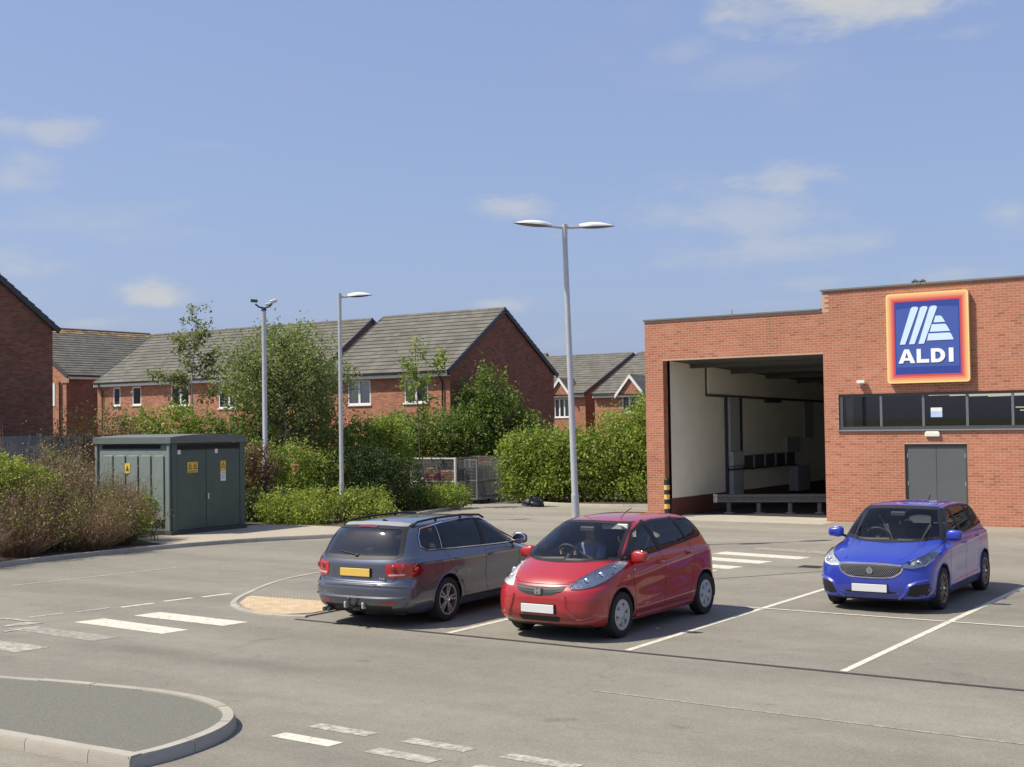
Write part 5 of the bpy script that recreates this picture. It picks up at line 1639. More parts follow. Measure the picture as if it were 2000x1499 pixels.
class Car:
    def __init__(s, root, P):
        s.root, s.P = root, P
        s.fn = {k: pchip(P[k]) for k in ('YF', 'YR', 'HW', 'BF', 'BR', 'NF', 'NR')}
        s.shell()

    def taper(s, y):
        P = s.P
        mid, half = (P['y0'] + P['y1']) / 2, (P['y1'] - P['y0']) / 2
        t = np.abs((y - mid) / half)
        return 1 - P.get('tap', 0.035) * t**3

    def shell(s):
        P = s.P
        z0, z1 = P['z0'], P['z1']
        zz = np.linspace(z0, z1, 4000)
        A = np.hypot(np.hypot(np.gradient(s.fn['YF'](zz)), np.gradient(zz)), 0)
        B = np.abs(np.gradient(s.fn['YR'](zz)))
        C = np.abs(np.gradient(s.fn['HW'](zz)))
        sp = np.maximum(np.maximum(A, B), C)
        cum = np.concatenate([[0], np.cumsum((sp[1:] + sp[:-1]) / 2)])
        K = int(cum[-1] / 0.016)
        lev = np.interp(np.linspace(0, cum[-1], K), cum, zz)
        nF, nS, nR = 46, 120, 40
        rows = []
        th = np.linspace(0, math.pi / 2, 400)
        for z in lev:
            hw, yf, yr, bf, br, nf, nr = [float(s.fn[k](z)) for k in ('HW', 'YF', 'YR', 'BF', 'BR', 'NF', 'NR')]
            tot = max(0.02, yr - yf)
            if bf + br > tot * 0.98:
                q = tot * 0.98 / (bf + br)
                bf, br = bf * q, br * q
            def se(b, n_):
                x = hw * np.sin(th) ** (2 / n_)
                y = b * (1 - np.cos(th) ** (2 / n_))
                L = np.concatenate([[0], np.cumsum(np.hypot(np.diff(x), np.diff(y)))])
                return x, y, L
            x, y, L = se(bf, nf)
            t = np.linspace(0, L[-1], nF + 1)
            fx, fy = np.interp(t, L, x), yf + np.interp(t, L, y)
            x, y, L = se(br, nr)
            t = np.linspace(L[-1], 0, nR + 1)
            rx, ry = np.interp(t, L, x), yr - np.interp(t, L, y)
            sy = np.linspace(yf + bf, yr - br, nS + 1)[1:-1]
            xx = np.concatenate([fx, np.full(nS - 1, hw), rx])
            yy = np.concatenate([fy, sy, ry])
            xx = xx * s.taper(yy)
            if 'sculpt' in P:
                xx = xx + P['sculpt'](yy, z) * (xx > 0.3 * hw)
            rows.append(np.stack([xx, yy, np.full_like(xx, z)], 1))
        rows = np.array(rows)                       # K x N x 3
        if 'warp' in P:
            rows = P['warp'](rows)
        K, N, _ = rows.shape
        mir = rows[:, 1:-1][:, ::-1].copy()
        mir[:, :, 0] *= -1
        ring = np.concatenate([rows, mir], 1)       # K x Nr x 3
        Nr = ring.shape[1]
        i = np.arange(K - 1)[:, None]; j = np.arange(Nr)[None, :]
        j2 = (j + 1) % Nr
        F = np.stack([i * Nr + j, i * Nr + j2, (i + 1) * Nr + j2, (i + 1) * Nr + j], -1).reshape(-1, 4)
        Vv = ring.reshape(-1, 3).copy()
        # close the roof
        c = len(Vv)
        Vv = np.concatenate([Vv, [[0, ring[-1, :, 1].mean(), z1]]])
        cap = np.array([[(K - 1) * Nr + a, (K - 1) * Nr + (a + 1) % Nr, c, c] for a in range(Nr)])
        s.full_v, s.full_f = Vv, F
        tri = np.concatenate([F[:, :3], F[:, [0, 2, 3]], cap[:, :3]])
        s.bvh = BVHTree.FromPolygons([tuple(p) for p in Vv], [tuple(int(a) for a in t) for t in tri])
        # cut openings: snap vertices to the outline first
        cut = np.zeros(len(F), bool)
        def do(mask_v, ax, poly, snap=0.011):
            nonlocal cut
            idx = np.where(mask_v)[0]
            px, py = Vv[idx, ax[0]], Vv[idx, ax[1]]
            if snap:
                d, qx, qy = seg_near(px, py, poly)
                k = d < snap
                Vv[idx[k], ax[0]] = qx[k]; Vv[idx[k], ax[1]] = qy[k]
            cen = Vv[F].mean(1)
            ok = mask_v[F].all(1)
            cut |= ok & in_poly(cen[:, ax[0]], cen[:, ax[1]], poly)
        for op in P['open']:
            kind, poly = op
            if kind == 'side':
                for sg in (1, -1):
                    do((Vv[:, 0] * sg > 0.35), (1, 2), poly)
            elif kind == 'front':
                do(Vv[:, 1] < P['ymid'], (0, 2), poly, 0)
            elif kind == 'rear':
                do(Vv[:, 1] > P['ymid'], (0, 2), poly, 0)
        for ya in (0, P['WB']):
            circ = [(ya + P['ra'] * math.cos(a), P['rw'] + 0.02 + P['ra'] * math.sin(a)) for a in np.linspace(0, 2 * math.pi, 72)[:-1]]
            for sg in (1, -1):
                do((Vv[:, 0] * sg > 0.45) & (Vv[:, 2] < P['rw'] + P['ra'] + 0.2), (1, 2), circ, 0.010)
        F2 = F[~cut]
        ob = fast_mesh('body', Vv, np.concatenate([F2, ]), P['paint'], s.root, smooth=True)
        bm = bmesh.new(); bm.from_mesh(ob.data)
        bm.verts.ensure_lookup_table()
        capf = [bm.verts[(K - 1) * Nr + a] for a in range(Nr)]
        try:
            f = bm.faces.new(capf); f.smooth = True
        except Exception:
            pass
        loose = [v for v in bm.verts if not v.link_faces]
        bmesh.ops.delete(bm, geom=loose, context='VERTS')
        bm.normal_update()
        # outward normals
        f0 = max(bm.faces, key=lambda f: f.calc_center_median().x)
        if f0.normal.x < 0:
            bmesh.ops.reverse_faces(bm, faces=bm.faces)
        bm.to_mesh(ob.data); bm.free()
        ob.data.set_sharp_from_angle(angle=R(40))
        s.body = ob

    def ray(s, d, a, b):
        if d == 'L': o, v = Vector((3, a, b)), Vector((-1, 0, 0))
        elif d == 'R': o, v = Vector((-3, a, b)), Vector((1, 0, 0))
        elif d == 'F': o, v = Vector((a, -4, b)), Vector((0, 1, 0))
        elif d == 'B': o, v = Vector((a, 9, b)), Vector((0, -1, 0))
        else: o, v = Vector((a, b, 4)), Vector((0, 0, -1))
        h = s.bvh.ray_cast(o, v)
        if h[0] is None or (d in 'F' and h[0].y > s.P['ymid']) or (d in 'B' and h[0].y < s.P['ymid']):
            q = {'L': Vector((0.8, a, b)), 'R': Vector((-0.8, a, b)), 'F': Vector((a, -0.3, b)), 'B': Vector((a, s.P['y1'] - 0.2, b)), 'T': Vector((a, b, 1.4))}[d]
            h = s.bvh.find_nearest(q)
        n = h[1]
        if n.dot(v) > 0: n = -n
        return h[0], n

    def patch(s, name, poly, d, m, off=0.004, res=0.03, parent=None, skirt=0.012, label=None):
        pts = []
        n = len(poly)
        for i in range(n):
            a, b = Vector(poly[i]), Vector(poly[(i + 1) % n])
            k = max(1, int((b - a).length / res))
            for j in range(k):
                pts.append(a.lerp(b, j / k))
        nb = len(pts)
        xs = [p.x for p in pts]; ys = [p.y for p in pts]
        gx, gy = np.meshgrid(np.arange(min(xs) + res / 2, max(xs), res), np.arange(min(ys) + res / 2, max(ys), res))
        gx, gy = gx.ravel(), gy.ravel()
        pl = [(p.x, p.y) for p in pts]
        if len(gx):
            k = in_poly(gx, gy, pl)
            gx, gy = gx[k], gy[k]
            if len(gx):
                dd, _, _ = seg_near(gx, gy, pl)
                k = dd > res * 0.4
                pts += [Vector((x, y)) for x, y in zip(gx[k], gy[k])]
        r_ = geometry.delaunay_2d_cdt(pts, [(i, (i + 1) % nb) for i in range(nb)], [], 1, 1e-7)
        co, fs = r_[0], r_[2]
        V3 = []
        for p in co:
            h, nn = s.ray(d, p.x, p.y)
            V3.append(h + nn * off)
        mb = MB().add(V3, [tuple(f) for f in fs])
        if skirt:
            src = {}
            for oi, lst in enumerate(r_[3]):
                for q in lst:
                    if q < nb: src[q] = oi
            loop = [src[i] for i in range(nb) if i in src]
            base = len(mb.v)
            low = []
            for q in loop:
                h, nn = s.ray(d, co[q].x, co[q].y)
                low.append(h + nn * (off - skirt))
            mb.v.extend(tuple(p) for p in low)
            L = len(loop)
            for i in range(L):
                j = (i + 1) % L
                mb.f.append((loop[i], loop[j], base + j, base + i))
        ob = mb.build(name, m, parent or s.root, smooth=40)
        if label: ob['label'] = label
        return ob

    def sides(s, name, poly, m, **k):
        return [s.patch(name, poly, d, m, **k) for d in ('L', 'R')]

    def mirrorF(s, name, poly, d, m, **k):
        return [s.patch(name, poly, d, m, **k), s.patch(name, [(-a, b) for a, b in poly], d, m, **k)]

    def strip(s, name, line, d, m, w=0.008, off=0.0015, closed=False, parent=None, res=0.03, raise_=0.0):
        pts = []
        n = len(line)
        for i in range(n if closed else n - 1):
            a, b = Vector(line[i]), Vector(line[(i + 1) % n])
            k = max(1, int((b - a).length / res))
            pts += [a.lerp(b, j / k) for j in range(k)]
        if not closed: pts.append(Vector(line[-1]))
        L = len(pts)
        A, B, C_ = [], [], []
        for i, p in enumerate(pts):
            q0 = pts[i - 1] if (i or closed) else p
            q1 = pts[(i + 1) % L] if (i < L - 1 or closed) else p
            t = (q1 - q0).normalized()
            nn = Vector((-t.y, t.x)) * w / 2
            h, n1 = s.ray(d, p.x + nn.x, p.y + nn.y); A.append(h + n1 * off)
            h, n1 = s.ray(d, p.x - nn.x, p.y - nn.y); B.append(h + n1 * off)
            h, n1 = s.ray(d, p.x, p.y); C_.append(h + n1 * (off + raise_))
        mb = MB().add(A + C_ + B, [(i, (i + 1) % L, L + (i + 1) % L, L + i) for i in range(L if closed else L - 1)] + [(L + i, L + (i + 1) % L, 2 * L + (i + 1) % L, 2 * L + i) for i in range(L if closed else L - 1)])
        return mb.build(name, m, parent or s.root, smooth=50)

    def seams(s, line, closed=False, w=0.007, name='panel_gap'):
        for d in ('L', 'R'):
            s.strip(name, line, d, M_SEAM, w=w, closed=closed)

    def window_side(s, poly, m, pillars=(), rub=0.035, trim=None):
        for d in ('L', 'R'):
            g = s.patch('side_window', poly, d, m, off=0.001, skirt=0)
            s.strip('window_seal', poly, d, trim or M_TRIM, w=rub, off=0.004, closed=True, parent=g)
            for q in pillars:
                s.patch('window_pillar', q, d, M_TRIM, off=0.006, parent=g)

    def plate(s, d, z, m, w=0.52, h=0.111, y=None):
        yy = y
        if yy is None:
            p, n = s.ray(d, 0.15, z)
            p2, _ = s.ray(d, 0.0, z)
            yy = min(p.y, p2.y) - 0.02 if d == 'F' else max(p.y, p2.y) + 0.02
        t = 0.012
        mb = MB().box(-w / 2, w / 2, yy - t / 2, yy + t / 2, z - h / 2, z + h / 2)
        mb.build('number_plate', m, s.root, bevel=0.004)
        MB().box(-w / 2 - 0.008, w / 2 + 0.008, min(yy, yy + (0.04 if d == 'F' else -0.04)), max(yy, yy + (0.04 if d == 'F' else -0.04)), z - h / 2 - 0.008, z + h / 2 + 0.008).build('plate_holder', M_TRIM, s.root)

    def wheels(s, style, m, tyre_w=0.185, rim_r=0.195):
        P = s.P
        r = P['rw']
        hwx = P['track'] / 2
        w = MB().lathe([(0.0, -0.02), (rim_r * 0.95, -0.02), (rim_r * 0.95, 0.0), (0.0, 0.01)], (0, 0, 0), axis='x', n=32).build('wheel', M_UNDER, s.root)
        tw = tyre_w / 2
        prof = [(rim_r - 0.005, tw * 0.75), (rim_r + 0.01, tw * 0.95), (rim_r + 0.05, tw * 1.0), (r - 0.03, tw * 0.98), (r - 0.008, tw * 0.86), (r, tw * 0.65), (r + 0.0, 0), (r, -tw * 0.65), (r - 0.02, -tw * 0.95), (rim_r + 0.03, -tw), (rim_r - 0.005, -tw * 0.8)]
        MB().lathe(prof, (0, 0, 0), axis='x', n=40).build('tyre', M_TYRE, w, smooth=40)
        rim = MB().lathe([(rim_r + 0.004, tw * 0.86), (rim_r - 0.004, tw * 0.92), (rim_r - 0.02, tw * 0.88), (rim_r - 0.026, tw * 0.5), (rim_r - 0.03, -tw * 0.5)], (0, 0, 0), axis='x', n=40)
        xo = tw * 0.80
        def spoke(a, w0, w1, x0, x1, ri=0.04, ro=None):
            ro = ro or rim_r - 0.016
            ca, sa = math.cos(a), math.sin(a)
            def Q(rad, t, x): return (x, rad * ca - t * sa, rad * sa + t * ca)
            vs = [Q(ri, -w0, x0 - 0.025), Q(ri, w0, x0 - 0.025), Q(ro, w1, x1 - 0.025), Q(ro, -w1, x1 - 0.025), Q(ri, -w0 * .8, x0), Q(ri, w0 * .8, x0), Q(ro, w1 * .8, x1), Q(ro, -w1 * .8, x1)]
            rim.hexa(vs)
        if style == 'cover':       # moulded wheel trim, six wide spokes
            for k in range(6):
                spoke(2 * math.pi * k / 6 + 0.2, 0.042, 0.052, xo + 0.012, xo + 0.0, 0.03)
            rim.lathe([(0.0, xo + 0.02), (0.055, xo + 0.016), (0.075, xo + 0.0), (0.075, xo - 0.03)], (0, 0, 0), axis='x', n=28)
            rim.lathe([(rim_r - 0.004, xo + 0.004), (rim_r - 0.045, xo + 0.003), (rim_r - 0.047, xo - 0.02)], (0, 0, 0), axis='x', n=40)
        elif style == 'double':    # five pairs of slim spokes
            for k in range(5):
                a = 2 * math.pi * k / 5 + 0.3
                for s_ in (-0.17, 0.17):
                    spoke(a + s_, 0.016, 0.014, xo - 0.005, xo + 0.004)
            rim.lathe([(0.0, xo + 0.008), (0.05, xo + 0.004), (0.062, xo - 0.01), (0.062, xo - 0.04)], (0, 0, 0), axis='x', n=28)
        else:                      # ten thin twisted spokes
            for k in range(10):
                a = 2 * math.pi * k / 10
                spoke(a, 0.018, 0.013, xo - 0.01, xo + 0.006)
            rim.lathe([(0.0, xo + 0.004), (0.045, xo), (0.055, xo - 0.012), (0.055, xo - 0.04)], (0, 0, 0), axis='x', n=28)
        rim.build('rim', m, w, smooth=40)
        MB().lathe([(0.0, xo + 0.024), (0.024, xo + 0.022), (0.028, xo + 0.01)], (0, 0, 0), axis='x', n=16).build('hub_cap', M_CHROME if style != 'cover' else m, w, smooth=40)
        MB().lathe([(0.0, 0.0), (0.125, 0.0), (0.125, 0.012), (0.0, 0.012)], (0, 0, 0), axis='x', n=28).build('brake_disc', M_DKM, w)
        ys = (0.0, P['WB'])
        first = True
        for y in ys:
            for sg in (1, -1):
                o = w if first else copy_tree(w, s.root)
                first = False
                o.location = (sg * (hwx - 0.0), y, r)
                o.rotation_euler = (rng.uniform(0, 1.2), 0, 0) if sg > 0 else (rng.uniform(0, 1.2), 0, math.pi)
        # wheel wells and floor
        for y in ys:
            for sg in (1, -1):
                mb = MB()
                n = 18
                a = [math.pi * (-0.08 + 1.16 * k / n) for k in range(n + 1)]
                ra = P['ra'] + 0.004
                x_o, x_i = sg * (P['track'] / 2 + 0.065), sg * 0.42
                pts = [(ra * math.cos(t) + y, r + 0.02 + ra * math.sin(t)) for t in a]
                for k in range(n):
                    mb.poly([(x_o, *pts[k]), (x_o, *pts[k + 1]), (x_i, *pts[k + 1]), (x_i, *pts[k])])
                mb.poly([(x_i, *p) for p in pts])
                mb.build('wheel_well', M_UNDER, s.root, fixn=False)
        ub = MB()
        for a, b in ((P['y0'] + 0.3, -P['ra'] - 0.02), (P['ra'] + 0.02, P['WB'] - P['ra'] - 0.02), (P['WB'] + P['ra'] + 0.02, P['y1'] - 0.28)):
            ub.box(-0.68, 0.68, a, b, P['z0'] - 0.005, P['z0'] + 0.10)
        ub.box(-0.42, 0.42, P['y0'] + 0.3, P['y1'] - 0.28, P['z0'] + 0.02, P['z0'] + 0.12)
        ub.build('floor_pan', M_UNDER, s.root)
        # arch lips
        for y in ys:
            arc = [(y + (P['ra'] + 0.004) * math.cos(t), r + 0.02 + (P['ra'] + 0.004) * math.sin(t)) for t in np.linspace(math.pi * 1.12, -math.pi * 0.12, 60)]
            arc = [q for q in arc if q[1] > P['z0'] + 0.01]
            for d in ('L', 'R'):
                s.strip('arch_lip', arc, d, P['paint'], w=0.022, off=0.001, raise_=0.008)

    def mirrors(s, y, z, x, m, sx=0.115, sy=0.085, sz=0.075):
        sx, sz = sx * 1.12, sz * 1.15
        for sg in (1, -1):
            q_ = lambda a, r_: math.copysign(abs(a / r_) ** 0.62, a) * r_ * 0.94
            f = lambda p: Vector((q_(p.x, sx) + 0.12 * p.z, q_(p.y, sy) if p.y < 0 else p.y * 0.35, q_(p.z, sz) * (1.0 if p.x * sg < 0 else 0.86)))
            c = V(sg * (x + sx * 0.9), y, z)
            o = MB().ell(c, sx, sy, sz, 20, 12, f).build('door_mirror', m, s.root, smooth=60)
            MB().ell(c + V(0, sy * 0.30, 0), sx * 0.9, 0.008, sz * 0.82, 20, 10).build('mirror_glass', M_CHROME, o, smooth=60)
            MB().bar(c + V(-sg * sx * 0.7, 0.0, -sz * 0.5), (sg * (x - 0.07), y + 0.03, z - sz * 0.9), 0.05, 0.035).build('mirror_stalk', M_TRIM, o)

    def interior(s, wheel_x=-0.36, dash_y=0.62, seat_y=1.25, rear_y=2.15, zb=0.95):
        P = s.P
        z0 = P['z0'] + 0.12
        yb = P['y1'] - 0.45
        MB().box(-0.66, 0.66, dash_y - 0.2, yb, z0, z0 + 0.02).build('cabin_floor', M_DASH, s.root)
        d = MB()
        prof = [(dash_y - 0.35, zb - 0.08), (dash_y - 0.1, zb - 0.02), (dash_y + 0.15, zb - 0.02), (dash_y + 0.24, zb - 0.10), (dash_y + 0.18, zb - 0.3), (dash_y, z0 + 0.1)]
        d.prism(prof, lambda a, b, w: (w, a, b), -0.66, 0.66)
        d.build('dashboard', M_DASH, s.root, bevel=0.02)
        for sx in (-0.36, 0.36):
            st = MB().box(sx - 0.25, sx + 0.25, seat_y - 0.25, seat_y + 0.28, z0 + 0.12, z0 + 0.27)
            se = st.build('front_seat', M_SEAT, s.root, bevel=0.05, seg=2)
            b = MB().prism([(seat_y + 0.22, z0 + 0.2), (seat_y + 0.36, z0 + 0.2), (seat_y + 0.58, z0 + 0.80), (seat_y + 0.48, z0 + 0.83)], lambda a, b_, w: (w, a, b_), sx - 0.24, sx + 0.24)
            b.build('backrest', M_SEAT, se, bevel=0.05, seg=2)
            MB().box(sx - 0.13, sx + 0.13, seat_y + 0.50, seat_y + 0.60, z0 + 0.86, z0 + 1.05).build('headrest', M_SEAT, se, bevel=0.04, seg=2)
        rs = MB().box(-0.62, 0.62, rear_y - 0.3, rear_y + 0.15, z0 + 0.12, z0 + 0.28).build('rear_seat', M_SEAT, s.root, bevel=0.05, seg=2)
        MB().prism([(rear_y + 0.12, z0 + 0.2), (rear_y + 0.24, z0 + 0.2), (rear_y + 0.38, z0 + 0.68), (rear_y + 0.29, z0 + 0.7)], lambda a, b_, w: (w, a, b_), -0.62, 0.62).build('rear_backrest', M_SEAT, rs, bevel=0.04, seg=2)
        for sx in (-0.38, 0.38):
            MB().box(sx - 0.11, sx + 0.11, rear_y + 0.30, rear_y + 0.38, z0 + 0.70, z0 + 0.82).build('rear_headrest', M_SEAT, rs, bevel=0.03, seg=2)
        # steering wheel
        c = V(wheel_x, dash_y + 0.34, zb + 0.0)
        ax = V(0, 0.86, 0.5).normalized()
        e1 = V(1, 0, 0); e2 = ax.cross(e1)
        ring = [c + (e1 * math.cos(t) + e2 * math.sin(t)) * 0.18 for t in np.linspace(0, 2 * math.pi, 29)]
        sw = MB().tube(ring, 0.016, 8, caps=False)
        sw.bar(c - e1 * 0.17, c + e1 * 0.17, 0.03, 0.02)
        sw.bar(c, c - e2 * 0.17, 0.03, 0.02)
        sw.ell(c, 0.06, 0.05, 0.05, 12, 8)
        sw.tube([c, c - ax * 0.25], 0.03, 8)
        sw.build('steering_wheel', M_DASH, s.root, smooth=50)
        p, n = s.ray('F', 0.0, P['zmir'])
        MB().box(-0.12, 0.12, p.y + 0.07, p.y + 0.10, P['zmir'] - 0.045, P['zmir'] + 0.03).build('inner_mirror', M_DASH, s.root, bevel=0.015)
        for sx in (-0.55, 0.55):
            MB().bar((sx * 1.0, seat_y + 0.36, zb + 0.28), (sx * 0.62, seat_y + 0.52, zb - 0.1), 0.045, 0.004).build('seat_belt', M_BELT, s.root)

    def handles(s, spots, m):
        for y, z in spots:
            for d, sg in (('L', 1), ('R', -1)):
                p, n = s.ray(d, y, z)
                MB().tube([p + V(0, -0.09, 0), p + V(sg * 0.028, -0.07, 0.004), p + V(sg * 0.03, 0.05, 0.006), p + V(0, 0.09, 0.004)], 0.014, 8).build('door_handle', m, s.root, smooth=50)

    def wiper(s, line, d='F'):
        s.strip('wiper', line, d, M_TRIM, w=0.02, off=0.006, raise_=0.014)
# ---- red supermini
def crease(zc, amp, wid, y0=0.3, y1=3.0, slope=0.0):
    def f(y, z):
        e = (z - (zc + slope * (y - 1.2)))
        return amp * np.exp(-(e / wid) ** 2) * (1 / (1 + np.exp(-(y - y0) * 10))) * (1 / (1 + np.exp((y - y1) * 10)))
    return f
red = thing('red_car', 'red five door hatchback with driver inside, parked nose towards the camera', 'car', (-10.19, 16.40, 0), R(-0.5), 'cars parked in the bays', local=True)
red.scale = (1.06, 1.06, 1.082)
_s1, _s2 = crease(0.86, 0.016, 0.022, 0.2, 2.9, 0.075), crease(0.36, 0.016, 0.05, 0.35, 2.2, 0.03)
_s3 = crease(0.62, -0.014, 0.12, 0.5, 2.3, 0.03)
DLO_R = [(0.12, 1.005), (0.30, 1.012), (1.0, 1.045), (2.0, 1.115), (2.47, 1.155), (2.57, 1.20), (2.51, 1.31), (2.32, 1.40), (1.8, 1.44), (1.3, 1.445), (0.92, 1.425), (0.62, 1.33)]
WS_R = [(-0.735, 1.035), (-0.4, 1.005), (0, 0.995), (0.4, 1.005), (0.735, 1.035), (0.69, 1.14), (0.60, 1.33), (0.54, 1.442), (0.3, 1.455), (0, 1.46), (-0.3, 1.455), (-0.54, 1.442), (-0.60, 1.33), (-0.69, 1.14)]
RW_R = [(-0.66, 1.03), (0.66, 1.03), (0.60, 1.25), (0.52, 1.41), (-0.52, 1.41), (-0.60, 1.25)]
P_RED = dict(paint=paint('red_paint', (0.345, 0.010, 0.014)), z0=0.185, z1=1.525, y0=-0.80, y1=3.10, ymid=1.3, WB=2.495, rw=0.302, ra=0.345, track=1.50, zmir=1.37, tap=0.03,
    YF=[(.185, -.60), (.23, -.70), (.30, -.765), (.42, -.80), (.55, -.80), (.66, -.775), (.74, -.725), (.80, -.665), (.86, -.575), (.92, -.46), (.97, -.35), (1.005, -.255), (1.03, -.19), (1.10, -.07), (1.2, .10), (1.33, .335), (1.43, .53), (1.465, .63), (1.49, .78), (1.51, .98), (1.525, 1.30)],
    YR=[(.185, 2.93), (.25, 3.02), (.40, 3.09), (.55, 3.10), (.70, 3.085), (.9, 3.05), (1.0, 2.985), (1.2, 2.87), (1.33, 2.75), (1.40, 2.65), (1.455, 2.45), (1.49, 2.18), (1.51, 1.88), (1.525, 1.55)],
    HW=[(.185, .765), (.25, .80), (.36, .825), (.55, .842), (.75, .847), (.88, .842), (.97, .822), (1.03, .79), (1.10, .765), (1.25, .70), (1.36, .645), (1.43, .60), (1.47, .545), (1.495, .46), (1.512, .345), (1.525, .10)],
    BF=[(.185, .50), (.45, .52), (.66, .60), (.85, .78), (.97, .85), (1.03, .62), (1.12, .50), (1.43, .52), (1.50, .6), (1.525, .3)],
    BR=[(.185, .5), (.6, .52), (1.0, .5), (1.4, .5), (1.525, .3)],
    NF=[(.185, 3.1), (.62, 3.0), (.78, 2.5), (.97, 2.3), (1.05, 2.7), (1.43, 2.7), (1.525, 2.2)], NR=[(.185, 2.8), (1.0, 2.8), (1.43, 2.6), (1.525, 2.2)],
    sculpt=lambda y, z: _s1(y, z) + _s2(y, z) + _s3(y, z),
    open=[('side', DLO_R), ('front', [(a * 0.975, b + (0.012 if b < 1.1 else -0.008)) for a, b in WS_R]), ('rear', RW_R)])
c = Car(red, P_RED)
c.window_side(DLO_R, M_GLASS, pillars=([(0.30, 1.0), (0.34, 1.0), (0.66, 1.36), (0.615, 1.345)], [(1.12, 1.045), (1.23, 1.05), (1.07, 1.47), (0.975, 1.455)], [(2.02, 1.11), (2.10, 1.115), (1.90, 1.46), (1.83, 1.46)]), rub=0.03)
ws = c.patch('windscreen', WS_R, 'F', M_GLASS, off=0.001, skirt=0)
c.strip('windscreen_frit', WS_R, 'F', M_TRIM, w=0.028, off=0.003, closed=True, parent=ws)
rw = c.patch('rear_window', RW_R, 'B', M_GLASS, off=0.001, skirt=0)
c.strip('rear_seal', RW_R, 'B', M_TRIM, w=0.03, off=0.003, closed=True, parent=rw)
# bonnet shut lines, door gaps
c.strip('panel_gap', [(-0.74, 1.0), (-0.70, 0.90), (-0.52, 0.80), (-0.40, 0.765)], 'F', M_SEAM, w=0.007)
c.strip('panel_gap', [(0.74, 1.0), (0.70, 0.90), (0.52, 0.80), (0.40, 0.765)], 'F', M_SEAM, w=0.007)
c.strip('panel_gap', [(-0.42, 0.752), (-0.2, 0.742), (0, 0.74), (0.2, 0.742), (0.42, 0.752)], 'F', M_SEAM, w=0.008)
c.seams([(0.34, 1.0), (0.30, 0.80), (0.36, 0.50), (0.40, 0.30), (1.20, 0.285), (1.24, 0.6), (1.20, 0.9), (1.15, 1.04)])
c.seams([(1.24, 0.30), (1.90, 0.30), (2.08, 0.52), (2.14, 0.85), (2.08, 1.11)])
c.seams([(0.30, 0.80), (0.20, 0.70), (0.05, 0.66)], w=0.006)
c.seams([(-0.34, 0.60), (-0.36, 0.48), (-0.33, 0.36)], w=0.006)
c.seams([(2.86, 0.62), (2.83, 0.5), (2.82, 0.42)], w=0.006)
# headlamps
HL = rounded([(0.43, 0.690), (0.56, 0.69), (0.70, 0.715), (0.785, 0.78), (0.815, 0.90), (0.79, 0.985), (0.72, 0.98), (0.61, 0.895), (0.50, 0.79)], 0.05)
for o in c.mirrorF('headlamp', HL, 'F', M_LAMPIN, off=0.002):
    sg = 1 if sum(v.co.x for v in o.data.vertices) > 0 else -1
    for xx, zz, rr in ((0.60, 0.775, 0.07), (0.70, 0.84, 0.068), (0.755, 0.915, 0.045)):
        p, n = c.ray('F', sg * xx, zz)
        MB().ell(p - n * 0.006, rr * 0.8, 0.02, rr * 0.8, 14, 8).build('lamp_bowl', M_CHROME, o, smooth=60)
    c.patch('lamp_cover', [(sg * a, b) for a, b in HL], 'F', M_LAMPC, off=0.022, parent=o, skirt=0.02)
    p, n = c.ray('F', sg * 0.785, 0.85)
    MB().ell(p + n * 0.0, 0.018, 0.02, 0.018, 10, 6).build('indicator_bulb', M_AMB, o, smooth=60)
# grille, bumper mouth, badge
GR = rounded([(-0.405, 0.728), (-0.2, 0.712), (0, 0.708), (0.2, 0.712), (0.405, 0.728), (0.36, 0.66), (0.2, 0.605), (0, 0.592), (-0.2, 0.605), (-0.36, 0.66)], 0.03)
g = c.patch('grille', GR, 'F', M_TRIM, off=0.003)
c.strip('grille_bar', [(-0.37, 0.695), (-0.2, 0.682), (0, 0.678), (0.2, 0.682), (0.37, 0.695)], 'F', M_CHROME, w=0.014, off=0.006, raise_=0.008, parent=g)
c.strip('grille_bar', [(-0.33, 0.655), (-0.2, 0.642), (0, 0.636), (0.2, 0.642), (0.33, 0.655)], 'F', mat('grille_grey', (0.12, 0.12, 0.125), 0.4, 0.4), w=0.012, off=0.005, raise_=0.006, parent=g)
p, n = c.ray('F', 0, 0.655)
bd = MB()
by = p.y - 0.02
bd.prism(rrect(-0.058, 0.058, 0.607, 0.703, 0.02, 3), lambda u, v, w: (u, by - w, v), 0, 0.006)
bg = bd.build('badge', mat('badge_backing', (0.30, 0.31, 0.32), 0.3, 0.8), c.root)
for q in ([(-0.045, 0.695), (-0.024, 0.695), (-0.016, 0.615), (-0.036, 0.615)], [(0.045, 0.695), (0.036, 0.615), (0.016, 0.615), (0.024, 0.695)], [(-0.02, 0.665), (-0.018, 0.648), (0.018, 0.648), (0.02, 0.665)]):
    MB().prism(q, lambda u, v, w: (u, by - w, v), 0.006, 0.014).build('badge_mark', M_CHROME, bg)
MO = rounded([(-0.44, 0.52), (0.44, 0.52), (0.36, 0.315), (0.25, 0.29), (-0.25, 0.29), (-0.36, 0.315)], 0.04)
M_RSH = paint('red_lower_paint', (0.40, 0.014, 0.022))
MO2 = rounded([(-0.33, 0.335), (0.33, 0.335), (0.30, 0.262), (-0.30, 0.262)], 0.03)
c.patch('lower_grille', MO2, 'F', M_TRIM, off=0.002)
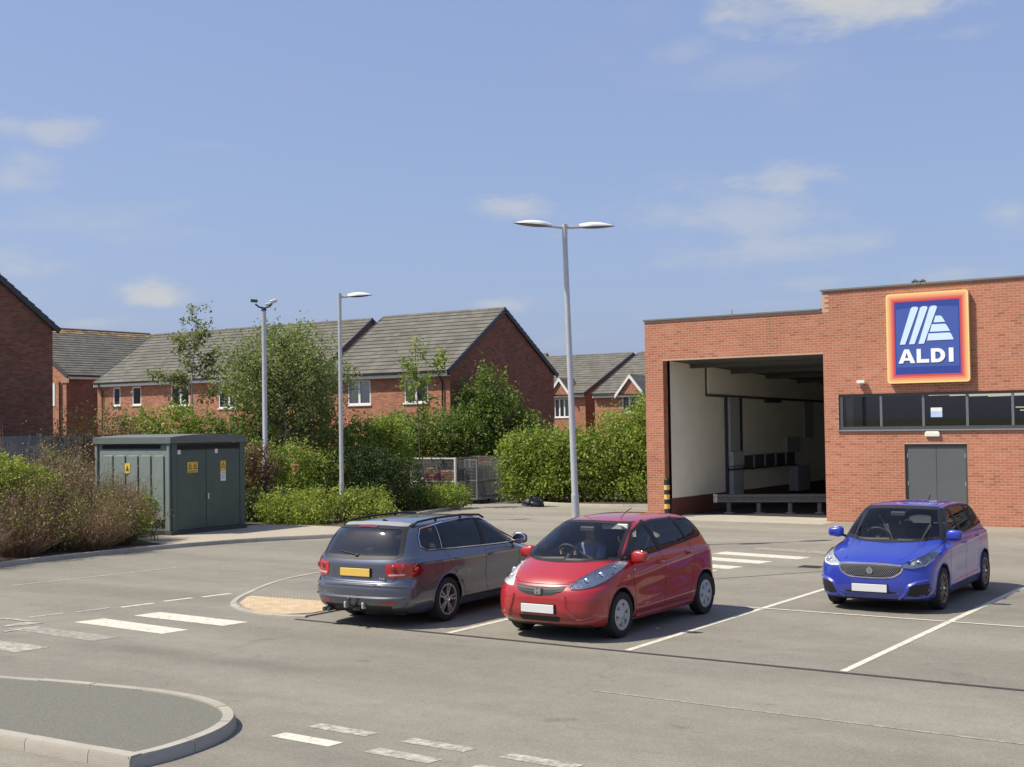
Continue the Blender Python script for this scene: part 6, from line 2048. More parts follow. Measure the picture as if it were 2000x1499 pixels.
for sg in (1, -1):
    c.strip('bumper_crease', [(sg * 0.40, 0.60), (sg * 0.42, 0.50), (sg * 0.47, 0.38), (sg * 0.54, 0.30)], 'F', P_RED['paint'], w=0.05, off=0.001, raise_=0.018)
    c.strip('bumper_crease', [(sg * 0.50, 0.305), (sg * 0.62, 0.30), (sg * 0.74, 0.33)], 'F', P_RED['paint'], w=0.04, off=0.001, raise_=0.014)
    FG = rounded([(sg * 0.56, 0.36), (sg * 0.70, 0.375), (sg * 0.70, 0.45), (sg * 0.58, 0.45)], 0.03)
    c.patch('bumper_recess', FG, 'F', M_RSH, off=0.002, skirt=0)
c.strip('lower_lip', [(-0.66, 0.215), (-0.4, 0.205), (0, 0.20), (0.4, 0.205), (0.66, 0.215)], 'F', M_TRIM, w=0.035, off=0.001, raise_=0.012)
c.plate('F', 0.43, M_PLW)
c.wheels('cover', M_COVER, 0.18, 0.20)
c.mirrors(0.36, 1.03, 0.80, P_RED['paint'], 0.115, 0.085, 0.085)
c.handles([(1.08, 0.90), (1.98, 0.965)], P_RED['paint'])
c.interior(dash_y=0.25, seat_y=0.95, rear_y=1.85, zb=0.98)
c.wiper([(-0.62, 1.03), (-0.3, 1.015), (0.05, 1.03)])
c.wiper([(0.62, 1.035), (0.35, 1.015), (0.1, 1.012)])
RL = rounded([(2.90, 0.86), (3.0, 0.86), (2.98, 1.03), (2.86, 1.04)], 0.03)
c.sides('tail_lamp', RL, M_RED, off=0.004)
c.sides('side_repeater', rounded([(0.12, 0.78), (0.19, 0.785), (0.18, 0.81), (0.12, 0.805)], 0.01), M_AMB, off=0.003)
c.strip('sill_trim', [(0.42, 0.235), (1.2, 0.24), (2.1, 0.245)], 'L', P_RED['paint'], w=0.05, off=0.001, raise_=0.016)
c.strip('sill_trim', [(0.42, 0.235), (1.2, 0.24), (2.1, 0.245)], 'R', P_RED['paint'], w=0.05, off=0.001, raise_=0.016)
MB().box(0.16, 0.58, 0.62, 0.645, 1.36, 1.44).build('sun_visor', M_VISOR, red, bevel=0.01)
MB().tube([(0.32, 0.88, 1.50), (0.36, 0.96, 1.58), (0.40, 1.05, 1.63)], 0.006, 6).build('aerial', M_TRIM, red)
red_car = c

# ---- blue supermini
blue = thing('blue_car', 'bright blue five door hatchback with honeycomb grille, parked nearest the store door', 'car', (-7.10, 21.25, 0), R(1.2), 'cars parked in the bays', local=True)
blue.scale = (1.08, 1.08, 1.08)
_b1, _b2, _b3 = crease(0.90, 0.016, 0.022, 0.1, 2.9, 0.03), crease(0.33, 0.02, 0.05, 0.4, 2.2, 0.02), crease(0.60, -0.016, 0.13, 0.5, 2.4, 0.02)
DLO_B = [(0.36, 1.0), (1.0, 1.02), (2.0, 1.06), (2.72, 1.11), (2.62, 1.26), (2.40, 1.385), (2.0, 1.425), (1.4, 1.432), (0.95, 1.405), (0.66, 1.25)]
WS_B = [(-0.73, 1.02), (-0.4, 0.985), (0, 0.975), (0.4, 0.985), (0.73, 1.02), (0.69, 1.13), (0.60, 1.34), (0.57, 1.425), (0.3, 1.44), (0, 1.445), (-0.3, 1.44), (-0.57, 1.425), (-0.60, 1.34), (-0.69, 1.13)]
RW_B = [(-0.64, 1.0), (0.64, 1.0), (0.52, 1.38), (-0.52, 1.38)]
P_BLUE = dict(paint=paint('blue_paint', (0.022, 0.045, 0.40), 0.25), z0=0.17, z1=1.505, y0=-0.83, y1=3.22, ymid=1.3, WB=2.52, rw=0.312, ra=0.35, track=1.52, zmir=1.35, tap=0.04,
    YF=[(.17, -.66), (.21, -.76), (.28, -.81), (.40, -.83), (.55, -.82), (.66, -.80), (.72, -.775), (.77, -.70), (.82, -.57), (.87, -.38), (.92, -.17), (.96, .0), (.985, .09), (1.03, .18), (1.2, .38), (1.33, .545), (1.41, .66), (1.445, .75), (1.47, .90), (1.49, 1.1), (1.505, 1.45)],
    YR=[(.17, 3.02), (.25, 3.14), (.40, 3.21), (.55, 3.22), (.75, 3.19), (.92, 3.15), (1.0, 3.11), (1.2, 2.98), (1.33, 2.86), (1.40, 2.76), (1.445, 2.52), (1.475, 2.25), (1.492, 2.0), (1.505, 1.7)],
    HW=[(.17, .77), (.24, .82), (.36, .845), (.55, .858), (.75, .864), (.88, .858), (.95, .838), (1.0, .80), (1.07, .772), (1.25, .70), (1.34, .658), (1.41, .615), (1.45, .56), (1.475, .47), (1.492, .35), (1.505, .10)],
    BF=[(.17, .48), (.45, .50), (.66, .58), (.78, .74), (.92, .92), (1.0, .60), (1.1, .48), (1.42, .50), (1.505, .3)],
    BR=[(.17, .5), (.6, .52), (1.0, .5), (1.4, .5), (1.505, .3)],
    NF=[(.17, 3.2), (.66, 3.0), (.80, 2.5), (.92, 2.3), (1.02, 2.7), (1.42, 2.7), (1.505, 2.2)], NR=[(.17, 2.8), (1.0, 2.8), (1.42, 2.6), (1.505, 2.2)],
    sculpt=lambda y, z: _b1(y, z) + _b2(y, z) + _b3(y, z),
    open=[('side', DLO_B), ('front', [(a * 0.975, b + (0.012 if b < 1.1 else -0.008)) for a, b in WS_B]), ('rear', RW_B)])
c = Car(blue, P_BLUE)
c.window_side(DLO_B, M_GLASS, pillars=([(1.22, 1.02), (1.34, 1.025), (1.18, 1.44), (1.08, 1.43)], [(2.16, 1.065), (2.24, 1.07), (2.06, 1.43), (1.99, 1.43)]), rub=0.03)
ws = c.patch('windscreen', WS_B, 'F', M_GLASS, off=0.001, skirt=0)
c.strip('windscreen_frit', WS_B, 'F', M_TRIM, w=0.04, off=0.003, closed=True, parent=ws)
rw = c.patch('rear_window', RW_B, 'B', M_GLASS, off=0.001, skirt=0)
c.strip('rear_seal', RW_B, 'B', M_TRIM, w=0.03, off=0.003, closed=True, parent=rw)
for sg in (1, -1):
    c.strip('panel_gap', [(sg * 0.76, 0.985), (sg * 0.74, 0.90), (sg * 0.66, 0.80), (sg * 0.46, 0.725)], 'F', M_SEAM, w=0.007)
    c.strip('bonnet_crease', [(sg * 0.56, 0.965), (sg * 0.50, 0.87), (sg * 0.40, 0.77)], 'F', P_BLUE['paint'], w=0.05, off=0.0, raise_=0.008)
c.strip('panel_gap', [(-0.46, 0.722), (-0.2, 0.732), (0, 0.735), (0.2, 0.732), (0.46, 0.722)], 'F', M_SEAM, w=0.007)
c.seams([(0.42, 1.0), (0.40, 0.75), (0.44, 0.45), (0.46, 0.29), (1.30, 0.28), (1.34, 0.6), (1.30, 0.9), (1.26, 1.02)])
c.seams([(1.34, 0.29), (1.94, 0.29), (2.10, 0.52), (2.22, 0.85), (2.20, 1.06)])
HL = rounded([(0.46, 0.665), (0.60, 0.655), (0.72, 0.675), (0.805, 0.76), (0.815, 0.85), (0.74, 0.835), (0.60, 0.765), (0.48, 0.715)], 0.04)
for o in c.mirrorF('headlamp', HL, 'F', mat('lamp_housing', (0.60, 0.62, 0.63), 0.25, 0.5, var=0.3, scale=20), off=0.002):
    sg = 1 if sum(v.co.x for v in o.data.vertices) > 0 else -1
    for xx, zz, rr in ((0.665, 0.725, 0.052), (0.755, 0.765, 0.035)):
        p, n = c.ray('F', sg * xx, zz)
        MB().ell(p - n * 0.004, rr * 0.9, 0.02, rr * 0.9, 16, 8).build('lamp_bowl', M_CHROME, o, smooth=60)
        MB().ell(p + n * 0.006, rr * 0.6, 0.014, rr * 0.6, 14, 8).build('projector_lens', M_DKM, o, smooth=60)
    c.strip('lamp_blade', [(sg * 0.48, 0.672), (sg * 0.62, 0.668), (sg * 0.75, 0.70), (sg * 0.80, 0.77)], 'F', M_LANT, w=0.018, off=0.006, raise_=0.006, parent=o)
    c.patch('lamp_cover', [(sg * a, b) for a, b in HL], 'F', M_LAMPC, off=0.026, parent=o, skirt=0.024)
GR = rounded([(-0.47, 0.695), (-0.2, 0.708), (0, 0.711), (0.2, 0.708), (0.47, 0.695), (0.455, 0.60), (0.34, 0.53), (0.2, 0.51), (-0.2, 0.51), (-0.34, 0.53), (-0.455, 0.60)], 0.05)
g = c.patch('grille', GR, 'F', M_TRIM, off=0.002)
c.strip('grille_surround', GR, 'F', M_CHROME, w=0.024, off=0.003, closed=True, raise_=0.012, parent=g)
M_STUD = mat('grille_stud', (0.32, 0.33, 0.34), 0.3, 0.7, var=0)
sv, sf = [], []
for iz in range(11):
    for ix in range(-15, 16):
        x = ix * 0.032 + (0.016 if iz % 2 else 0)
        z = 0.525 + iz * 0.018
        if not in_poly(np.array([x]), np.array([z]), [(a * 0.93, 0.61 + (b - 0.61) * 0.84) for a, b in GR])[0]: continue
        if abs(x) < 0.06 and 0.565 < z < 0.66: continue
        p, n = c.ray('F', x, z)
        k = len(sv)
        sv += [tuple(p + V(-0.010, -0.004, 0)), tuple(p + V(0, -0.004, 0.0075)), tuple(p + V(0.010, -0.004, 0)), tuple(p + V(0, -0.004, -0.0075)), tuple(p + V(0, -0.010, 0))]
        sf += [(k, k + 3, k + 4), (k + 3, k + 2, k + 4), (k + 2, k + 1, k + 4), (k + 1, k, k + 4)]
st = MB().add(sv, sf).build('grille_studs', M_STUD, g)
st['kind'] = 'stuff'
p, n = c.ray('F', 0, 0.615)
by = p.y - 0.006
octo = [(0.05 * math.cos(R(22.5 + 45 * k)), 0.615 + 0.05 * math.sin(R(22.5 + 45 * k))) for k in range(8)]
bg = MB().prism(octo, lambda u, v, w: (u, by - w, v), 0, 0.012).build('badge', M_CHROME, c.root, bevel=0.003)
MB().prism([(u * 0.72, 0.615 + (v - 0.615) * 0.72) for u, v in octo], lambda u, v, w: (u, by - w, v), 0.012, 0.014).build('badge_face', mat('badge_grey', (0.25, 0.26, 0.28), 0.3, 0.5), bg)
for sg in (1, -1):
    FG = rounded([(sg * 0.515, 0.275), (sg * 0.575, 0.40), (sg * 0.66, 0.425), (sg * 0.80, 0.45), (sg * 0.81, 0.33), (sg * 0.77, 0.262), (sg * 0.62, 0.25)], 0.02)
    fg = c.patch('fog_intake', FG, 'F', M_TRIM, off=0.002)
    c.strip('intake_trim', [(sg * 0.40, 0.215), (sg * 0.49, 0.27), (sg * 0.56, 0.41), (sg * 0.66, 0.46), (sg * 0.79, 0.485)], 'F', P_BLUE['paint'], w=0.05, off=0.001, raise_=0.022)
    c.strip('intake_trim', [(sg * 0.48, 0.235), (sg * 0.62, 0.235), (sg * 0.78, 0.25)], 'F', P_BLUE['paint'], w=0.035, off=0.001, raise_=0.016)
LG = rounded([(-0.40, 0.50), (0.40, 0.50), (0.42, 0.40), (0.40, 0.24), (0.30, 0.225), (-0.30, 0.225), (-0.40, 0.24), (-0.42, 0.40)], 0.03)
c.patch('lower_grille', [(a * 0.92, 0.29 + (b - 0.225) * 0.10) for a, b in LG], 'F', M_TRIM, off=0.002)
c.strip('lower_lip', [(-0.70, 0.195), (-0.4, 0.19), (0, 0.188), (0.4, 0.19), (0.70, 0.195)], 'F', M_TRIM, w=0.035, off=0.001, raise_=0.014)
c.plate('F', 0.365, M_PLW)
c.wheels('ten', mat('alloy_dark', (0.20, 0.195, 0.19), 0.35, 0.7, var=0.1), 0.195, 0.215)
c.mirrors(0.42, 1.06, 0.80, P_BLUE['paint'], 0.115, 0.085, 0.08)
c.handles([(1.15, 0.90), (2.05, 0.94)], P_BLUE['paint'])
c.interior(dash_y=0.45, seat_y=1.1, rear_y=2.0, zb=0.96)
c.wiper([(-0.66, 1.01), (-0.3, 0.99), (0.02, 1.0)])
c.wiper([(0.62, 1.01), (0.38, 0.99), (0.15, 0.99)])
c.sides('tail_lamp', rounded([(2.95, 0.80), (3.06, 0.82), (3.04, 0.99), (2.90, 0.98)], 0.03), M_RED, off=0.004)
for d in ('L', 'R'):
    c.strip('sill_trim', [(0.45, 0.215), (1.2, 0.215), (2.1, 0.225)], d, M_TRIM, w=0.06, off=0.001, raise_=0.016)
MB().tube([(0.0, 2.35, 1.46), (0.0, 2.45, 1.53)], 0.012, 6).build('aerial', M_TRIM, blue)

# ---- grey estate (nose away from the camera)
grey = thing('grey_estate_car', 'metallic grey estate car with tow bar and roof rails, parked tail towards the camera', 'car', (-13.56, 19.2, 0), R(183.3), 'cars parked in the bays', local=True)
grey.scale = (1.085, 1.085, 1.085)
_g1, _g2, _g3 = crease(0.88, 0.012, 0.022, 0.0, 3.3, 0.012), crease(0.32, 0.016, 0.05, 0.4, 2.2, 0.0), crease(0.62, -0.012, 0.13, 0.5, 2.4, 0.0)
DLO_G = [(0.60, 0.985), (1.3, 1.0), (2.3, 1.03), (3.0, 1.055), (3.13, 1.12), (3.10, 1.24), (2.98, 1.35), (2.4, 1.395), (1.7, 1.412), (1.25, 1.395), (0.95, 1.23)]
WS_G = [(-0.74, 1.0), (0, 0.96), (0.74, 1.0), (0.66, 1.2), (0.58, 1.395), (0, 1.41), (-0.58, 1.395), (-0.66, 1.2)]
RW_G = [(-0.665, 1.015), (-0.62, 0.985), (0, 0.975), (0.62, 0.985), (0.665, 1.015), (0.635, 1.20), (0.575, 1.36), (0.53, 1.385), (0, 1.40), (-0.53, 1.385), (-0.575, 1.36), (-0.635, 1.20)]
P_GREY = dict(paint=paint('grey_paint', (0.125, 0.138, 0.178), 0.75, 0.30), z0=0.19, z1=1.475, y0=-0.86, y1=3.69, ymid=1.6, WB=2.578, rw=0.318, ra=0.352, track=1.54, zmir=1.32, tap=0.045,
    YF=[(.19, -.68), (.25, -.80), (.40, -.86), (.55, -.85), (.65, -.82), (.73, -.74), (.80, -.52), (.87, -.18), (.93, .12), (.97, .30), (1.0, .38), (1.2, .72), (1.33, .95), (1.395, 1.08), (1.42, 1.2), (1.445, 1.4), (1.462, 1.65), (1.475, 2.0)],
    YR=[(.19, 3.40), (.25, 3.56), (.32, 3.64), (.42, 3.685), (.55, 3.69), (.62, 3.665), (.68, 3.63), (.76, 3.625), (.88, 3.62), (.955, 3.59), (1.0, 3.555), (1.15, 3.495), (1.28, 3.425), (1.36, 3.36), (1.40, 3.27), (1.43, 3.05), (1.452, 2.75), (1.465, 2.5), (1.475, 2.15)],
    HW=[(.19, .79), (.26, .84), (.38, .872), (.55, .885), (.75, .892), (.88, .886), (.95, .868), (1.0, .835), (1.06, .805), (1.2, .745), (1.32, .68), (1.38, .63), (1.42, .56), (1.445, .47), (1.462, .35), (1.475, .10)],
    BF=[(.19, .55), (.5, .6), (.75, .75), (.93, .8), (1.02, .55), (1.40, .5), (1.475, .3)],
    BR=[(.19, .42), (.5, .46), (.62, .50), (.9, .46), (1.0, .42), (1.38, .42), (1.475, .3)],
    NF=[(.19, 2.6), (.9, 2.3), (1.02, 2.7), (1.4, 2.7), (1.475, 2.2)], NR=[(.19, 3.2), (.6, 3.0), (1.0, 3.2), (1.38, 3.0), (1.475, 2.3)],
    sculpt=lambda y, z: _g1(y, z) + _g2(y, z) + _g3(y, z),
    open=[('side', DLO_G), ('front', [(a * 0.97, b + (0.012 if b < 1.1 else -0.008)) for a, b in WS_G]), ('rear', [(a * 0.965, b + (0.012 if b < 1.1 else -0.008)) for a, b in RW_G])])
c = Car(grey, P_GREY)
for d in ('L', 'R'):
    g = c.patch('side_window', DLO_G, d, M_TINT, off=0.001, skirt=0)
    c.strip('window_seal', DLO_G, d, M_TRIM, w=0.035, off=0.003, closed=True, parent=g)
    c.strip('chrome_trim', DLO_G, d, M_CHROME, w=0.014, off=0.005, closed=True, parent=g, raise_=0.006)
    for q in ([(1.50, 1.0), (1.60, 1.005), (1.50, 1.42), (1.42, 1.42)], [(2.56, 1.035), (2.64, 1.04), (2.58, 1.40), (2.50, 1.40)]):
        c.patch('window_pillar', q, d, M_TRIM, off=0.006, parent=g)
    c.strip('chrome_trim', [(2.645, 1.04), (2.585, 1.39)], d, M_CHROME, w=0.012, off=0.008, parent=g)
ws = c.patch('windscreen', WS_G, 'F', M_GLASS, off=0.001, skirt=0)
c.strip('windscreen_frit', WS_G, 'F', M_TRIM, w=0.045, off=0.003, closed=True, parent=ws)
rw = c.patch('rear_window', RW_G, 'B', M_RGLASS, off=0.001, skirt=0)
c.strip('rear_seal', RW_G, 'B', M_TRIM, w=0.05, off=0.003, closed=True, parent=rw)
c.strip('brake_light', [(-0.16, 1.388), (0, 1.391), (0.16, 1.388)], 'B', M_REDD, w=0.022, off=0.008, raise_=0.01)
c.strip('spoiler', [(-0.56, 1.405), (-0.3, 1.420), (0, 1.425), (0.3, 1.420), (0.56, 1.405)], 'B', P_GREY['paint'], w=0.03, off=0.003, raise_=0.02)
c.strip('wiper', [(0.02, 1.005), (0.2, 1.03), (0.34, 1.05)], 'B', M_TRIM, w=0.022, off=0.006, raise_=0.014)
MB().ell(c.ray('B', 0.02, 1.0)[0], 0.035, 0.03, 0.025, 10, 6).build('wiper_hub', M_TRIM, grey, smooth=50)
# tail lamps wrap from the tailgate onto the wing
for sg in (1, -1):
    TLp = rounded([(sg * 0.50, 0.90), (sg * 0.50, 0.745), (sg * 0.56, 0.705), (sg * 0.80, 0.72), (sg * 0.865, 0.80), (sg * 0.85, 0.905), (sg * 0.70, 0.925)], 0.045)
    t = c.patch('tail_lamp', TLp, 'B', M_RED, off=0.006)
    for xx, zz, rr in ((0.60, 0.84, 0.05), (0.725, 0.845, 0.05)):
        p, n = c.ray('B', sg * xx, zz)
        MB().ell(p + n * 0.006, rr, 0.01, rr * 0.9, 14, 8).build('lamp_disc', M_REDD, t, smooth=60)
    c.patch('reversing_lamp', rounded([(sg * 0.545, 0.735), (sg * 0.75, 0.745), (sg * 0.75, 0.765), (sg * 0.535, 0.76)], 0.01), 'B', mat('clear_lamp', (0.55, 0.45, 0.44), 0.2, 0.1, coat=1), off=0.009, parent=t)
    c.strip('panel_gap', [(sg * 0.66, 0.97), (sg * 0.665, 0.90), (sg * 0.665, 0.73), (sg * 0.60, 0.655), (sg * 0.3, 0.645), (0, 0.643)], 'B', M_SEAM, w=0.009)
    c.patch('rear_reflector', rounded([(sg * 0.44, 0.345), (sg * 0.66, 0.355), (sg * 0.66, 0.385), (sg * 0.44, 0.375)], 0.008), 'B', M_RED, off=0.005)
    SW = rounded([(3.20, 0.80), (3.30, 0.72), (3.42, 0.72), (3.42, 0.915), (3.30, 0.90)], 0.04)
    c.patch('side_tail_lamp', SW, 'L' if sg > 0 else 'R', M_REDD, off=0.005, parent=t)
c.strip('bumper_edge', [(-0.80, 0.585), (-0.5, 0.60), (0, 0.603), (0.5, 0.60), (0.80, 0.585)], 'B', P_GREY['paint'], w=0.05, off=0.0, raise_=0.016)
c.strip('bumper_crease', [(-0.82, 0.44), (-0.5, 0.43), (0, 0.428), (0.5, 0.43), (0.82, 0.44)], 'B', P_GREY['paint'], w=0.045, off=0.0, raise_=0.014)
c.patch('bumper_valance', rounded([(-0.60, 0.32), (0.60, 0.32), (0.52, 0.215), (-0.52, 0.215)], 0.03), 'B', M_TRIM, off=0.003)
c.plate('B', 0.775, M_PLY)
c.seams([(0.62, 0.985), (0.58, 0.75), (0.60, 0.45), (0.62, 0.30), (1.52, 0.29), (1.58, 0.6), (1.56, 1.0)])
c.seams([(1.58, 0.30), (2.10, 0.30), (2.22, 0.55), (2.50, 0.80), (2.60, 1.035)])
c.seams([(3.28, 0.60), (3.2, 0.52), (3.05, 0.50)], w=0.006)
flap = rounded([(2.75, 0.74), (2.90, 0.745), (2.90, 0.89), (2.75, 0.885)], 0.03)
c.seams(flap, closed=True, w=0.006)
c.wheels('double', mat('alloy_grey', (0.36, 0.355, 0.36), 0.35, 0.7, var=0.08), 0.205, 0.225)
c.mirrors(0.66, 1.04, 0.82, P_GREY['paint'], 0.115, 0.085, 0.085)
c.handles([(1.42, 0.86), (2.36, 0.89)], P_GREY['paint'])
c.interior(dash_y=0.68, seat_y=1.3, rear_y=2.25, zb=0.95)
for sg in (1, -1):
    rl = [(sg * 0.60, y, z) for y, z in ((1.20, 1.39), (1.32, 1.44), (1.8, 1.472), (2.5, 1.470), (2.95, 1.445), (3.10, 1.385))]
    o = MB().tube(rl, 0.017, 8).build('roof_rail', M_TRIM, grey, smooth=50)
    for y in (1.85, 2.5):
        MB().tube([(sg * 0.60, y, 1.42), (sg * 0.60, y, 1.468)], 0.02, 8).build('rail_foot', M_TRIM, o, smooth=50)
MB().prism([(2.80, 1.43), (2.98, 1.42), (2.96, 1.475)], lambda a, b, w: (w, a, b), -0.016, 0.016).build('aerial_fin', M_TRIM, grey, bevel=0.006)
tb = MB()
tb.tube([(0, 3.3, 0.30), (0, 3.70, 0.30), (0, 3.78, 0.34), (0, 3.78, 0.40)], 0.022, 10)
tb.ell((0, 3.78, 0.42), 0.027, 0.027, 0.027, 12, 8)
tb.box(-0.06, 0.06, 3.55, 3.62, 0.24, 0.36)
tbo = tb.build('tow_bar', M_DKM, grey, smooth=50)
for xx in (-0.15, 0.16):
    MB().box(xx - 0.02, xx + 0.02, 3.60, 3.68, 0.27, 0.36).build('tow_socket', mat('socket_grey', (0.4, 0.4, 0.4), 0.5), tbo, bevel=0.01)
for xx in (0.50, 0.58):
    MB().tube([(xx, 3.3, 0.235), (xx, 3.62, 0.225)], 0.03, 12).build('exhaust_pipe', M_DKM, grey, smooth=50)
p, n = c.ray('B', -0.42, 0.70)
for k in range(3):
    MB().box(-0.50 + k * 0.035, -0.475 + k * 0.035, p.y + 0.0, p.y + 0.012, 0.685, 0.715).build('model_lettering', M_CHROME, grey)
# ------------------------------------------------------------------ trees, shrubs, hedges
NR = np.random.default_rng(11)
F_BRIGHT = foliage('leaf_bright', (0.129, 0.199, 0.034), (0.345, 0.405, 0.086))
F_MID = foliage('leaf_mid', (0.086, 0.147, 0.034), (0.233, 0.293, 0.078))
F_DARK = foliage('leaf_dark', (0.032, 0.053, 0.018), (0.086, 0.121, 0.041), 0.3)
F_BIRCH = foliage('leaf_birch', (0.129, 0.182, 0.055), (0.328, 0.353, 0.147))
F_SAP = foliage('leaf_sapling', (0.138, 0.207, 0.038), (0.345, 0.397, 0.103))
F_BROWN = foliage('leaf_brown', (0.190, 0.125, 0.062), (0.36, 0.25, 0.135), 0.2)
F_STRAW = foliage('leaf_straw', (0.22, 0.18, 0.12), (0.36, 0.31, 0.22), 0.2)
F_LIME = foliage('leaf_lime', (0.180, 0.232, 0.038), (0.390, 0.420, 0.090))
F_PURP = foliage('leaf_purple', (0.100, 0.045, 0.035), (0.19, 0.10, 0.07), 0.2)
F_OLIVE = foliage('leaf_olive', (0.13, 0.15, 0.055), (0.30, 0.31, 0.15), 0.4)
F_PALE = foliage('flower_cream', (0.50, 0.44, 0.28), (0.66, 0.60, 0.42), 0.2)
M_BARK = mat('bark', (0.10, 0.075, 0.05), 0.95, var=0.3, scale=12)
M_BIRCHB = mat('birch_bark', (0.50, 0.47, 0.42), 0.8, var=0.35, scale=9)
M_TWIG = mat('twig', (0.22, 0.145, 0.09), 0.9, var=0.3, scale=10)
M_TWIG2 = mat('twig_grey', (0.24, 0.20, 0.155), 0.9, var=0.3, scale=10)

def leaf_quads(cen, size, up=0.5, asp=0.55, jit=0.35, droop=0.0):
    """Kite-shaped leaves, folded along the midrib (4 verts, one quad) at the given centres."""
    n = len(cen)
    d = NR.normal(size=(n, 3)); d[:, 2] -= droop
    d /= np.linalg.norm(d, axis=1, keepdims=True)
    nn = NR.normal(size=(n, 3)); nn[:, 2] += up * 2
    nn -= d * (nn * d).sum(1, keepdims=True)
    nn /= np.linalg.norm(nn, axis=1, keepdims=True) + 1e-9
    s = np.cross(d, nn)
    L = size * (0.65 + 0.95 * NR.random((n, 1)) ** 1.6)
    W = L * asp
    a = cen - d * L * 0.5
    b = cen + s * W * 0.5 + nn * L * 0.08
    c = cen + d * L * 0.5
    e = cen - s * W * 0.5 + nn * L * 0.08
    v = np.stack([a, b, c, e], 1).reshape(-1, 3)
    f = np.arange(4 * n).reshape(-1, 4)
    return v, f

def clumps(lumps, nc, per, rc, shell=0.35, flat=1.0, gap=0.0):
    """Leaf positions: nc clumps spread over the outer part of ellipsoid lumps (x,y,z,rx,ry,rz)."""
    vol = np.array([l[3] * l[4] + l[4] * l[5] + l[3] * l[5] for l in lumps])
    pick = NR.choice(len(lumps), nc, p=vol / vol.sum())
    Lm = np.array(lumps)[pick]
    d = NR.normal(size=(nc, 3)); d /= np.linalg.norm(d, axis=1, keepdims=True)
    r = 1 - shell * NR.random((nc, 1)) ** 1.4
    cc = Lm[:, :3] + d * Lm[:, 3:] * r
    keep = cc[:, 2] > 0.08
    cc = cc[keep]
    sz = rc * (0.45 + 1.2 * NR.random((len(cc), 1)) ** 1.5)
    cc = cc + NR.normal(size=cc.shape) * rc * 0.45
    p = np.repeat(cc, per, 0) + NR.normal(size=(len(cc) * per, 3)) * np.repeat(sz, per, 0) * 0.5
    return p[p[:, 2] > 0.06]

def lift(lumps, k):
    return [(a * k, b * k, 3.1 + (c - 3.1) * k, d * k, e * k, f * k) for a, b, c, d, e, f in lumps]

def plant(name, label, cat, base, lumps, nc, per, rc, size, fol, stems=7, bark=None, group='shrubs round the car park', up=0.5, asp=0.6, shell=0.35, stem_r=0.02, extra=None, fname='foliage'):
    t = thing(name, label, cat, (base[0], base[1], 0.05), group=group)
    p = clumps(lumps, nc, per, rc, shell)
    v, f = leaf_quads(p, size, up, asp)
    o = fast_mesh(fname, v, f, fol, t)
    o['kind'] = 'stuff'
    for k in range(stems):
        l = lumps[k % len(lumps)]
        e = V(l[0] + rng.uniform(-.5, .5) * l[3], l[1] + rng.uniform(-.5, .5) * l[4], l[2] + rng.uniform(0.0, .6) * l[5])
        b = V(base[0] + rng.uniform(-.25, .25), base[1] + rng.uniform(-.25, .25), 0.03)
        m_ = b.lerp(e, 0.5) + V(rng.uniform(-.15, .15), rng.uniform(-.15, .15), 0.1)
        MB().tube([b, m_, e], [stem_r, stem_r * 0.7, stem_r * 0.3], 6).build('stem', bark or M_BARK, t, smooth=60)
    if extra:
        for pos, n, sp, sz, fm, nm in extra:
            pp = np.array(pos) + NR.normal(size=(n, 3)) * np.array(sp)
            v, f = leaf_quads(pp, sz, 0.5, 0.7)
            o = fast_mesh(nm, v, f, fm, t); o['kind'] = 'stuff'
    return t

# big shrubs along the back edge
plant('evergreen_hedge', 'dark green clipped evergreen mound right of the single lamp post', 'hedge', (-29.8, 35.3),
      [(-30.7, 34.5, 1.2, 0.9, 0.9, 1.10), (-29.9, 35.2, 1.22, 1.0, 1.0, 1.08), (-29.2, 35.8, 1.0, 0.85, 0.9, 0.95), (-30.0, 35.0, 0.6, 1.2, 1.0, 0.6)], 2100, 10, 0.15, 0.07, F_DARK, shell=0.18)
plant('broadleaf_shrub', 'sunlit green shrub between the mast and the single lamp post', 'shrub', (-31.6, 33.0),
      [(-32.3, 32.3, 1.5, 0.9, 0.9, 1.0), (-31.5, 33.0, 1.5, 0.9, 0.9, 1.0), (-30.9, 33.5, 1.2, 0.8, 0.8, 0.95), (-31.6, 32.8, 0.7, 1.2, 1.0, 0.65)], 900, 18, 0.22, 0.085, F_BRIGHT)
plant('broadleaf_shrub', 'broad green shrub in the middle below the white house window', 'shrub', (-33.6, 42.0),
      lift([(-31.3, 38.2, 2.1, 1.2, 1.1, 1.35), (-30.2, 39.0, 2.4, 1.1, 1.1, 1.25), (-29.6, 39.8, 2.3, 0.9, 1.0, 1.1), (-31.3, 38.4, 1.0, 1.2, 1.0, 0.9), (-32.0, 38.4, 1.3, 0.9, 0.9, 1.1)], 1.09), 1500, 22, 0.30, 0.105, F_MID)
plant('broadleaf_shrub', 'tallest green shrub standing against the dark house gable', 'shrub', (-31.8, 45.1),
      lift([(-30.3, 41.6, 3.0, 1.0, 1.0, 1.35), (-29.4, 42.2, 3.2, 1.0, 1.0, 1.45), (-29.75, 41.9, 4.3, 0.55, 0.55, 0.95), (-28.7, 42.8, 2.6, 0.8, 0.8, 1.0), (-29.9, 41.9, 1.6, 1.3, 1.3, 1.4)], 1.07), 1300, 22, 0.30, 0.105, F_MID,
      extra=[((-31.9, 44.7, 5.25), 60, (0.12, 0.12, 0.25), 0.11, F_MID, 'leading_shoot'), ((-31.2, 45.3, 5.0), 45, (0.1, 0.1, 0.2), 0.11, F_BRIGHT, 'leading_shoot'), ((-32.6, 44.2, 4.65), 45, (0.1, 0.1, 0.2), 0.11, F_BRIGHT, 'leading_shoot')])
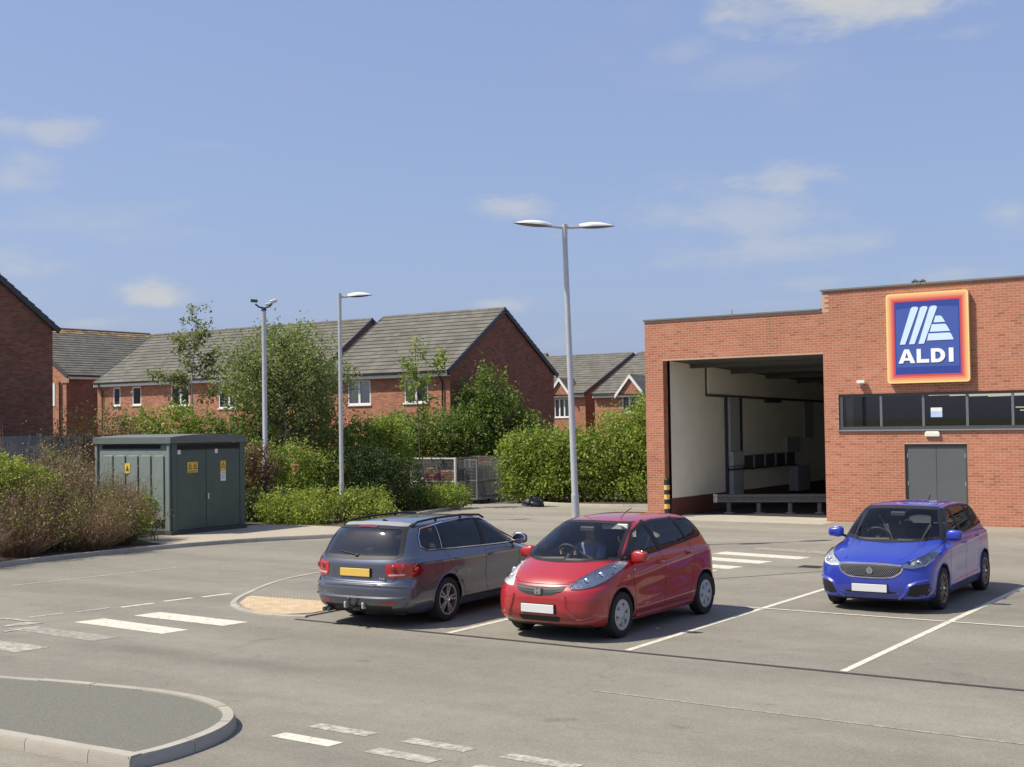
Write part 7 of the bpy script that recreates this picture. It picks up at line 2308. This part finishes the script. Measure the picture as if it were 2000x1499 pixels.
plant('laurel_hedge', 'bright green laurel mound left of the tall lamp post', 'hedge', (-27.2, 41.8),
      [(-28.2, 41.7, 1.3, 0.7, 0.8, 1.2), (-27.6, 41.9, 1.55, 0.75, 0.8, 1.3), (-27.0, 42.3, 1.35, 0.7, 0.8, 1.25), (-26.5, 42.1, 1.6, 0.65, 0.8, 1.25), (-26.0, 42.7, 1.35, 0.8, 0.8, 1.3), (-27.3, 42.0, 0.7, 1.4, 0.9, 0.65)], 1350, 18, 0.34, 0.105, F_BRIGHT, shell=0.25)
plant('laurel_hedge', 'bright green laurel mass between the tall lamp post and the store', 'hedge', (-24.2, 43.2),
      [(-25.3, 42.6, 1.45, 0.7, 0.8, 1.35), (-24.7, 43.0, 2.0, 0.75, 0.8, 1.45), (-24.0, 43.3, 1.75, 0.8, 0.9, 1.5), (-23.3, 43.2, 2.25, 0.75, 0.9, 1.5), (-22.7, 43.6, 1.9, 0.75, 0.8, 1.5), (-22.0, 43.7, 2.1, 0.7, 0.8, 1.5), (-24.0, 43.0, 0.7, 1.7, 0.9, 0.6)], 1650, 18, 0.36, 0.105, F_BRIGHT, shell=0.28)
plant('broadleaf_shrub', 'tall grey green shrub rising beside the left edge of the store', 'shrub', (-25.4, 49.2),
      [(-25.9, 48.8, 3.0, 1.1, 1.0, 1.6), (-25.2, 49.6, 3.9, 0.9, 0.9, 1.35), (-24.4, 50.2, 3.3, 0.9, 0.9, 1.6), (-25.3, 49.4, 1.6, 1.3, 1.2, 1.4)], 700, 20, 0.30, 0.11, F_MID)
plant('broadleaf_shrub', 'mid green shrub filling the gap right of the birch', 'shrub', (-32.8, 37.2),
      [(-33.4, 36.8, 1.8, 1.1, 1.0, 1.3), (-32.4, 37.6, 2.0, 1.0, 1.0, 1.2), (-31.7, 38.2, 1.9, 0.9, 0.9, 1.3), (-31.9, 38.6, 2.4, 0.7, 0.7, 1.0)], 950, 22, 0.3, 0.105, F_BRIGHT)
# low hedges on the kerb
plant('low_hedge', 'low bright hedge at the kerb left of the single lamp post', 'hedge', (-28.2, 29.9),
      [(-29.0, 29.5, 0.5, 0.5, 0.5, 0.46), (-28.5, 29.9, 0.52, 0.55, 0.55, 0.5), (-27.9, 30.2, 0.55, 0.55, 0.55, 0.52), (-28.0, 29.7, 0.35, 0.9, 0.6, 0.35)], 620, 20, 0.22, 0.07, F_LIME, stems=5, stem_r=0.01)
plant('low_hedge', 'low bright hedge at the kerb right of the single lamp post', 'hedge', (-26.9, 31.4),
      [(-27.3, 31.0, 0.55, 0.5, 0.55, 0.48), (-26.8, 31.5, 0.56, 0.5, 0.55, 0.46), (-26.6, 31.2, 0.35, 0.8, 0.6, 0.34)], 560, 20, 0.22, 0.07, F_LIME, stems=5, stem_r=0.01,
      extra=[((-26.8, 30.9, 0.45), 90, (0.3, 0.25, 0.18), 0.07, F_BROWN, 'dead_leaves')])
plant('low_hedge', 'small low hedge in front of the wire cage', 'hedge', (-28.6, 37.2),
      [(-29.3, 36.6, 0.42, 0.6, 0.6, 0.4), (-28.7, 37.2, 0.45, 0.65, 0.65, 0.42), (-28.4, 38.0, 0.42, 0.5, 0.6, 0.4)], 560, 18, 0.2, 0.07, F_BRIGHT, stems=5, stem_r=0.01)
plant('low_hedge', 'low dark shaded hedge beside the substation door', 'hedge', (-29.9, 30.2),
      [(-30.3, 29.8, 0.5, 0.5, 0.5, 0.5), (-29.7, 30.3, 0.5, 0.5, 0.5, 0.5), (-30.3, 30.6, 0.55, 0.5, 0.5, 0.5)], 650, 14, 0.14, 0.06, F_DARK, stems=5, stem_r=0.01)
plant('purple_shrub', 'dark purple leaved shrub at the right shoulder of the substation', 'shrub', (-30.9, 30.4),
      [(-31.2, 30.2, 1.3, 0.6, 0.6, 1.2), (-30.7, 30.7, 1.7, 0.45, 0.45, 0.8)], 380, 16, 0.2, 0.07, F_PURP,
      extra=[((-30.8, 30.2, 2.2), 12, (0.2, 0.2, 0.25), 0.09, F_PALE, 'flower_heads')])
# shrubs behind the substation
plant('flowering_shrub', 'fresh green shrub with cream flower heads above the substation roof', 'shrub', (-35.6, 30.9),
      [(-36.1, 30.3, 2.7, 0.9, 0.9, 1.0), (-35.4, 31.2, 2.9, 0.9, 0.9, 0.95), (-35.8, 30.8, 1.6, 1.0, 1.0, 1.2)], 700, 20, 0.24, 0.09, F_BRIGHT,
      extra=[((-35.6, 29.8, 3.15), 26, (0.35, 0.3, 0.22), 0.14, F_PALE, 'flower_heads')])
plant('broadleaf_shrub', 'green shrub spilling over the substation roof near the mast', 'shrub', (-34.8, 32.8),
      [(-35.3, 32.4, 2.6, 0.95, 0.95, 1.0), (-34.5, 33.2, 2.3, 0.95, 0.95, 1.1), (-34.0, 33.6, 1.6, 0.9, 0.9, 1.2)], 620, 20, 0.26, 0.095, F_MID)
plant('russet_shrub', 'russet brown shrub between fence and substation roof', 'shrub', (-34.9, 27.4),
      [(-35.4, 26.8, 2.3, 0.9, 0.9, 1.2), (-34.6, 27.9, 2.6, 0.9, 0.9, 1.1), (-34.3, 27.2, 1.4, 0.9, 1.0, 1.2)], 560, 18, 0.26, 0.075, F_BROWN,
      extra=[((-35.0, 27.6, 3.2), 220, (0.5, 0.5, 0.3), 0.08, F_BRIGHT, 'green_shoots')])

def branch_tree(name, label, base, trunk, bark, r0, branches, fol, size, per, rc, group='trees by the houses', up=0.3, droop=0.0, second=None, asp=0.6):
    """Tree from a trunk polyline and branch polylines; leaf clumps along the outer parts of the branches."""
    t = thing(name, label, 'tree', (base[0], base[1], 0.05), group=group)
    n = len(trunk)
    MB().tube(trunk, [r0 * (1 - 0.85 * i / (n - 1)) for i in range(n)], 10).build('trunk', bark, t, smooth=60)
    pts = []
    bm_ = MB()
    for (a, b_, w) in branches:
        a, b_ = Vector(a), Vector(b_)
        mid = a.lerp(b_, 0.5) + V(rng.uniform(-.1, .1), rng.uniform(-.1, .1), rng.uniform(0.0, .15) * (b_ - a).length)
        bm_.tube([a, mid, b_], [r0 * 0.2, r0 * 0.12, r0 * 0.04], 5)
        L = (b_ - a).length
        k = max(2, int(L / 0.16 * w))
        for i in range(k):
            u = 0.25 + 0.8 * (i + rng.random()) / k
            q = (a * (1 - u) ** 2 + mid * 2 * u * (1 - u) + b_ * u * u)
            q = q + V(rng.gauss(0, 0.10), rng.gauss(0, 0.10), rng.gauss(0, 0.09))
            bm_.tube([a.lerp(b_, min(1, u * 0.9)), q], [r0 * 0.05, r0 * 0.02], 3)
            pts.append((q.x, q.y, q.z))
    bm_.build('branches', M_BARK, t, smooth=60)
    cc = np.array(pts)
    p = np.repeat(cc, per, 0) + NR.normal(size=(len(cc) * per, 3)) * rc * np.array([1, 1, 1.0 + droop])
    v, f = leaf_quads(p, size, up, asp, droop=droop)
    o = fast_mesh('crown', v, f, fol, t); o['kind'] = 'stuff'
    return t

def fan(c, z0, z1, n, rad, rise, jit=0.25, top=1.0, az=(0, 6.283)):
    """branches from a trunk axis at c, heights z0..z1."""
    out = []
    for i in range(n):
        u = (i + rng.random()) / n
        z = z0 + (z1 - z0) * u
        a = rng.uniform(*az)
        r_ = rad(u) * rng.uniform(1 - jit, 1 + jit)
        out.append(((c[0], c[1], z), (c[0] + r_ * math.cos(a), c[1] + r_ * math.sin(a), z + rise * r_ * rng.uniform(0.5, 1.4)), 1.0))
    return out
# birch: white multi-stem trunk, airy crown
bx, by_ = -33.3, 34.4
birch = branch_tree('birch_tree', 'birch tree with white trunk behind the camera mast', (bx, by_), [(bx, by_, 0.0), (bx + 0.04, by_, 1.5), (bx - 0.02, by_ + 0.05, 3.0), (bx - 0.1, by_, 4.6), (bx - 0.15, by_, 6.3)], M_BIRCHB, 0.095,
            fan((bx - 0.05, by_), 1.9, 6.2, 135, lambda u: 0.35 + 1.75 * math.sin(math.pi * min(1, 0.12 + u * 0.80)), 0.42), F_BIRCH, 0.10, 14, 0.17, droop=0.4)
MB().tube([(bx, by_, 1.2), (bx - 0.45, by_ - 0.15, 2.3), (bx - 0.75, by_ - 0.3, 3.2)], [0.045, 0.03, 0.012], 8).build('side_stem', M_BIRCHB, birch, smooth=60)
# second leafy tree right of the birch crown
bx2, by2 = -33.4, 36.0
branch_tree('birch_tree', 'second smaller birch leaning in behind the white trunked birch', (bx2, by2), [(bx2, by2, 0.0), (bx2 + 0.05, by2, 1.8), (bx2, by2, 3.6), (bx2 - 0.1, by2, 5.9)], M_BIRCHB, 0.075,
            fan((bx2, by2), 2.2, 5.7, 55, lambda u: 0.35 + 1.0 * math.sin(math.pi * min(1, 0.15 + u * 0.8)), 0.4), F_BIRCH, 0.10, 12, 0.15, droop=0.4)
# tall thin tree at the left
sx, sy = -38.0, 34.3
br = fan((sx, sy), 4.4, 7.6, 13, lambda u: 0.35 + 0.35 * (1 - u), 0.6)
br += [((sx, sy, 4.6), (sx - 1.35, sy - 0.7, 5.15), 1.4), ((sx, sy, 4.3), (sx - 0.8, sy - 0.5, 5.0), 1.2), ((sx, sy, 5.2), (sx + 0.9, sy + 0.5, 5.9), 1.3), ((sx, sy, 4.9), (sx + 1.1, sy + 0.6, 5.2), 1.3), ((sx, sy, 5.9), (sx - 0.6, sy - 0.4, 6.6), 1.3), ((sx, sy, 6.1), (sx + 0.55, sy + 0.35, 6.9), 1.3),
       ((sx, sy, 3.9), (sx + 0.9, sy + 0.4, 4.5), 1.2), ((sx, sy, 3.6), (sx - 0.8, sy - 0.4, 4.0), 1.2)]
branch_tree('slender_tree', 'slender young tree with sparse top rising above the left roofs', (sx, sy), [(sx, sy, 0.0), (sx + 0.05, sy, 2.5), (sx - 0.03, sy, 4.8), (sx + 0.22, sy + 0.1, 7.7)], M_BIRCHB, 0.06, br, F_OLIVE, 0.12, 22, 0.12)
# sapling in front of the middle house
tx, ty = -29.4, 37.2
br = fan((tx, ty), 3.2, 6.1, 13, lambda u: 0.45 * (1.15 - u), 0.9)
br += [((tx, ty, 3.8), (tx - 0.55, ty - 0.3, 4.7), 1.3), ((tx, ty, 4.3), (tx - 0.45, ty - 0.2, 5.3), 1.3), ((tx, ty, 3.9), (tx + 0.75, ty + 0.5, 5.5), 1.0), ((tx + 0.5, ty + 0.3, 4.9), (tx + 0.85, ty + 0.5, 5.75), 1.6)]
branch_tree('sapling', 'thin staked sapling with sparse leaves before the middle house roof', (tx, ty), [(tx, ty, 0.0), (tx + 0.03, ty, 2.2), (tx - 0.05, ty, 4.4), (tx - 0.1, ty - 0.05, 6.2)], M_BARK, 0.035, br, F_SAP, 0.125, 14, 0.11)
# small tree in the gap, mostly behind the birch
ux, uy = -36.6, 36.6
branch_tree('slender_tree', 'small green tree before the long terrace windows', (ux, uy), [(ux, uy, 0.0), (ux, uy, 2.0), (ux + 0.1, uy, 4.9)], M_BARK, 0.05,
            fan((ux, uy), 1.8, 5.0, 60, lambda u: 1.25 * math.sin(math.pi * min(1, 0.2 + 0.75 * u)) + 0.2, 0.5), F_BIRCH, 0.10, 15, 0.16)

# twiggy shrubs in the left bed: many fine stems
def twig_shrub(name, label, base, H, spread, n, leafm, nleaf, lsize, twm, seed, lean=(0, 0)):
    r_ = np.random.default_rng(seed)
    t = thing(name, label, 'shrub', (base[0], base[1], 0.06), group='twiggy shrubs in the left bed')
    vs, fs = [], []
    tips = []
    for k in range(n):
        a = r_.uniform(0, 6.283)
        sp = spread * math.sqrt(r_.random())
        h = H * (1 - 0.4 * (sp / spread) ** 2) * (0.42 + 0.72 * r_.random() ** 0.7) * (1 + 0.16 * math.sin(3 * a + seed))
        b = np.array([base[0] + 0.35 * sp * math.cos(a), base[1] + 0.35 * sp * math.sin(a), 0.05])
        sp = sp * r_.uniform(0.8, 1.45)
        e = np.array([base[0] + sp * math.cos(a) + lean[0] * h, base[1] + sp * math.sin(a) + lean[1] * h, h])
        m1 = b + (e - b) * 0.5 + np.append(r_.normal(size=2) * 0.06, 0.06 * h)
        path = [b, m1, e]
        rad = [0.007, 0.005, 0.0022]
        segs = [(path, rad)]
        for q in range(4):
            u = r_.uniform(0.35, 0.95)
            s0 = m1 + (e - m1) * (u * 2 - 1) if u > 0.5 else b + (m1 - b) * u * 2
            s1 = s0 + np.array([r_.normal() * 0.13, r_.normal() * 0.13, r_.uniform(0.08, 0.32)])
            segs.append(([s0, s1], [0.0032, 0.0015]))
            tips.append(s1); tips.append((s0 + s1) / 2)
        tips.append(e)
        for pth, rd in segs:
            k0 = len(vs)
            for p, rr in zip(pth, rd):
                for j in range(3):
                    th = 2.094 * j + k
                    vs.append((p[0] + rr * math.cos(th), p[1] + rr * math.sin(th), p[2]))
            for i in range(len(pth) - 1):
                for j in range(3):
                    j2 = (j + 1) % 3
                    fs.append((k0 + i * 3 + j, k0 + i * 3 + j2, k0 + i * 3 + 3 + j2, k0 + i * 3 + 3 + j))
    o = fast_mesh('twigs', np.array(vs), np.array(fs), twm, t); o['kind'] = 'stuff'
    tips = np.array(tips)
    p = tips[r_.integers(0, len(tips), nleaf)] + r_.normal(size=(nleaf, 3)) * 0.06
    p = p[p[:, 2] > 0.08]
    v, f = leaf_quads(p, lsize, 0.4, 0.6)
    o = fast_mesh('leaves', v, f, leafm, t); o['kind'] = 'stuff'
    ng = nleaf // 6
    cg_ = tips[r_.integers(0, len(tips), 7)]
    p = np.repeat(cg_, ng // 7 + 1, 0) + r_.normal(size=((ng // 7 + 1) * 7, 3)) * np.array([0.2, 0.2, 0.15])
    v, f = leaf_quads(p[p[:, 2] > 0.08], lsize * 1.25, 0.4, 0.6)
    o = fast_mesh('green_shoots', v, f, F_BRIGHT, t); o['kind'] = 'stuff'
    return t
twig_shrub('twiggy_shrub', 'tall russet twiggy shrub before the left end of the substation', (-30.4, 22.9), 2.45, 1.1, 420, F_BROWN, 5200, 0.045, M_TWIG, 1)
twig_shrub('twiggy_shrub', 'pale straw coloured twigs across the sunlit side of the substation', (-29.7, 23.6), 1.85, 0.95, 360, F_STRAW, 3200, 0.04, M_TWIG2, 2, (0.06, 0.0))
twig_shrub('twiggy_shrub', 'brown twiggy shrub nearest the gravel strip', (-27.7, 22.4), 1.45, 0.95, 420, F_BROWN, 4600, 0.045, M_TWIG, 3, (0.0, 0.04))
twig_shrub('twiggy_shrub', 'red brown twiggy shrub in the middle of the left bed', (-28.9, 21.0), 2.2, 1.2, 420, F_BROWN, 5200, 0.045, M_TWIG, 4)
twig_shrub('twiggy_shrub', 'dark twiggy shrub at the front kerb near the left edge', (-27.4, 19.3), 1.35, 1.1, 420, F_PURP, 4000, 0.045, M_TWIG, 5)
twig_shrub('twiggy_shrub', 'russet twiggy shrub before the garden fence', (-31.6, 21.8), 2.75, 1.3, 420, F_BROWN, 4400, 0.05, M_TWIG, 6)
twig_shrub('twiggy_shrub', 'brown twiggy shrub at the left edge beneath the fence', (-30.6, 19.0), 2.3, 1.3, 380, F_BROWN, 4400, 0.05, M_TWIG, 7)
plant('lime_shrub', 'lime green leafy shrub at the far left edge', 'shrub', (-29.6, 20.0),
      [(-30.0, 19.3, 2.05, 0.8, 0.7, 0.55), (-29.2, 20.0, 1.95, 0.75, 0.7, 0.5), (-28.6, 20.7, 1.65, 0.65, 0.6, 0.45), (-30.5, 18.6, 1.9, 0.8, 0.7, 0.55), (-28.9, 19.4, 1.5, 0.6, 0.6, 0.5)], 760, 20, 0.16, 0.075, F_LIME)
twig_shrub('twiggy_shrub', 'brown twigs leaning over the kerb midway along the left bed', (-27.1, 21.2), 1.25, 0.95, 420, F_BROWN, 3600, 0.04, M_TWIG, 8, (0.1, 0.0))
twig_shrub('twiggy_shrub', 'dark low twigs over the kerb at the very left', (-27.1, 17.6), 1.2, 1.0, 420, F_PURP, 3200, 0.04, M_TWIG, 9, (0.1, 0.0))
twig_shrub('twiggy_shrub', 'feathery tan twigs brushing the near corner of the substation', (-28.5, 23.3), 1.7, 0.75, 320, F_BROWN, 2600, 0.04, M_TWIG, 10, (0.1, 0.0))
twig_shrub('twiggy_shrub', 'tan twigs filling the bed between the lime shrub and the russet ones', (-29.9, 21.9), 2.5, 1.1, 420, F_STRAW, 4200, 0.045, M_TWIG, 12)
twig_shrub('twiggy_shrub', 'tan twigs at mid height behind the kerb twigs', (-28.2, 19.9), 1.75, 1.1, 420, F_BROWN, 4200, 0.045, M_TWIG, 13)
plant('lime_shrub', 'fresh green low shrub at the kerb under the twigs', 'shrub', (-27.4, 22.3),
      [(-27.5, 22.1, 0.75, 0.4, 0.4, 0.32), (-27.2, 22.6, 0.6, 0.3, 0.35, 0.28)], 120, 15, 0.14, 0.065, F_BRIGHT, stems=4, stem_r=0.008)
plant('lime_shrub', 'small green shrub low at the front of the left bed', 'shrub', (-27.6, 20.3),
      [(-27.8, 20.1, 0.85, 0.3, 0.3, 0.25), (-27.3, 20.6, 0.7, 0.25, 0.3, 0.25)], 75, 15, 0.13, 0.06, F_BRIGHT, stems=4, stem_r=0.008)
plant('lime_shrub', 'small green tuft near the gravel below the straw twigs', 'shrub', (-27.7, 23.4),
      [(-27.7, 23.4, 0.85, 0.28, 0.3, 0.35)], 80, 15, 0.13, 0.065, F_BRIGHT, stems=4, stem_r=0.008)
# ------------------------------------------------------------------ driver of the red car
def skin_obj(name, verts, edges, radii, m, parent, root=0, sub=2):
    me = bpy.data.meshes.new(name)
    bm = bmesh.new()
    lay = bm.verts.layers.skin.verify()
    bv = [bm.verts.new(v) for v in verts]
    for a, b in edges:
        bm.edges.new((bv[a], bv[b]))
    for i, r_ in enumerate(radii):
        bv[i][lay].radius = r_ if isinstance(r_, tuple) else (r_, r_)
        bv[i][lay].use_root = (i == root)
    bm.to_mesh(me); bm.free()
    me.materials.append(m)
    o = bpy.data.objects.new(name, me)
    link(o, parent)
    s_ = o.modifiers.new('skin', 'SKIN'); s_.use_smooth_shade = True
    u_ = o.modifiers.new('sub', 'SUBSURF'); u_.levels = sub; u_.render_levels = sub
    return o

M_SKIN = mat('skin', (0.52, 0.36, 0.27), 0.55, var=0.05)
M_SHIRT = mat('blue_shirt', (0.20, 0.28, 0.52), 0.85, var=0.15, scale=14)
M_TROU = mat('dark_trousers', (0.03, 0.03, 0.04), 0.9, var=0.1)
M_HAIR = mat('fair_hair', (0.30, 0.24, 0.17), 0.8, var=0.2, scale=30)
M_EYE = mat('eye', (0.05, 0.05, 0.06), 0.2, var=0)
# seat of the driver (car's right hand side), coordinates in the car's own frame
sx, syy, zs = -0.36, 0.98, 0.185 + 0.12 + 0.235
pr = thing('person', 'person in a pale blue top sitting at the wheel of the red car', 'person', (-10.19, 16.40, 0), R(-0.5), local=True)
pr.scale = (1.06, 1.06, 1.082)
hip = V(sx, syy + 0.10, zs + 0.08)
vs = [hip, hip + V(0, 0.05, 0.16), hip + V(0, 0.10, 0.34), hip + V(0, 0.12, 0.46), hip + V(0, 0.09, 0.55), hip + V(0, 0.06, 0.66), hip + V(0, 0.06, 0.76)]
rd = [(0.15, 0.11), (0.14, 0.10), (0.155, 0.105), (0.12, 0.085), (0.052, 0.055), (0.075, 0.092), (0.062, 0.078)]
ed = [(0, 1), (1, 2), (2, 3), (3, 4), (4, 5), (5, 6)]
def chain(p0, pts, rs):
    a = p0
    for p, r_ in zip(pts, rs):
        vs.append(p); rd.append(r_); ed.append((a, len(vs) - 1)); a = len(vs) - 1
    return a
whl = V(-0.36, 0.25 + 0.34, 0.98)
for sg in (-1, 1):
    sh = hip + V(sg * 0.19, 0.10, 0.42)
    el = hip + V(sg * 0.25, -0.13, 0.20)
    wr = whl + V(sg * 0.155, 0.045, 0.02)
    k = chain(3, [sh, sh.lerp(el, 0.5), el, el.lerp(wr, 0.5), wr, wr + V(-sg * 0.01, -0.05, 0.02)], [0.062, 0.05, 0.043, 0.038, 0.028, (0.036, 0.02)])
    b = vs[k]
    for f_ in range(4):
        o_ = V(-sg * 0.004 * f_, -0.01, 0.03 - 0.018 * f_)
        chain(k, [b + o_ + V(0, -0.03, 0.0), b + o_ + V(-sg * 0.02, -0.045, 0.0), b + o_ + V(-sg * 0.035, -0.025 - 0.003 * f_, 0)], [0.0095, 0.0085, 0.007])
    chain(k, [b + V(-sg * 0.025, 0.0, 0.035), b + V(-sg * 0.04, -0.02, 0.05)], [0.011, 0.009])
    kn = hip + V(sg * 0.13, -0.47, 0.07)
    an = V(kn.x, kn.y - 0.18, 0.40)
    chain(0, [hip + V(sg * 0.10, -0.05, 0.0), kn, kn.lerp(an, 0.5), an, an + V(0, -0.14, -0.04)], [0.085, 0.06, 0.055, 0.04, 0.035])
body = skin_obj('body', vs, ed, rd, M_SKIN, pr, 0)
# clothing: shirt over torso and upper arms, trousers over the legs
tv = [hip + V(0, 0, 0.0), vs[1], vs[2], vs[3], hip + V(0, 0.11, 0.50)]
tr = [(0.165, 0.125), (0.155, 0.115), (0.17, 0.12), (0.135, 0.10), (0.07, 0.07)]
te = [(0, 1), (1, 2), (2, 3), (3, 4)]
for sg in (-1, 1):
    sh = hip + V(sg * 0.19, 0.10, 0.42); el = hip + V(sg * 0.25, -0.13, 0.20)
    n0 = len(tv)
    tv += [sh, sh.lerp(el, 0.45), sh.lerp(el, 0.8)]; tr += [0.075, 0.066, 0.06]
    te += [(3, n0), (n0, n0 + 1), (n0 + 1, n0 + 2)]
skin_obj('shirt', tv, te, tr, M_SHIRT, body, 0)
lv, lr_, le = [hip + V(0, 0, -0.02)], [(0.16, 0.12)], []
for sg in (-1, 1):
    kn = hip + V(sg * 0.13, -0.47, 0.07); an = V(kn.x, kn.y - 0.18, 0.42)
    n0 = len(lv)
    lv += [hip + V(sg * 0.10, -0.05, 0.0), kn, an]; lr_ += [0.098, 0.072, 0.055]
    le += [(0, n0), (n0, n0 + 1), (n0 + 1, n0 + 2)]
skin_obj('trousers', lv, le, lr_, M_TROU, body, 0)
hc = hip + V(0, 0.06, 0.71)
MB().ell(hc + V(0, 0.022, 0.03), 0.082, 0.098, 0.108, 18, 12, lambda p: p if p.z > -0.01 or p.y > 0.02 else V(p.x * 0.9, 0.02, p.z * 0.3)).build('hair', M_HAIR, body, smooth=60)
MB().ell(hc + V(0, -0.092, -0.03), 0.014, 0.022, 0.022, 10, 6).build('nose', M_SKIN, body, smooth=60)
for sg in (-1, 1):
    MB().ell(hc + V(sg * 0.03, -0.082, 0.0), 0.012, 0.008, 0.008, 8, 6).build('eye', M_EYE, body, smooth=60)
    MB().ell(hc + V(sg * 0.08, 0.0, -0.02), 0.012, 0.025, 0.032, 8, 6).build('ear', M_SKIN, body, smooth=60)
MB().ell(hc + V(0, -0.083, -0.068), 0.026, 0.008, 0.006, 10, 6).build('mouth', mat('lips', (0.36, 0.14, 0.12), 0.5, var=0), body, smooth=60)
bpy.context.view_layer.update()
